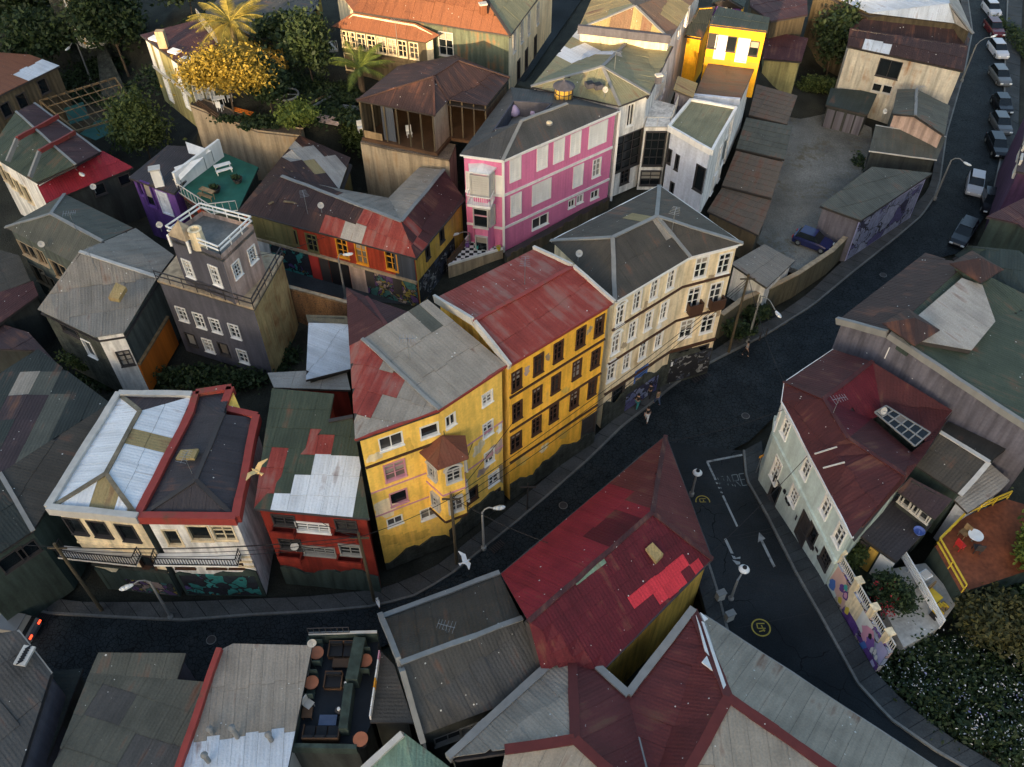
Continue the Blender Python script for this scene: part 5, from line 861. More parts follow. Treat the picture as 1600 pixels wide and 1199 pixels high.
cpx = np.array([tuple(W(*c)) for c in CP])
gx = np.concatenate([[-900,-500,-250,-150], np.arange(-105, 106, 1.5), [150,250,500,900]]); gy = np.concatenate([[-300,-100,-20], np.arange(0, 165, 1.5), [180,220,300,450,700,1200]])
X, Y = np.meshgrid(gx, gy, indexing='ij'); d2 = (X[..., None]-cpx[:, 0])**2+(Y[..., None]-cpx[:, 1])**2+.6; wt = 1/d2**2; Zg = (wt*cpx[:, 2]).sum(-1)/wt.sum(-1)
SPOLY = [(-120,880),(0,905),(135,935),(287,935),(410,930),(590,915),(690,873),(790,793),(910,690),(1010,608),(1110,545),(1205,493),(1262,452),(1312,405),(1390,343),(1425,318),(1448,293),(1460,205),(1490,105),(1500,45),(1495,0),(1485,-60),(1606,-60),(1598,100),(1592,240),(1560,350),(1500,410),(1440,425),(1290,590),(1240,700),(1300,900),(1420,1100),(1600,1215),(1100,1215),(-120,1215)]
NX, NY = len(gx), len(gy); inn = np.zeros((NX, NY), bool)
for i in range(NX):
    for j in range(NY):
        if Y[i, j] > 5: inn[i, j] = inpoly(*pix(V(X[i, j], Y[i, j], 0)), SPOLY)
dil = inn.copy()
for dx in (-1, 0, 1):
    for dy in (-1, 0, 1): dil |= np.roll(np.roll(inn, dx, 0), dy, 1)
Zg = np.where(dil, np.minimum(Zg, -.35), Zg)
f = MB(); nx, ny = NX, NY; f.v = [(float(X[i,j]), float(Y[i,j]), float(Zg[i,j])) for i in range(nx) for j in range(ny)]; f.uv = [(0, 0)]*len(f.v)
f.f = [(i*ny+j, (i+1)*ny+j, (i+1)*ny+j+1, i*ny+j+1) for i in range(nx-1) for j in range(ny-1)]
go = f.build('ground', 'dirt', None, True); tag(go, None, None, kind='structure')
# street sheets
UK = [(-120,930),(0,943),(75,959),(200,966),(287,970),(400,961),(500,956),(587,948),(650,931),(700,902),(750,862),(800,822),(850,780),(920,718),(975,664),(1017,632),(1060,596),(1120,562),(1200,522),(1270,478),(1325,432),(1405,368),(1440,338),(1460,308),(1468,284),(1478,212),(1507,112),(1519,50),(1512,0),(1500,-60)]   # hill-side kerb
LK = [(-120,1010),(0,1040),(150,1075),(320,1070),(480,1045),(600,1010),(700,960),(790,930),(900,850),(980,780),(1045,735),(1120,715),(1170,690),(1222,640),(1290,575),(1340,500),(1440,410),(1500,395),(1545,330),(1567,230),(1570,100),(1574,0),(1580,-60)]
from mathutils.geometry import tessellate_polygon
rp = [W(u, v, 0.) for u, v in UK]+[W(u, v, 0.) for u, v in LK[::-1]]
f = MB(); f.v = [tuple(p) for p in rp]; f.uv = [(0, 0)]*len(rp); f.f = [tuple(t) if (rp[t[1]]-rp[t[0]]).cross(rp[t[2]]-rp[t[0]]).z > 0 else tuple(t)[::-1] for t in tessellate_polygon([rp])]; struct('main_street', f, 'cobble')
def strip(P0, P1, n):
    r = []
    for P in (P0, P1):
        s = [0]
        for a, b in zip(P, P[1:]): s.append(s[-1]+(b-a).length)
        t = np.linspace(0, s[-1], n+1); r.append([V(*[float(np.interp(k, s, [q[c] for q in P])) for c in range(3)]) for k in t])
    return r
SL = [(1040,690),(1062,770),(1100,860),(1122,930),(1140,1000),(1180,1060),(1260,1130),(1330,1180),(1400,1230)]; SRr = [(1162,705),(1166,750),(1198,806),(1245,899),(1285,969),(1340,1069),(1390,1124),(1462,1174),(1560,1230)]
a, b = strip([W(u, v, SR(v)+.008) for u, v in SL], [W(u, v, SR(v)+.008) for u, v in SRr], 60); f = MB()
for i in range(60): f.face([a[i], b[i], b[i+1], a[i+1]])
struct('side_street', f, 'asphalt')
SBV_v, SBV_f = list(f.v), list(f.f)
def pavement(name, P0, P1, nslab, m, h=.13, rows=1):
    a, b = strip(P0, P1, nslab); f = MB()
    for i in range(nslab): f.hexa([a[i]-ZV*.5, b[i]-ZV*.5, b[i+1]-ZV*.5, a[i+1]-ZV*.5], [a[i]+ZV*(h-.03), b[i]+ZV*(h-.03), b[i+1]+ZV*(h-.03), a[i+1]+ZV*(h-.03)])
    o = struct(name, f, 'asphalt')
    for i in range(nslab):
        for k in range(rows):
            L = lambda s, t: a[i].lerp(a[i+1], s).lerp(b[i].lerp(b[i+1], s), (k+t)/rows)
            q = [L(.02,.02), L(.98,.02), L(.98,.97), L(.02,.97)]; dz = h+R.uniform(-.008, .012); mb = MB(); n = newell(q)
            if n.z < 0: q = q[::-1]
            mb.hexa([p+ZV*(dz-.06) for p in q], [p+ZV*dz for p in q]); link('paving_slab', mb.me('paving_slab', m), o)
    f = MB()
    for i in range(nslab): f.beam(a[i]+ZV*(h-.08), a[i+1]+ZV*(h-.08), .16, .22)
    f.build('kerb', 'concrete', o); return o
UW = [(-120,890),(0,912),(75,935),(135,942),(287,941),(410,936),(470,934),(590,922),(640,905),(690,880),(745,835),(790,800),(850,750),(910,698),(960,655),(1010,615),(1050,586),(1110,552),(1150,525),(1205,500),(1262,460),(1312,412),(1390,350),(1425,325),(1448,300),(1455,280),(1466,212),(1495,112),(1507,50),(1500,0),(1490,-60)]
pavement('pavement_hill_side', [W(u, v) for u, v in UK], [W(u, v) for u, v in UW], 110, 'paving_warm')
pavement('pavement_side_street', [W(u, v, SR(v)) for u, v in SRr], [W(u, v, SR(v)) for u, v in ((1190,690),(1196,735),(1222,790),(1286,905),(1325,980),(1368,1052),(1415,1100),(1480,1150),(1590,1215))], 34, 'paving', rows=1)
pavement('pavement_wedge', [W(u, v, SR(v)) for u, v in ((1070,790),(1100,860),(1122,930),(1140,1000),(1180,1060),(1260,1130))], [W(u, v, SR(v)) for u, v in ((1050,800),(1078,870),(1098,940),(1115,1010),(1160,1080),(1240,1150))], 18, 'paving')
pavement('pavement_top_right', [W(u, v) for u, v in LK[-5:]], [W(u, v) for u, v in ((1560,350),(1590,240),(1594,100),(1598,0),(1604,-60))], 24, 'paving')
# painted markings of the side street
from mathutils.bvhtree import BVHTree
SBV = BVHTree.FromPolygons(SBV_v, SBV_f)
def onstreet(u, v, dz):                                 # point of the sloping side street (or flat junction) seen there
    h = SBV.ray_cast(Vector((0, 0, HC)), ray(u, v).normalized())[0]; return (h if h is not None and h.z > .0 else W(u, v, .0))+ZV*dz
def paint(name, quads, m, dz=.012):
    f = MB()
    for q in quads:
        k = 8 if len(q) == 4 else 1
        for i in range(k):
            L = lambda a, b, t: (a[0]+(b[0]-a[0])*t, a[1]+(b[1]-a[1])*t)
            qq = [L(q[0], q[1], i/k), L(q[0], q[1], (i+1)/k), L(q[3], q[2], (i+1)/k), L(q[3], q[2], i/k)] if k > 1 else q
            p = [onstreet(u, v, dz) for u, v in qq]; f.face(p if newell(p).z > 0 else p[::-1])
    return struct(name, f, m)
def stripe(p, q, w): 
    (x0, y0), (x1, y1) = p, q; l = sqrt((x1-x0)**2+(y1-y0)**2); nx_, ny_ = -(y1-y0)/l*w/2, (x1-x0)/l*w/2
    return [(x0+nx_, y0+ny_), (x1+nx_, y1+ny_), (x1-nx_, y1-ny_), (x0-nx_, y0-ny_)]
paint('lane_marking', [stripe((1104,722),(1160,711),3), stripe((1105,722),(1152,823),3)], 'road_paint')
paint('lane_arrow', [stripe((1133,842),(1150,878),4), [(1143,874),(1157,870),(1156,888)], stripe((1190,845),(1210,886),4), [(1184,848),(1196,842),(1186,832)]], 'road_paint')
def letters(txt, u0, v0, du, dv, su, sv, w):
    G = {'P': [((0,0),(0,1)),((0,0),(1,0)),((1,0),(1,.5)),((1,.5),(0,.5))], 'A': [((0,1),(.5,0)),((.5,0),(1,1)),((.2,.6),(.8,.6))], 'R': [((0,0),(0,1)),((0,0),(1,0)),((1,0),(1,.5)),((1,.5),(0,.5)),((.3,.5),(1,1))], 'E': [((0,0),(0,1)),((0,0),(1,0)),((0,.5),(.8,.5)),((0,1),(1,1))], 'L': [((0,0),(0,1)),((0,1),(1,1))]}
    out = []
    for i, ch in enumerate(txt):
        for (a, b), (c, d) in G[ch]: T = lambda x, y: (u0+(i*1.35+x)*du[0]+y*dv[0], v0+(i*1.35+x)*du[1]+y*dv[1]); out.append(stripe(T(a, b), T(c, d), w))
    return out
paint('slab_joint', [stripe(p, q, .8) for p, q in (((1063,752),(1112,745)),((1080,796),(1130,788)),((1112,845),(1206,826)),((1152,842),(1205,832)),((1112,905),(1235,875)),((1135,985),(1282,955)),((1060,770),(1068,768)))], 'rubber', .006)
paint('street_lettering', letters('PARE', 1121, 746, (8.2,-1.2), (6,18), 1, 1, 1.3), 'road_paint_worn')
def ring(u, v, r, name):
    c = onstreet(u, v, .02); f = MB(); k = 28
    for i in range(k):
        a0, a1 = 2*pi*i/k, 2*pi*(i+1)/k
        f.face([c+V(cos(a)*q, sin(a)*q, 0) for a, q in ((a0,r*.85),(a0,r),(a1,r),(a1,r*.85))])
    for s in ((-.4,.5,.5,.5),(-.4,-.1,.5,-.1),(-.4,.5,-.4,-.1),(.1,.3,.3,-.5),(-.3,-.5,.4,-.3)):
        d = V(s[2]-s[0], s[3]-s[1], 0); nn = V(-d.y, d.x, 0).normalized()*.06*r; p, q = c+V(s[0], s[1], .0)*r*.9, c+V(s[2], s[3], .0)*r*.9; z = ZV*.002
        f.face([p-nn+z, q-nn+z, q+nn+z, p+nn+z])
    struct(name, f, 'road_yellow')
ring(1098,784,.55,'cycle_emblem'); ring(1189,981,.62,'cycle_emblem')
# yard, alleys, patio
def sheet(name, P, m, th=.05): f = MB(); p = [W(*q) for q in P]; p = p if newell(p).z > 0 else p[::-1]; f.hexa([x-ZV*th for x in p], p); return struct(name, f, m)
sheet('yard', [(1234,160,2.1),(1285,165,2.1),(1362,200,2.1),(1362,265,2.1),(1285,330,2.),(1335,352,1.9),(1262,428,1.8),(1236,418,1.8),(1180,378,1.9),(1200,318,2.),(1220,255,2.1)], 'lot', .6)
sheet('alley', [(400,455,4.02),(660,478,4.02),(690,440,4.15),(735,320,4.2),(712,318,4.2),(655,445,4.0),(560,440,4.0),(400,410,4.0)], 'paving')
sheet('street_behind', [(790,170,5.2),(905,5,5.2),(925,-30,5.2),(890,-30,5.2),(860,10,5.2),(800,130,5.2)], 'asphalt')
sheet('stairway', [(150,75,6.),(165,72,6.),(210,170,3.4),(160,160,3.4)], 'stone_dark')
sheet('patio', [(1370,893,3.9),(1446,880,3.9),(1497,940,3.9),(1466,982,3.9),(1412,1012,3.9),(1385,960,3.9)], 'patio', 1.)
# unseen ridge added behind the viewer, crest shaped to block sun from streets
f = MB(); sdh = V(sd.x, sd.y, 0).normalized(); sp = V(-sdh.y, sdh.x, 0)   # sp: across the sun
RD = 270.; tE = math.tan(SUN_EL)
ctl = sorted((V(x, y, 0).dot(sp), zs+tE*(RD-V(x, y, 0).dot(sdh))) for x, y, zs in ((-70,90,19),(-50,100,17),(-36,86,13.5),(-28,85,13),(-18,82,13.5),(-8,80,14),(-2,66,17.2),(10,75,15.6),(22,82,12),(29,85,11),(36,85,15),(45,85,17),(60,80,20)))
BLOCKER_CREST = lambda t: float(np.interp(t, [-420]+[c[0] for c in ctl]+[420], [ctl[0][1]]+[c[1] for c in ctl]+[ctl[-1][1]]))
K = 140; prof = [(-420+840*i/K, BLOCKER_CREST(-420+840*i/K)) for i in range(K+1)]
for (t0, h0), (t1, h1) in zip(prof, prof[1:]):
    for k0, k1, a0, a1 in ((0,.5,0,.62),(.5,1.,.62,1.),(1.,1.6,1.,.9)):
        q = lambda t, k, h: sdh*(140+k*130)+sp*t+ZV*(h-.3)
        f.face([q(t0,k0,h0*a0), q(t1,k0,h1*a0), q(t1,k1,h1*a1), q(t0,k1,h0*a1)])
struct('sun_blocker_ridge', f, 'dirt')
# ================================================================ vegetation
def leaves(c, rad, n, size, rng, clumps=24, flat=.0, shell=.55):
    """leaf-sized quads in clumps through an ellipsoid: returns verts, faces"""
    g = np.random.default_rng(rng); d = g.normal(size=(clumps, 3)); d /= np.linalg.norm(d, axis=1)[:, None]; rr = g.uniform(shell, 1., clumps)[:, None]
    cc = d*rr*np.array(rad)*.8; cc[:, 2] = np.where(cc[:, 2] < -.3*rad[2], cc[:, 2]*.4, cc[:, 2])
    k = g.integers(0, clumps, n); cr = np.array(rad)*.30*g.uniform(.5, 1.35, clumps)[k][:, None]
    p = cc[k]+g.normal(size=(n, 3))*cr*.62+np.array(c)
    nrm = g.normal(size=(n, 3))+np.array([0, 0, .8]); nrm /= np.linalg.norm(nrm, axis=1)[:, None]
    a = np.cross(nrm, g.normal(size=(n, 3))); a /= np.linalg.norm(a, axis=1)[:, None]; b = np.cross(nrm, a); s = size*g.uniform(.6, 1.4, n)[:, None]
    q = np.stack([p-a*s, p+b*s*.55, p+a*s, p-b*s*.55], 1).reshape(-1, 3)
    return q
def leafmesh(name, q, m, par, org=None):
    me = bpy.data.meshes.new(name); n = len(q)//4; q = q-np.array(root_loc(par)) if par else q
    me.vertices.add(len(q)); me.vertices.foreach_set('co', q.astype(np.float32).ravel()); me.loops.add(len(q)); me.loops.foreach_set('vertex_index', np.arange(len(q), dtype=np.int32))
    me.polygons.add(n); me.polygons.foreach_set('loop_start', np.arange(0, 4*n, 4, dtype=np.int32)); me.update(calc_edges=True); me.validate()
    me.materials.append(MT[m]); return link(name, me, par)
SEED = [100]
def tree(label, base, h, rad, m='leaf_dark', n=5000, size=.22, name='tree', group=None, clumps=30, cat='tree', tz=.55):
    p = W(*base); t = thing(name, label, cat, p, group); SEED[0] += 1; r = random.Random(SEED[0])
    f = MB(); top = p+V(r.uniform(-.3, .3), r.uniform(-.3, .3), h*tz); f.tube(p-ZV*.5, top, .05*h*.5, .03*h*.5)
    for i in range(6): a = 2*pi*i/6+r.random(); e = top+V(cos(a)*rad[0]*.6, sin(a)*rad[1]*.6, rad[2]*r.uniform(0, .7)); f.tube(top-ZV*r.uniform(0, h*.15), e, .018*h*.5, .008*h*.5, 6)
    f.build('trunk', 'bark', t); leafmesh('crown', leaves(tuple(p+ZV*h), rad, n, size, SEED[0], clumps), m, t); return t
tree('big dark evergreen at the top left corner', (40,70,4), 6, (6.5,5,5.5), n=9000, size=.3, clumps=50)
tree('broad dark tree right of the yellow balcony house', (200,115,4), 7, (4.6,4,5.2), n=9000, size=.28, clumps=46)
tree('gold crown painted as the sunlit top of the broad dark tree at top left', (215,40,7), 7.5, (2.6,2.2,2.2), 'leaf_sun_gold', 2600, .24)  # gold crown stands in for the sunlit top of the dark tree
tree('dark tree filling the slope left of the balcony house', (75,125,3), 5, (4.5,4,3.6), n=6000, size=.28)
tree('round green tree beside the purple house', (238,262,3), 4.6, (3.3,3.,3.6), 'leaf_mid', 7000, .20, clumps=44)
tree('sunlit golden tree in front of the olive house', (365,178,10.5), 4.4, (4.6,2.7,2.2), 'leaf_sun_gold', 12000, .15, clumps=60)
tree('dark green tree below the golden tree', (425,170,10.2), 3., (2.6,2.4,2.4), 'leaf_dark', 4200, .22)
tree('dark tree at the corner of the mansion veranda', (490,130,10.4), 4, (2.6,2.6,3.6), 'leaf_dark', 5200, .24)
tree('dark shrubby tree behind the golden tree at top', (450,95,10.4), 3, (3.4,2.6,2.2), 'leaf_dark', 4600, .24)
tree('dark tree along the top edge between olive house and mansion', (300,25,9), 3.5, (4.5,3,2.4), 'leaf_dark', 5000, .26)
tree('lime green shrub above the corrugated white roof', (468,204,10.2), 1.6, (2.2,1.6,1.4), 'leaf_lime', 2600, .17, name='shrub', cat='shrub')
tree('green creeper shrub hanging under the open timber house', (575,262,4.5), 3.6, (2.4,1.6,2.4), 'leaf_mid', 3600, .17, name='shrub', cat='shrub')
tree('dark tree in the yard left of the rusty house', (1292,120,2), 5, (3.,2.8,4.2), 'leaf_dark', 6000, .24)
tree('dark trees at the top edge left of silver roof', (1300,40,2), 6, (3.4,3,3.6), 'leaf_dark', 5200, .26)
tree('clipped hedge in front of the yard garages', (1276,150,1.8), 1.3, (2.8,1.5,1.3), 'leaf_mid', 3400, .16, name='hedge', cat='hedge')
tree('dark shrubs in the courtyard under grey tower house', (340,606,2), 1.3, (5.,1.4,1.2), 'leaf_dark', 3600, .18, name='shrub', cat='shrub')
tree('overgrown shrub on the balcony side of beige roofed house', (150,585,2), 1.8, (2.6,1.2,1.4), 'leaf_mid', 2600, .16, name='shrub', cat='shrub')
tree('leafy shrub at the foot of cream corner building', (1150,532,.1), 1.2, (1.6,1.,1.), 'leaf_dark', 2200, .14, name='shrub', cat='shrub')
tree('shrub beside the steps by the cream corner building', (1180,506,.1), 1.2, (1.4,.9,1.), 'leaf_dark', 2000, .14, name='shrub', cat='shrub')
redbush = tree('red flowering bush behind the mural wall', (1388,940,3.9), 1.2, (1.5,1.7,1.1), 'leaf_dark', 4000, .13, name='shrub', cat='shrub')
leafmesh('flowers', leaves(tuple(W(1388,936,5.4)), (1.5,1.7,.9), 110, .09, 5, 12), 'petal_red', redbush)['kind'] = 'stuff'
tree('lime green bush by the annex door', (1330,880,3.5), 1., (.8,.8,.9), 'leaf_mid', 1200, .12, name='shrub', cat='shrub')
tree('lime green tree at the right edge below orange terrace', (1592,905,3), 3.4, (1.6,2.4,2.2), 'leaf_lime', 4200, .17)
tree('jacaranda with lilac blossom at the right edge', (1600,820,3), 5, (1.6,2.,2.2), 'leaf_dark', 3600, .16)
tree('olive bushy tree below the orange terrace', (1535,985,3), 1.8, (2.4,2.4,1.5), 'leaf_olive', 5200, .17)
tree('dark bushy tree at the right edge above flowering hedge', (1600,1010,2), 2.4, (2.4,2.6,2.), 'leaf_mid', 5200, .17)
# flowering bank in the bottom right corner: uncountable ground cover
hp = [(1405,1050),(1450,1030),(1500,1030),(1560,1050),(1610,1060),(1440,1090),(1500,1085),(1560,1100),(1610,1120),(1490,1130),(1550,1150),(1610,1175),(1575,1010)]
bank = thing('flowering_bank', 'dense dark hedge bank dotted with small white flowers', 'hedge', W(1500,1090,1)); Q = []; Qf = []; Ql = []
for i, (u, v) in enumerate(hp):
    c = tuple(W(u, v, 2.4)); Q.append(leaves(c, (2.2,1.9,1.5), 3000, .15, 300+i, 26)); Qf.append(leaves((c[0],c[1],c[2]+.75), (2.2,1.9,1.4), 110, .07, 400+i, 22)); Ql.append(leaves((c[0],c[1],c[2]+.3), (2.,1.8,1.4), 26, .09, 500+i, 9))
leafmesh('foliage', np.concatenate(Q), 'leaf_dark', bank)['kind'] = 'stuff'; leafmesh('white_flowers', np.concatenate(Qf), 'petal_white', bank)['kind'] = 'stuff'; leafmesh('lilac_flowers', np.concatenate(Ql), 'petal_lilac', bank)['kind'] = 'stuff'
# weeds and undergrowth on the hill garden
Q = []
for i, (u, v, z, rx, ry) in enumerate([(440,130,10.4,5,3),(520,150,10.4,4,3),(400,190,10.3,4,1.5),(560,180,10.6,3,2),(500,180,10.4,3,2),(120,140,3,5,4),(190,150,3.3,4,3),(20,20,5,6,4),(250,120,6,3,4),(620,235,5,3,1.2),(230,600,2,5,1.2),(1250,150,1.8,2.5,1.5),(1340,255,1.8,1,2.5),(1290,350,1.6,2.,.8),(1590,60,.6,1.6,9),(1545,960,3,3,3),(1590,940,3,3,4),(690,290,4.6,2,2),(110,600,1.4,3,2),(440,560,2.4,2,3),(420,60,10.4,4,3),(340,30,10,4,3),(160,100,4,4,4)]):
    Q.append(leaves(tuple(W(u, v, z)), (rx, ry, .7), int(260*rx*ry**.5)+300, .2, 600+i, 22))
go = leafmesh('undergrowth', np.concatenate(Q), 'leaf_dark', None); tag(go, 'dark weeds and undergrowth on the hill gardens', 'undergrowth', kind='stuff')
def palm(label, base, h, L, n, m='leaf_palm', droop=.9):
    p = W(*base); t = thing('palm_tree', label, 'palm', p); f = MB(); top = p+ZV*h; f.tube(p-ZV*.4, top, .36, .28, 10); f.build('trunk', 'bark', t); r = random.Random(int(base[0]))
    for i in range(n):
        a = 2*pi*i/n*2.4+r.uniform(-.2, .2); el = r.uniform(.1, 1.25); L_ = L*r.uniform(.8, 1.1); pr = []; K = 9
        for k in range(K+1):
            s = k/K; e = el-droop*s*s*1.3; pr.append(top+V(cos(a)*L_*s*cos(el*.6), sin(a)*L_*s*cos(el*.6), L_*(sin(el)*s-droop*.55*s*s)))
        f = MB(); side = V(-sin(a), cos(a), 0)
        for k in range(K): f.beam(pr[k], pr[k+1], .05*(1-k/K)+.015)
        for k in range(1, K*3):
            s = k/3; j = min(int(s), K-1); o = pr[j].lerp(pr[j+1], s-j); fw = (pr[j+1]-pr[j]).normalized(); l = L_*.24*sin(pi*(.12+.85*k/(K*3)))
            for sg in (-1, 1):
                tip = o+(side*sg*.8+fw*.6-ZV*.28).normalized()*l; w_ = fw*.06; f.face([o-w_, o+w_, tip])
        f.build('frond', m, t)
    return t
palm('sunlit palm above the golden tree', (383,130,10.5), 6.2, 4.2, 26); palm('dark garden palm beside the open timber house', (566,140,10.6), 2.2, 3.6, 20, 'leaf_lime')
# ================================================================ street lamps, poles, cables
def lamp(label, base, h, head, m='grey_trim', globe=False):
    p = W(*base); z = base[2]+h; hd = W(head[0], head[1], z); t = thing('street_lamp', label, 'street lamp', p, 'street lamps'); f = MB(); f.tube(p, p+ZV*(h*.93), .11, .07); f.lathe(p, [(.2,0),(.2,.3),(.12,.4)], 10); f.build('pole', m, t); d = hd-(p+ZV*h); k = MB()
    if globe:
        k.tube(p+ZV*h*.9, hd-ZV*.2, .06, .05); k.build('arm', m, t); g = MB(); g.lathe(hd-ZV*.2, [(.12,0),(.32,.08),(.36,.14),(.28,.26),(.13,.31)], 18); g.build('lamp_head', 'lamp_white', t, True); g = MB(); g.lathe(hd+ZV*.165, [(.15,0),(.13,.1),(.03,.13)], 10); g.build('cap', 'black', t); return t
    q = [p+ZV*(h*.92), p+ZV*(h*.99)+d*.2, p+ZV*(h*1.03)+d*.55, hd-d*.08]
    for a, b in zip(q, q[1:]): k.tube(a, b, .05, .045, 6)
    k.build('arm', m, t); dn = V(d.x, d.y, 0).normalized(); sd_ = V(-dn.y, dn.x, 0); g = MB(); prof = ((-.08,.08),(.1,.17),(.4,.22),(.65,.17),(.78,.05)); lo = [[hd+dn*s+sd_*w-ZV*.03, hd+dn*s+ZV*.12*min(1,w/.15), hd+dn*s-sd_*w-ZV*.03, hd+dn*s-ZV*.1*min(1,w/.15)] for s, w in prof]
    for a, b in zip(lo, lo[1:]): g.hexa(a, b)
    g.build('lamp_head', 'lamp_white', t, True); return t
lamp('street lamp by the rusty house at the top of street', (1502,128,0), 5.2, (1549,58)); lamp('street lamp beside the grey-green shed on the street', (1460,312,0), 5.2, (1507,254)); lamp('street lamp among the shrubs by the cream building', (1168,536,0), 6, (1213,487)); lamp('street lamp on whitewashed pole before the yellow corner tenement', (756,858,0), 5, (772,794), 'offwhite')
lamp('street lamp in front of the white town houses', (268,966,0), 5.2, (206,914)); lamp('street lamp before the vermilion graffiti house', (541,470,3.8), 5, (537,398)); lamp('street lamp in the alley left of pink house', (735,398,4.4), 2.6, (716,365)); lamp('street lamp beside the crimson tin roof', (112,318,2), 7, (125,270)); lamp('street lamp on the stairway at the top left', (143,128,3), 5, (108,74))
lamp('globe lamp at the tip of wedge building', (1080,774,.9), 2.6, (1090,738), globe=True); lamp('globe lamp on the side street behind wedge building', (1141,938,2.8), 2.8, (1163,889), globe=True)
def pole(label, base, h, m='wood_dark', r=.13):
    p = W(*base); t = thing('utility_pole', label, 'pole', p, 'utility poles'); MB().tube(p, p+ZV*h, r, r*.7).build('pole', m, t); MB().beam(p+ZV*(h-.5)-V(.6,0,0), p+ZV*(h-.5)+V(.6,0,0), .1).build('crossarm', m, t); return p+ZV*(h-.4)
pa = pole('dark leaning pole by the corner of red building', (714,882,0), 8.5); pb = pole('short signal pole on the pavement by the tenement', (824,797,0), 3.4, 'dark_trim', .07); pc = pole('utility pole at the right end of the cream building', (1138,552,0), 9); pd = pole('utility pole on pavement by red building', (585,940,0), 8.5); pe = pole('utility pole on the pavement before the white town house', (160,955,0), 8.5)
def cable(label, a, b, sag=.5):
    f = MB(); K = 14; P_ = [a.lerp(b, i/K)-ZV*sag*4*(i/K)*(1-i/K) for i in range(K+1)]
    for p, q in zip(P_, P_[1:]): f.tube(p, q, .022, .022, 5)
    o = f.build('power_cable', 'black'); tag(o, label, 'cable')
for k, w_ in enumerate(('uppermost', 'middle', 'lowest')):
    cable('%s of three power cables past the tenements' % w_, pa-ZV*.35*k+V(.3*k,0,0), pc-ZV*.35*k, .7+.2*k); cable('%s of three cables along the white town houses' % w_, pd-ZV*.35*k-V(.3,0,0), pe-ZV*.3*k, .7+.15*k)
for k, (u, v, z) in enumerate(((690,640,14),(772,590,12),(905,520,11))): cable('%s service drop to the yellow tenements' % ('left', 'middle', 'right')[k], pa-ZV*.3, W(u, v, z), .3)
cable('service cable from pole to the red building', pd, W(500,815,8.6), .3); cable('cable crossing the main street to the wedge roof', pa+ZV*.1, W(860,850,7.6), .35); cable('cable over the side street from aqua house', W(1262,712,9), W(1105,870,7.2), .4); cable('cable from the aqua house to the wedge tip', W(1225,640,9), W(1041,690,7.2), .4); cable('cable strung from graffiti house to the pink house', W(652,402,9.2), W(727,300,12), .3); cable('cable strung from grey tower to graffiti house', W(397,400,13.5), W(520,365,9.4), .3); cable('power cable between the two poles left of the corner', pa, pd, .3); cable('power cable along the white town houses', pd, pe, .6); cable('power cable leaving the picture at the left', pe, pe+V(-26,3,0), .5); cable('overhead line crossing from the cream building to aqua house', pc+ZV*.2, W(1226,600,9.3), .6)
# ================================================================ cars
def car(label, u, v, z, ang, m, L=4.1, Wd=1.72, Hh=1.45, lit=False):
    p = W(u, v, z); t = thing('parked_car', label, 'car', p, 'cars on the streets'); ca, sa = cos(ang), sin(ang); T = lambda x, y, z_: p+V(x*ca-y*sa, x*sa+y*ca, z_)
    f = MB(); secs = [(-.5,.32,.62,.74),(-.47,.22,.86,.92),(-.30,.2,.92,1.),(.12,.2,.92,1.),(.40,.2,.82,.97),(.485,.24,.66,.84),(.5,.34,.55,.7)]
    for (x0,a0,b0,w0), (x1,a1,b1,w1) in zip(secs, secs[1:]):
        lo = lambda x, a, b, w: [T(x*L, -w*Wd/2, a), T(x*L, w*Wd/2, a), T(x*L, w*Wd/2*1.0, b*.8), T(x*L, w*Wd/2*.92, b), T(x*L, -w*Wd/2*.92, b), T(x*L, -w*Wd/2, b*.8)]
        f.hexa(lo(x0,a0,b0,w0), lo(x1,a1,b1,w1))
    f.build('body', m, t); g = MB(); lo2 = lambda x, w, z_: [T(x*L, -w*Wd/2, z_), T(x*L, w*Wd/2, z_)]
    bt = lo2(-.43,.88,.88)[::-1]+lo2(.22,.88,.88); tp = lo2(-.33,.72,Hh-.03)[::-1]+lo2(.04,.72,Hh-.03); g.hexa([bt[0],bt[1],bt[2],bt[3]], [tp[0],tp[1],tp[2],tp[3]]); g.build('windows', 'glass_dark', t)
    g = MB(); rf = lo2(-.34,.73,Hh-.03)[::-1]+lo2(.05,.73,Hh-.03); g.hexa(rf, [q+ZV*.05 for q in rf]); g.build('car_roof', m, t)
    for x in (-.31, .31):
        for y in (-1, 1):
            w = MB(); w.lathe(T(x*L, y*Wd*.40, .31), [(.31,0),(.31,.18)], 14, V(-sa*y, ca*y, 0)); wo = w.build('wheel', 'rubber', t); w = MB(); w.lathe(T(x*L, y*Wd*.40, .31)+V(-sa*y, ca*y, 0)*.18, [(.19,0),(.17,.02)], 10, V(-sa*y, ca*y, 0)); w.build('rim', 'steel', wo)
    for y in (-.32, .32): MB().box(T(.495*L, y*Wd, .58), .08, .34, .14, ang).build('headlight', 'lamp_white', t); MB().box(T(-.497*L, y*Wd, .68), .08, .3, .14, ang).build('taillight', 'tail_red' if lit else 'red_plastic', t)
    return t
car('pale car at the very top of the street', 1547, 20, 0, -1.6, 'carpaint_white', 4); car('dark red car second from the top of street', 1551, 50, 0, -1.6, 'carpaint_red', 4.4); car('white hatchback beside the street lamp at top right', 1557, 84, 0, -1.6, 'carpaint_white', 4.1); car('dark grey sedan below the white hatchback', 1560, 125, 0, -1.6, 'carpaint_grey', 4.3)
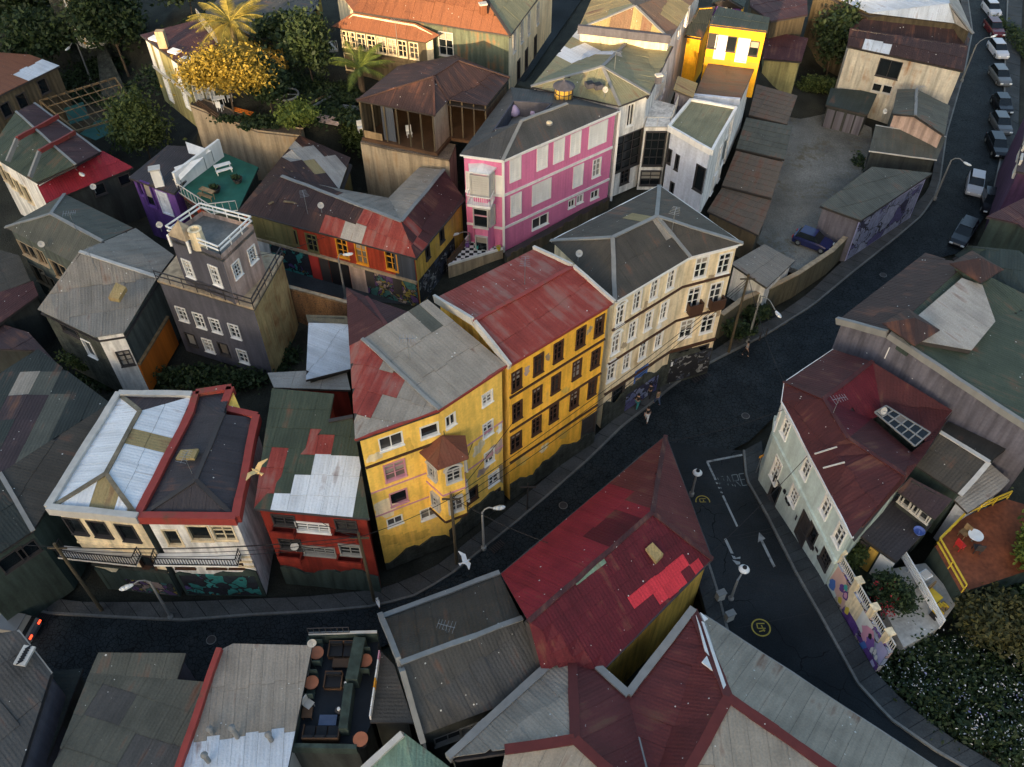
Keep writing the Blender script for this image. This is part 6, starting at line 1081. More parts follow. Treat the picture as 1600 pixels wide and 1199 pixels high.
car('small black car above the grey-green car', 1563, 170, 0, -1.65, 'carpaint_black', 3.8); car('grey-green car in the line at right', 1561, 200, 0, -1.65, 'carpaint_grey', 4.); car('black car last in the line at the right kerb', 1555, 234, 0, -1.7, 'carpaint_black', 4.6); car('white car driving on the bend at right', 1521, 294, 0, -2.0, 'carpaint_white', 4.1); car('black car parked beside the white car on bend', 1544, 322, 0, -1.9, 'carpaint_black', 4.2)
car('long black sedan parked near the teal roof', 1503, 370, 0, -2.2, 'carpaint_black', 5); car('blue compact car parked in the yard', 1268, 383, 1.95, -.6, 'carpaint_blue', 3.7); car('dark car with a lit red tail light at the left edge', 16, 985, 0, 3.0, 'carpaint_grey', 4.2, lit=True)
# ================================================================ people
def person(label, u, v, ang, top, legs, shorts=False, hair='hair', walk=.25, z=.0, h=1.72):
    p = W(u, v, z); t = thing('person', label, 'person', p, 'people on the street'); s = h/1.72; ca, sa = cos(ang), sin(ang)
    def skin(name, vs_, es, m, par=t):
        me = bpy.data.meshes.new(name); me.from_pydata([(x*ca*s-y*sa*s, x*sa*s+y*ca*s, z_*s) for x, y, z_, r in vs_], es, []); me.materials.append(MT[m]); o = link(name, me, par); me.skin_vertices or None
        o.modifiers.new('skin', 'SKIN'); sv = me.skin_vertices[0].data
        for i, q in enumerate(vs_): sv[i].radius = (q[3]*s, q[3]*s)
        sv[0].use_root = True; su = o.modifiers.new('sub', 'SUBSURF'); su.levels = su.render_levels = 1; return o
    k = walk; hipz, shz = .92, 1.42
    body = [(0,0,hipz,.13),(0,0,1.15,.12),(0,0,1.38,.13),(.02,0,1.5,.055),(.03,0,1.62,.10),(.03,0,1.70,.075),(0,.17,1.40,.06),(-k*.6,.22,1.14,.045),(-k*.4+.1,.2,.92,.035),(-k*.4+.13,.2,.84,.03),(0,-.17,1.40,.06),(k*.6,-.22,1.14,.045),(k*.6+.12,-.2,.94,.035),(k*.6+.16,-.2,.87,.03),
            (0,.09,.86,.10),(k*.8,.1,.48,.065),(k*.7,.1,.10,.04),(k*.7+.14,.1,.04,.035),(0,-.09,.86,.10),(-k*.5,-.1,.48,.065),(-k*1.1,-.1,.12,.04),(-k*1.1+.14,-.1,.05,.035)]
    be = [(0,1),(1,2),(2,3),(3,4),(4,5),(2,6),(6,7),(7,8),(8,9),(2,10),(10,11),(11,12),(12,13),(0,14),(14,15),(15,16),(16,17),(0,18),(18,19),(19,20),(20,21)]
    skin('body', body, be, 'skin')
    g = lambda ids, e: [(body[i][0], body[i][1], body[i][2], body[i][3]+e) for i in ids]
    skin('shirt', g([0,1,2,6,7,10,11], .022), [(0,1),(1,2),(2,3),(3,4),(2,5),(5,6)], top)
    kn = .5 if shorts else 1.; ids = [0,14,15,16,18,19,20]; gg = g(ids, .02)
    skin('trousers', gg if not shorts else g([0,14,15,18,19], .025), [(0,1),(1,2),(2,3),(0,4),(4,5),(5,6)] if not shorts else [(0,1),(1,2),(0,3),(3,4)], legs)
    hm = MB(); hc = p+V(.01*ca, .01*sa, 1.655)*1; hc = V(p.x+.01*ca, p.y+.01*sa, p.z+1.64*s); hm.lathe(hc, [(.118,0),(.12,.05),(.09,.11),(.03,.135)], 10); hm.build('hair', hair, t, True); return t
person('person in white trousers walking on the cobbles', 1010, 658, -1.9, 'cloth_black', 'white'); person('person in dark clothes and white shoes on the pavement', 995, 638, .9, 'cloth_black', 'cloth_teal'); person('person in brown top standing at the kerb', 1026, 632, 2.2, 'wood_tan', 'jean'); person('person in black near the kerb group', 1014, 622, 1.2, 'cloth_black', 'cloth_black'); person('person in pink top by the wall', 1023, 602, .8, 'cloth_pink', 'jean'); person('person in black by the shop front', 1032, 598, .6, 'cloth_black', 'jean'); person('person in blue crossing near the cream building', 1082, 580, .5, 'graffiti_blue', 'jean'); person('person in grey beside the dark kerb bollard', 1164, 556, -.8, 'grey_trim', 'cloth_black')
person('person with pale shirt by the shop sign', 1058, 590, 2.5, 'white', 'jean'); person('person in red by the shop front', 1042, 592, -2, 'red_plastic', 'cloth_black')
# ================================================================ gulls
def gull(label, pos, ang, span=1.3, up=.35, m='bird_white', fly=True):
    t = thing('gull', label, 'bird', pos, 'gulls'); d = V(cos(ang), sin(ang), 0); s_ = V(-sin(ang), cos(ang), 0); p = Vector(pos)
    f = MB(); f.lathe(p-d*.28, [(.02,0),(.08,.1),(.11,.24),(.09,.4),(.055,.48),(.06,.54),(.02,.62)], 10, d); f.hexa([p-d*.26+s_*.04, p-d*.26-s_*.04, p-d*.45-s_*.12, p-d*.45+s_*.12], [p-d*.26+s_*.04+ZV*.03, p-d*.26-s_*.04+ZV*.03, p-d*.45-s_*.12+ZV*.02, p-d*.45+s_*.12+ZV*.02]); f.build('body', m, t, True)
    MB().tube(p+d*.33, p+d*.41, .022, .006, 6).build('beak', 'orange_trim', t)
    for sg in (-1, 1):
        w = MB(); a = p+s_*sg*.07+ZV*.04; b = a+s_*sg*span*.24+ZV*span*up*.35+d*.06; c = b+s_*sg*span*.30+ZV*span*up*.1-d*.16
        if not fly: b = a-d*.18+s_*sg*.05; c = b-d*.22-ZV*.02
        for x, y, c0, c1 in ((a,b,.17,.15),(b,c,.15,.03)): w.hexa([x+d*c0, x-d*c0, y-d*c1, y+d*c1], [x+d*c0+ZV*.025, x-d*c0+ZV*.025, y-d*c1+ZV*.025, y+d*c1+ZV*.025])
        w.build('wing', m, t)
    return t
gull('gull painted golden as if sunlit, gliding past the red parapet', W(401,737,15), 2.6, 1.5, .3, 'bird_sun_tint'); gull('white gull flying low over the pavement by the corner', W(727,878,5), .5, 1.3); gull('white gull standing on the kerb by the pole', W(591,943,.4), -1.2, fly=False)
# ================================================================ mural wall, patio, terraces
mw = [W(1287,911,SR(911)), W(1366,1052,3.)]; a_, b_ = W(1330,898,5.9), W(1393,1030,5.6); a_ = V(mw[0].x+.1, mw[0].y+.1, 0); b_ = V(mw[1].x+.1, mw[1].y+.1, 0)
d_ = (b_-a_); L_ = d_.length; d_.normalize(); n_ = V(d_.y, -d_.x, 0)
if n_.x > 0: n_ = -n_
mu = thing('mural_wall', 'garden wall painted with purple, pink and pale blue figures', 'wall', V(a_.x, a_.y, 2.5)); f = MB(); f.hexa([a_+ZV*1.5, b_+ZV*1.5, b_-n_*.3+ZV*1.5, a_-n_*.3+ZV*1.5], [a_+ZV*5.6, b_+ZV*5.6, b_-n_*.3+ZV*5.6, a_-n_*.3+ZV*5.6]); f.build('wall', 'mural_pale', mu)
def mpoly(pts, m, k): f = MB(); f.face([a_+d_*L_*s+ZV*(2.9+2.7*z)+n_*(.006+.003*k) for s, z in pts]); f.build('painted_shape', m, mu)
rm = random.Random(4)
blob = lambda cx, cz, rx, rz, n=14: [(cx+cos(2*pi*i/n)*rx*(1+.18*sin(3*i)), cz+sin(2*pi*i/n)*rz*(1+.15*cos(2*i))) for i in range(n)]
for i, (pts, m) in enumerate([([(.0,0),(.2,0),(.22,.5),(.1,1),(0,1)],'aqua'), ([(.04,.35),(.2,.2),(.34,.1),(.36,.6),(.2,1),(.06,1)],'graffiti_skin'), (blob(.10,.3,.05,.2),'graffiti_blue'), ([(.36,0),(.62,0),(.6,.35),(.4,.45)],'purple'), ([(.34,.35),(.6,.4),(.56,1),(.3,1)],'cream'), (blob(.22,.62,.035,.14),'purple'), (blob(.30,.6,.04,.16),'purple'), (blob(.30,.6,.025,.1),'graffiti_pink'), (blob(.27,.25,.03,.12),'graffiti_yellow'), (blob(.4,.3,.03,.14),'graffiti_yellow'), (blob(.26,.8,.03,.1),'graffiti_teal'),
    ([(.55,.4),(.72,.35),(.74,1),(.55,1)],'graffiti_white'), ([(.62,.1),(1,0),(1,.3),(.7,.3)],'purple'), (blob(.74,.58,.10,.3),'graffiti_pink'), (blob(.80,.5,.06,.22),'graffiti_purple'), (blob(.76,.66,.025,.1),'graffiti_black'), (blob(.85,.42,.018,.12),'graffiti_white'), (blob(.89,.5,.018,.12),'graffiti_white'), (blob(.93,.42,.018,.1),'graffiti_white'), ([(.86,.7),(1,.35),(1,1),(.88,1)],'graffiti_lilac'), ([(.7,0),(.76,0),(.8,.3),(.74,.35)],'graffiti_blue'), ([(.9,0),(.96,0),(.97,.2),(.91,.25)],'graffiti_lilac')]): mpoly(pts, m, i)
f = MB(); railing(f, [a_-n_*.15+ZV*5.6, b_-n_*.15+ZV*5.6], .8, .16, .045); f.build('railing', 'offwhite', mu)
for s in (.0, .33, .62, .88): f = MB(); p = a_+d_*L_*s-n_*.15; f.box((p.x, p.y, 5.85), .35, .35, 1.5, atan2(d_.y, d_.x)); f.box((p.x, p.y, 6.66), .5, .5, .12, atan2(d_.y, d_.x)); f.build('pier', 'cream', mu)
pr_ = thing('patio_railing', 'white metal railing crossing the pale patio', 'railing', W(1430,930,3.95)); f = MB(); railing(f, [W(1405,872,3.95), W(1432,918,3.95), W(1467,982,3.95)], 1., .9, .06, (.3,.55,.8,1.)); f.build('rails', 'white', pr_)
c = W(1440,908,3.95); wm_ = thing('washing_machine', 'white washing machine standing on the patio', 'appliance', c); f = MB(); f.box(c+ZV*.42, .65, .62, .84, .5); f.build('cabinet', 'lamp_white', wm_); f = MB(); f.box(c+ZV*.86, .55, .5, .05, .5); f.build('lid', 'offwhite', wm_)
c = W(1456,935,3.95); bx = thing('patio_chair', 'yellow wooden lounge chair beside patio railing', 'chair', c); f = MB(); f.box(c+ZV*.35, .7, .9, .1, .6); f.build('seat', 'yellow_rail', bx); f = MB(); f.box(c+V(-.1,.5,.65), .7, .1, .6, .6); f.build('backrest', 'wood_tan', bx)
for x in (-.25,.25):
    for y in (-.35,.35): MB().beam(c+V(x,y,0), c+V(x,y,.32), .06).build('leg', 'wood', bx)
for i, (u, v, l, m) in enumerate([(1470,952,'wooden crate with bottles on the patio','wood_tan'),(1462,962,'dark sack on the patio corner','cloth_black')]): c = W(u, v, 3.95); t = thing('crate', l, 'crate', c); MB().box(c+ZV*.2, .7, .5, .4, .5).build('box', m, t); [MB().box(c+V(-.25+.12*k, .1*(k % 2), .45), .07, .3, .12, .5).build('slat', 'yellow_rail', t) for k in range(5)]
c = W(1518,846,5.22); t = thing('garden_table', 'round white table on the orange terrace', 'table', c); MB().lathe(c+ZV*.72, [(.48,0),(.48,.04)], 18).build('table_top', 'lamp_white', t); MB().tube(c, c+ZV*.72, .05).build('pedestal', 'steel', t)
for u, v, rz, l, m in ((1503,838,-1.,'tan wooden chair by the white terrace table','wood_tan'),(1497,857,2.,'red folding chair on the orange terrace','red_plastic'),(1524,862,3.,'dark chair below the white terrace table','dark_trim')): chair(u, v, rz, l, 5.22, m, 'chairs on the orange terrace')
c = W(1435,832,5.95); t = thing('basin', 'blue plastic basin on flat felt roof', 'basin', c); MB().lathe(c, [(.28,0),(.38,.2),(.36,.2),(.26,.04)], 14).build('bowl', 'blue_plastic', t); MB().tube(c+ZV*.2, c+V(-.1,-.3,.05), .04).build('handle', 'blue_plastic', t)
# annex front facing the patio
dw = [W(1345,838,5.6), W(1401,878,5.6)]; e_ = (dw[1]-dw[0]); e_.z = 0; eL = e_.length; e_.normalize(); en = V(e_.y, -e_.x, 0)
an = thing('boarded_doorway', 'boarded doorway and pale panel at the annex by the patio', 'doorway', V(dw[0].x, dw[0].y, 3.6)); o0 = V(dw[0].x, dw[0].y, 0)+en*.05
for s0, s1, m, nm in ((.05,.28,'dark_trim','grille'),(.32,.55,'ochre','boarded_door'),(.6,.99,'white','pale_panel')): f = MB(); p, q = o0+e_*eL*s0, o0+e_*eL*s1; f.hexa([p+ZV*3, q+ZV*3, q+en*.08+ZV*3, p+en*.08+ZV*3], [p+ZV*5.4, q+ZV*5.4, q+en*.08+ZV*5.4, p+en*.08+ZV*5.4]); f.build(nm, m, an)
# checkerboard terrace of the pink house
ct = [W(701,415,5.6), W(742,381,5.6), W(786,398,5.6)]; ct = [W(700,416,5.6), W(727,384,5.6), W(736,372,5.6), W(786,390,5.6)]
tr = thing('corner_terrace', 'checkerboard tiled corner terrace in front of the pink house', 'terrace', V(ct[0].x, ct[0].y, 3.5)); f = MB(); f.hexa([p-ZV*3.2 for p in ct], [p-ZV*.03 for p in ct]); f.build('wall', 'beige_wall', tr)
poly = [(p.x, p.y) for p in ct]; x0 = min(p[0] for p in poly); y0 = min(p[1] for p in poly); fo = MB(); fo.hexa([p-ZV*.03 for p in ct], [p for p in ct]); flo = fo.build('floor', 'black', tr); ts = .36
for i in range(26):
    for j in range(26):
        if (i+j) % 2: continue
        c = clip(poly, x0+i*ts, x0+(i+1)*ts, y0+j*ts, y0+(j+1)*ts)
        if c and area2(c) > .01: c = c if area_sign(c) > 0 else c[::-1]; f = MB(); f.hexa([V(*p, 5.6) for p in c], [V(*p, 5.612) for p in c]); f.build('tile', 'white', flo)
f = MB(); f.beam(ct[0]+ZV*.12, ct[3]+ZV*.12, .12, .24); f.build('coping', 'white', tr); f = MB(); f.beam(ct[0]+ZV*.35, ct[1]+ZV*.35, .12, .7); f.build('parapet', 'wood', tr); f = MB(); f.beam(ct[1]+ZV*.35, ct[2]+ZV*.35, .12, .7); f.build('parapet', 'white', tr)
for u, v, l, m in ((730,385,'purple bucket on the checkerboard terrace','graffiti_purple'),(745,388,'teal gas bottle on the checkerboard terrace','graffiti_teal'),(779,391,'yellow bucket at the corner of checkerboard terrace','graffiti_yellow')): c = W(u, v, 5.62); t = thing('bucket', l, 'bucket', c); MB().lathe(c, [(.17,0),(.22,.4),(.2,.4),(.16,.05)], 12).build('body', m, t); MB().tube(c+V(-.2,0,.4), c+V(.2,0,.42), .015, n=5).build('handle', 'steel', t)
# wall of planks under the pink house
pw = bld('plank_wall', 'dark plank retaining wall below the pink facade', dict(a=(792,402,5.6), b=(952,312,5.6), c=(950,304,5.6), d=(788,394,5.6)), 'abcd', 3.5, [('abcd', None)], {}, 'dark_wall', inset=0, cat='wall'); wq = pw['ab']
k = int(wq['L']/.45)
for i in range(k): p, q = wq['A']+wq['d']*wq['L']*(i+.04)/k, wq['A']+wq['d']*wq['L']*(i+.96)/k; h = 5.6+R.uniform(-.1, .25); n2 = wq['n']*(.05+R.uniform(0, .03)); f = MB(); f.hexa([p+ZV*3.5, p+n2+ZV*3.5, q+n2+ZV*3.5, q+ZV*3.5], [p+ZV*h, p+n2+ZV*h, q+n2+ZV*h, q+ZV*h]); f.build('plank', 'wood_dark', pw['th'])
# yard wall along the street
def yardwall(label, pts, zb, h, m, th=.35):
    t = thing('yard_wall', label, 'wall', W(*pts[0][:2], zb)); 
    for (u0, v0), (u1, v1) in zip(pts, pts[1:]): f = MB(); p, q = W(u0, v0, h), W(u1, v1, h); f.beam(V(p.x,p.y,(zb+h)/2), V(q.x,q.y,(zb+h)/2), th, h-zb); f.build('wall', m, t); f = MB(); f.beam(p+ZV*.05, q+ZV*.05, th+.1, .1); f.build('coping', 'beige_wall', t)
    return t
yw = yardwall('stained yard wall along the street below the hut', [(1128,492),(1160,468),(1202,450),(1246,428),(1300,392),(1330,362),(1345,345)], 0, 2.8, 'mossy_wall')
# lantern and beanbags on the pink and white roofs
c = W(880,160,14.9); t = thing('roof_lantern', 'round yellow glazed roof lantern between pink and olive roofs', 'skylight', c); MB().lathe(c, [(.78,0),(.78,1.5)], 12).build('drum', 'ochre', t)
for i in range(12): a = 2*pi*i/12; MB().beam(c+V(cos(a)*.8, sin(a)*.8, 0), c+V(cos(a)*.8, sin(a)*.8, 1.5), .07).build('mullion', 'dark_trim', t)
for z in (.02,.5,1.,1.5): f = MB(); [f.beam(c+V(cos(2*pi*i/12)*.81, sin(2*pi*i/12)*.81, z), c+V(cos(2*pi*(i+1)/12)*.81, sin(2*pi*(i+1)/12)*.81, z), .06) for i in range(12)]; f.build('ring', 'dark_trim', t)
MB().lathe(c+ZV*1.52, [(1.,0),(.95,.08),(.12,.5),(.05,.7)], 12).build('cap', 'slate_wall', t)
for i, (u, v, l) in enumerate(((803,180,'lilac beanbag at the left of sunken terrace'),(818,174,'lilac beanbag in the middle of sunken terrace'),(834,178,'lilac beanbag at the right of sunken terrace'))): c = W(u, v, 14.3); o = MB().lathe(c, [(.35,0),(.55,.2),(.5,.5),(.28,.8),(.1,.95)], 12).build('beanbag', 'purple_cushion', None, True); tag(o, l, 'beanbag', 'beanbags on the roof terrace')
# satellite dishes, antennas, boards, small roof things
def dish(u, v, z, label, r=.27, az=-1.2):
    c = W(u, v, z); t = thing('satellite_dish', label, 'dish', c, 'satellite dishes'); a = V(cos(az), sin(az), .6).normalized(); MB().tube(c, c+ZV*.6, .035).build('mast', 'steel', t); MB().lathe(c+ZV*.7, [(.05,0),(r*.7,.06),(r,.14),(r*.95,.15),(r*.6,.08),(.02,.03)], 16, a).build('reflector', 'offwhite', t, True); MB().tube(c+ZV*.6, c+ZV*.7+a*.45, .02).build('feed_arm', 'steel', t)
for q in ((903,408,14.4,'satellite dish on the cream corner building roof'),(944,152,15.2,'satellite dish at the edge of olive tin roof'),(503,332,11,'satellite dish on the brown roof of graffiti house'),(70,392,9,'satellite dish on the side of the grey hipped house'),(463,862,5.5,'satellite dish on the red building balcony'),(253,362,9.5,'satellite dish behind the beige roof'),(1374,652,9.6,'satellite dish beside the courtyard skylight'),(1378,184,7,'satellite dish on the pale pediment'),(490,1012,6.2,'satellite dish on the corrugated hall roof'),(150,302,8,'satellite dish on crimson tin roof edge')): dish(*q)
def chim(u, v, z, h, w, label, m): c = W(u, v, z); t = thing('chimney', label, 'chimney', c); MB().box(c+ZV*h/2, w, w*.8, h, .3).build('stack', m, t); MB().box(c+ZV*(h+.06), w*1.25, w, .14, .3).build('cap', 'offwhite', t)
chim(250,290,9.5,1.7,.8,'white chimney on the black roof of purple house','white'); chim(755,22,18,.9,.6,'orange brick chimney on the mansion roof','tin_rust'); chim(1028,130,15,.0+.7,.5,'small grey vent stack on olive roof','slate_wall')
for u, v, z, l in ((921,136,15.6,'left dark roof vent on the olive roof'),(934,138,15.6,'right dark roof vent on the olive roof')): c = W(u, v, z); t = thing('roof_vent', l, 'vent', c); MB().box(c+ZV*.2, .7, .7, .4, .4).build('box', 'slate_wall', t); MB().box(c+ZV*.42, .5, .5, .04, .4).build('lid', 'black', t)
c = W(917,176,15.5); 
for u, v, l in ((865,182,'left round roof light on pink house roof'),(858,194,'right round roof light on pink house roof')): c = W(u, v, 15.5); t = thing('roof_light', l, 'skylight', c); MB().lathe(c, [(.3,0),(.3,.15)], 14).build('collar', 'grey_trim', t); MB().lathe(c+ZV*.15, [(.27,0),(.2,.08),(.05,.12)], 14).build('dome', 'cream', t)
# furniture on the green terrace and clutter around it
for u, v, rz, l in ((352,272,.5,'white bench frame on the green terrace'),(322,312,-.5,'wooden picnic bench on the green terrace')):
    c = W(u, v, 9.05); t = thing('bench', l, 'bench', c); m = 'white' if 'white' in l else 'wood_tan'; ca, sa = cos(rz), sin(rz); L2 = lambda x, y, z_: c+V(x*ca-y*sa, x*sa+y*ca, z_)
    MB().box(L2(0,0,.45), 1.5, .35, .06, rz).build('seat', m, t); MB().box(L2(0,.4,.75), 1.5, .5, .05, rz).build('table_top', m, t)
    for x in (-.65,.65): MB().beam(L2(x,0,0), L2(x,0,.45), .07).build('leg', m, t); MB().beam(L2(x,.4,0), L2(x,.4,.74), .07).build('leg', m, t)
for u, v, l in ((372,285,'black fire bowl table on the green terrace'),(338,300,'dark planter tub on the green terrace')): c = W(u, v, 9.05); t = thing('planter', l, 'planter', c); MB().lathe(c, [(.3,0),(.5,.45),(.45,.45),(.28,.1)], 14).build('bowl', 'dark_trim', t); leafmesh('plant', leaves(tuple(c+ZV*.55), (.5,.5,.3), 260, .1, 77, 8), 'leaf_dark', t)['kind'] = 'stuff'
c = W(300,256,9.7); sh = thing('shade_sail', 'white shade sail stretched over the black roof', 'shade sail', c); q = [W(272,262,10.6), W(318,246,10.8), W(282,282,10.2)]; f = MB(); f.hexa(q, [p+ZV*.03 for p in q]); f.build('sail', 'white', sh); [MB().tube(V(p.x,p.y,9.5), p, .04).build('post', 'steel', sh) for p in q]
c = W(318,232,9.7); sh = thing('shade_sail', 'torn white canvas canopy behind the board screen', 'shade sail', c); q = [W(290,222,10.6), W(330,236,10.6), W(318,244,10.4), W(295,240,10.4)]; f = MB(); f.hexa(q, [p+ZV*.03 for p in q]); f.build('sail', 'white', sh); [MB().tube(V(p.x,p.y,9.5), p, .04).build('post', 'steel', sh) for p in q[:3]]
for u, v, l in ((345,163,'white plastic table on the terrace above the retaining wall'),): c = W(u, v, 10.9); t = thing('garden_table', l, 'table', c); MB().box(c+ZV*.7, 1., .8, .05, .4).build('table_top', 'white', t); [MB().beam(c+V(x,y,0), c+V(x,y,.7), .05).build('leg', 'white', t) for x in (-.4,.4) for y in (-.3,.3)]
for u, v, rz, l in ((338,162,1.4,'white plastic chair left of the white table'),(345,173,3.,'white plastic chair below the white table'),(360,158,-1.2,'white plastic chair right of the white table'),(564,206,.4,'white plastic chair at the plank pile'),(640,214,.3,'white plastic chair inside the open timber house')): chair(u, v, rz, l, 11.45 if u > 600 else (10.4 if u > 500 else 10.9), 'white', 'white plastic garden chairs')
for i, (u0, v0, u1, v1, z, l, m) in enumerate([(497,190,528,196,10.5,'pinkish plank stack in the hill garden','pinkish'),(495,183,520,188,10.6,'upper pinkish planks on the stack','pinkish'),(480,165,512,148,10.6,'yellow timber pole lying in the hill garden','wood_tan'),(484,170,516,152,10.6,'grey timber pole lying in the hill garden','grey_trim'),(532,168,565,172,10.6,'grey metal sheet lying by the open house','grey_trim'),(362,172,392,180,10.8,'orange board propped on the retaining wall','orange_wall'),(305,160,338,184,11,'fallen brown beam at the top of retaining wall','wood')]):
    t = thing('timber', l, 'timber', W(u0, v0, z), 'timber lying about the garden')
    for k in range(3): f = MB(); o = V(.1*k, .14*k, .05*k); f.beam(W(u0, v0, z)+o, W(u1, v1, z)+o, .12, .06); f.build('plank', m, t)
c = W(448,152,10.6); t = thing('hoop', 'large pale ring lying in the hill garden', 'ring', c); f = MB(); [f.tube(c+V(cos(2*pi*i/20)*1.2, sin(2*pi*i/20)*1.2, .3), c+V(cos(2*pi*(i+1)/20)*1.2, sin(2*pi*(i+1)/20)*1.2, .3), .1, n=6) for i in range(20)]; f.build('rim', 'grey_trim', t); f = MB(); [f.tube(c+V(0,0,.3), c+V(cos(2*pi*i/3)*1.2, sin(2*pi*i/3)*1.2, .3), .04, n=5) for i in range(3)]; f.build('spokes', 'grey_trim', t)
# timber pergola ruin with tarps at the top left
pg = thing('pergola', 'skeletal timber pergola with dark green tarpaulins at top left', 'pergola', W(130,190,3)); q4 = [W(62,158,6.5), W(180,122,6.5), W(216,175,6.5), W(120,205,6.5)]
for i in range(4): MB().beam(V(q4[i].x,q4[i].y,2.5), q4[i], .14).build('post', 'wood_dark', pg); MB().beam(q4[i], q4[(i+1) % 4], .12, .2).build('beam', 'wood_tan', pg)
for i in range(1, 9): MB().beam(q4[0].lerp(q4[1], i/9), q4[3].lerp(q4[2], i/9), .08, .12, off=.12).build('rafter', 'wood_dark', pg)
for i in range(1, 4): MB().beam(q4[0].lerp(q4[3], i/4)+ZV*.2, q4[1].lerp(q4[2], i/4)+ZV*.2, .07, .09).build('batten', 'wood_tan', pg)
for P3 in ([(125,210),(150,190),(205,178),(212,190),(150,220)], [(100,170),(130,160),(140,185),(110,195)]): f = MB(); q = [W(u, v, 6.0+R.uniform(-.2,.2)) for u, v in P3]; q = q if newell(q).z > 0 else q[::-1]; f.hexa(q, [p+ZV*.05 for p in q]); f.build('tarpaulin', 'tarp', pg)
# dark slate roofs beyond the garden at the top
flatbox('slate_roofed_house', 'dark slate roofs beyond the garden at the top edge', [(320,20,13.5),(370,-30,13.5),(500,-30,13.5),(497,10,13.5),(440,70,13.2),(400,60,13)], 10, 'tin_slate', 'ochre', cat='house')
flatbox('lean_to', 'small grey lean-to roof right of the palm', [(425,78,12),(440,55,12.2),(490,62,12.2),(470,85,12)], 10, 'tin_slate', 'dark_wall', cat='shed')
# white pavement signs, kerb-side bits
for u, v, l in ((1124,936,'pale utility box on the pavement by wedge building'),(1138,968,'second pale utility box below the wedge building')): c = W(u, v, 3.0); t = thing('utility_box', l, 'utility box', c); MB().box(c+ZV*.4, .55, .35, .8, .4).build('cabinet', 'offwhite', t); MB().box(c+ZV*.83, .62, .42, .06, .4).build('lid', 'grey_trim', t)
for u, v, l in ((1083,578,'bollard at the kerb ramp before cream building'),(1186,532,'left dark kerb post near the shrubs'),(1196,526,'right dark kerb post near the shrubs')): c = W(u, v, .13); t = thing('bollard', l, 'bollard', c, 'kerb bollards'); MB().tube(c, c+ZV*.95, .07, .06).build('post', 'dark_trim', t); MB().lathe(c+ZV*.95, [(.08,0),(.08,.06),(.02,.1)], 10).build('cap', 'dark_trim', t)
def sign(u, v, z, h, label, m, w=.5, hh=.5): c = W(u, v, z); t = thing('street_sign', label, 'sign', c); MB().tube(c, c+ZV*h, .035).build('post', 'steel', t); MB().box(c+ZV*(h-.1), w, .05, hh, .5).build('plate', m, t)
def cover(u, v, label, r=.34, z=0.):
    c = W(u, v, z+.012); t = thing('manhole_cover', label, 'manhole', c, 'manhole covers'); MB().lathe(c, [(r,0),(r,.012)], 18).build('frame', 'concrete', t); MB().lathe(c+ZV*.012, [(r*.84,0),(r*.84,.008)], 18).build('lid', 'dark_trim', t)
for q in ((1165,650,'manhole cover in the middle of the junction'),(1230,600,'manhole cover near the aqua house corner'),(640,975,'manhole cover on the bend below the red building'),(330,1000,'manhole cover on the street by white town houses'),(880,790,'manhole cover before the tenements'),(1380,430,'manhole cover on the street by the yard wall')): cover(*q)
def grate(u0, v0, u1, v1, label):
    p, q = W(u0, v0, .02), W(u1, v1, .02); t = thing('drain_grate', label, 'drain', p, 'street drains'); MB().beam(p, q, .55, .03).build('pit', 'black', t)
    for i in range(7): c = p.lerp(q, (i+.5)/7); d = (q-p).normalized(); s2 = V(-d.y, d.x, 0)*.26; MB().beam(c-s2+ZV*.03, c+s2+ZV*.03, .05, .03).build('bar', 'dark_trim', t)
grate(768,862,786,846,'drain grate in the gutter by the whitewashed lamp'); grate(1082,596,1108,583,'drain grate below the kerb ramp'); grate(58,962,78,966,'drain grate in the gutter at far left')
sign(1046,600,.1,2.6,'round white street sign before the graffiti shop','lamp_white'); sign(1180,742,.1,2.4,'small orange sign at the aqua house corner','orange_trim', .4, .25)

# peeling plaster and bare patches on the old walls
def peel(I, key, u, v, rx, rz, m):
    w = I[key]; c = WP(u, v, w['A'], w['n']); r = random.Random(int(u*7+v)); k = 16; L = w['L']; f = MB(); s0 = (c-w['A']).dot(w['d']); a0 = r.uniform(0, 6)
    rad = [1+.28*sin(2*2*pi*i/k+a0)+.2*sin(5*2*pi*i/k+a0*2)+r.uniform(-.12, .12) for i in range(k)]
    f.face([w['A']+w['d']*min(max(s0+cos(2*pi*i/k)*rx*rad[i], .03), L-.03)+ZV*max(.2, c.z+sin(2*pi*i/k)*rz*rad[i])+w['n']*(.006+.001*r.random()) for i in range(k)]); f.build('bare_plaster', m, I['th'])
for q in ((777,700,.9,.8,'pinkish'),(786,738,.7,.9,'beige_wall'),(748,700,.45,.7,'cream'),(783,668,.5,.35,'white_wall'),(755,735,.5,.5,'pinkish')): peel(Y1, 'cd', *q)
for q in ((600,795,1.,.8,'cream'),(640,840,1.6,.6,'yellow_pale'),(606,845,1.2,.8,'yellow_pale'),(585,715,.4,.5,'cream'),(640,700,.3,.8,'yellow_pale')): peel(Y1, 'df', *q)
for q in ((856,558,.25,.3,'beige_wall'),(823,580,.3,.35,'pinkish'),(921,516,.25,.3,'beige_wall'),(884,610,.4,.3,'yellow_pale'),(815,720,.7,.5,'yellow_pale'),(880,680,.6,.4,'ochre'),(850,700,.5,.35,'cream')): peel(Y2, 'cd', *q)
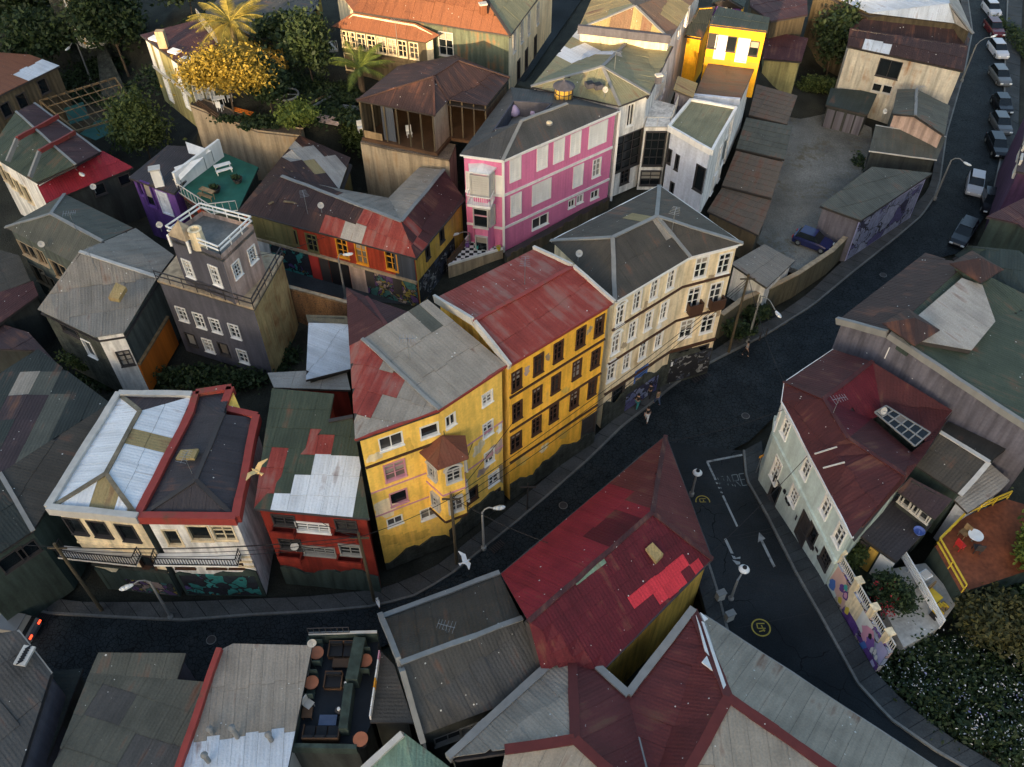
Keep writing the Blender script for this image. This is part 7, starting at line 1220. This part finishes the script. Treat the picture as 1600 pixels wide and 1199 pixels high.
for q in ((1008,480,.3,.5,'beige_wall'),(1030,510,.25,.4,'white_wall'),(975,540,.25,.4,'beige_wall'),(990,600,.6,.5,'beige_wall')): peel(CR, 'de', *q)
for q in ((1110,435,.5,.3,'beige_wall'),(1090,490,.4,.3,'white_wall'),(1120,490,.3,.5,'beige_wall')): peel(CR, 'cd', *q)
# television aerials on the roofs
def aerial(u, v, z, label, h=1.8):
    c = W(u, v, z); t = thing('aerial', label, 'aerial', c, 'roof aerials'); MB().tube(c-ZV*.3, c+ZV*h, .025, .02, 6).build('mast', 'steel', t); a = R.uniform(0, 3); d = V(cos(a), sin(a), 0); e = V(-sin(a), cos(a), 0); MB().beam(c+ZV*h*.95-d*.5, c+ZV*h*.95+d*.5, .025).build('boom', 'steel', t)
    f = MB(); [f.beam(c+ZV*h*.95+d*x-e*(.32-.12*x), c+ZV*h*.95+d*x+e*(.32-.12*x), .018) for x in (-.45,-.25,-.05,.15,.32,.48)]; f.build('elements', 'steel', t)
for q in ((640,560,15.6,'aerial on the grey patched tenement roof'),(820,440,16,'aerial on the faded red tenement roof'),(1050,360,15.4,'aerial on the cream corner building roof'),(480,330,11.2,'aerial on the rust-brown graffiti house roof'),(150,420,11,'aerial on the ridge of the beige roof'),(120,360,10.5,'aerial on the grey hipped roof'),(300,740,10.5,'aerial on the black town house roof'),(1300,650,11,'aerial on the aqua house roof'),(1430,160,8.4,'aerial on the gabled house by street'),(960,110,16,'aerial on the mossy olive roof'),(620,60,16,'aerial on the mansion veranda roof'),(700,1000,8,'aerial on the grey warehouse roof')): aerial(*q)
# loose boards lying on the rust-brown roof
for i, (u, v, z, a, l) in enumerate(((455,262,10.5,.3,'loose tan board on the left wing of the brown roof'),(465,268,10.6,.5,'second loose board on the left wing of brown roof'),(455,318,10.5,-.2,'loose board at the middle of the brown roof'),(492,330,10.4,-.3,'long batten lying on the brown roof'),(430,316,10.2,.8,'splintered board near the left eave of brown roof'))):
    c = W(u, v, z); t = tag(MB().box(c+ZV*.12, 1.3, .22, .05, a).build('loose_board', 'wood_tan'), l, 'board', 'boards lying on the brown roof')
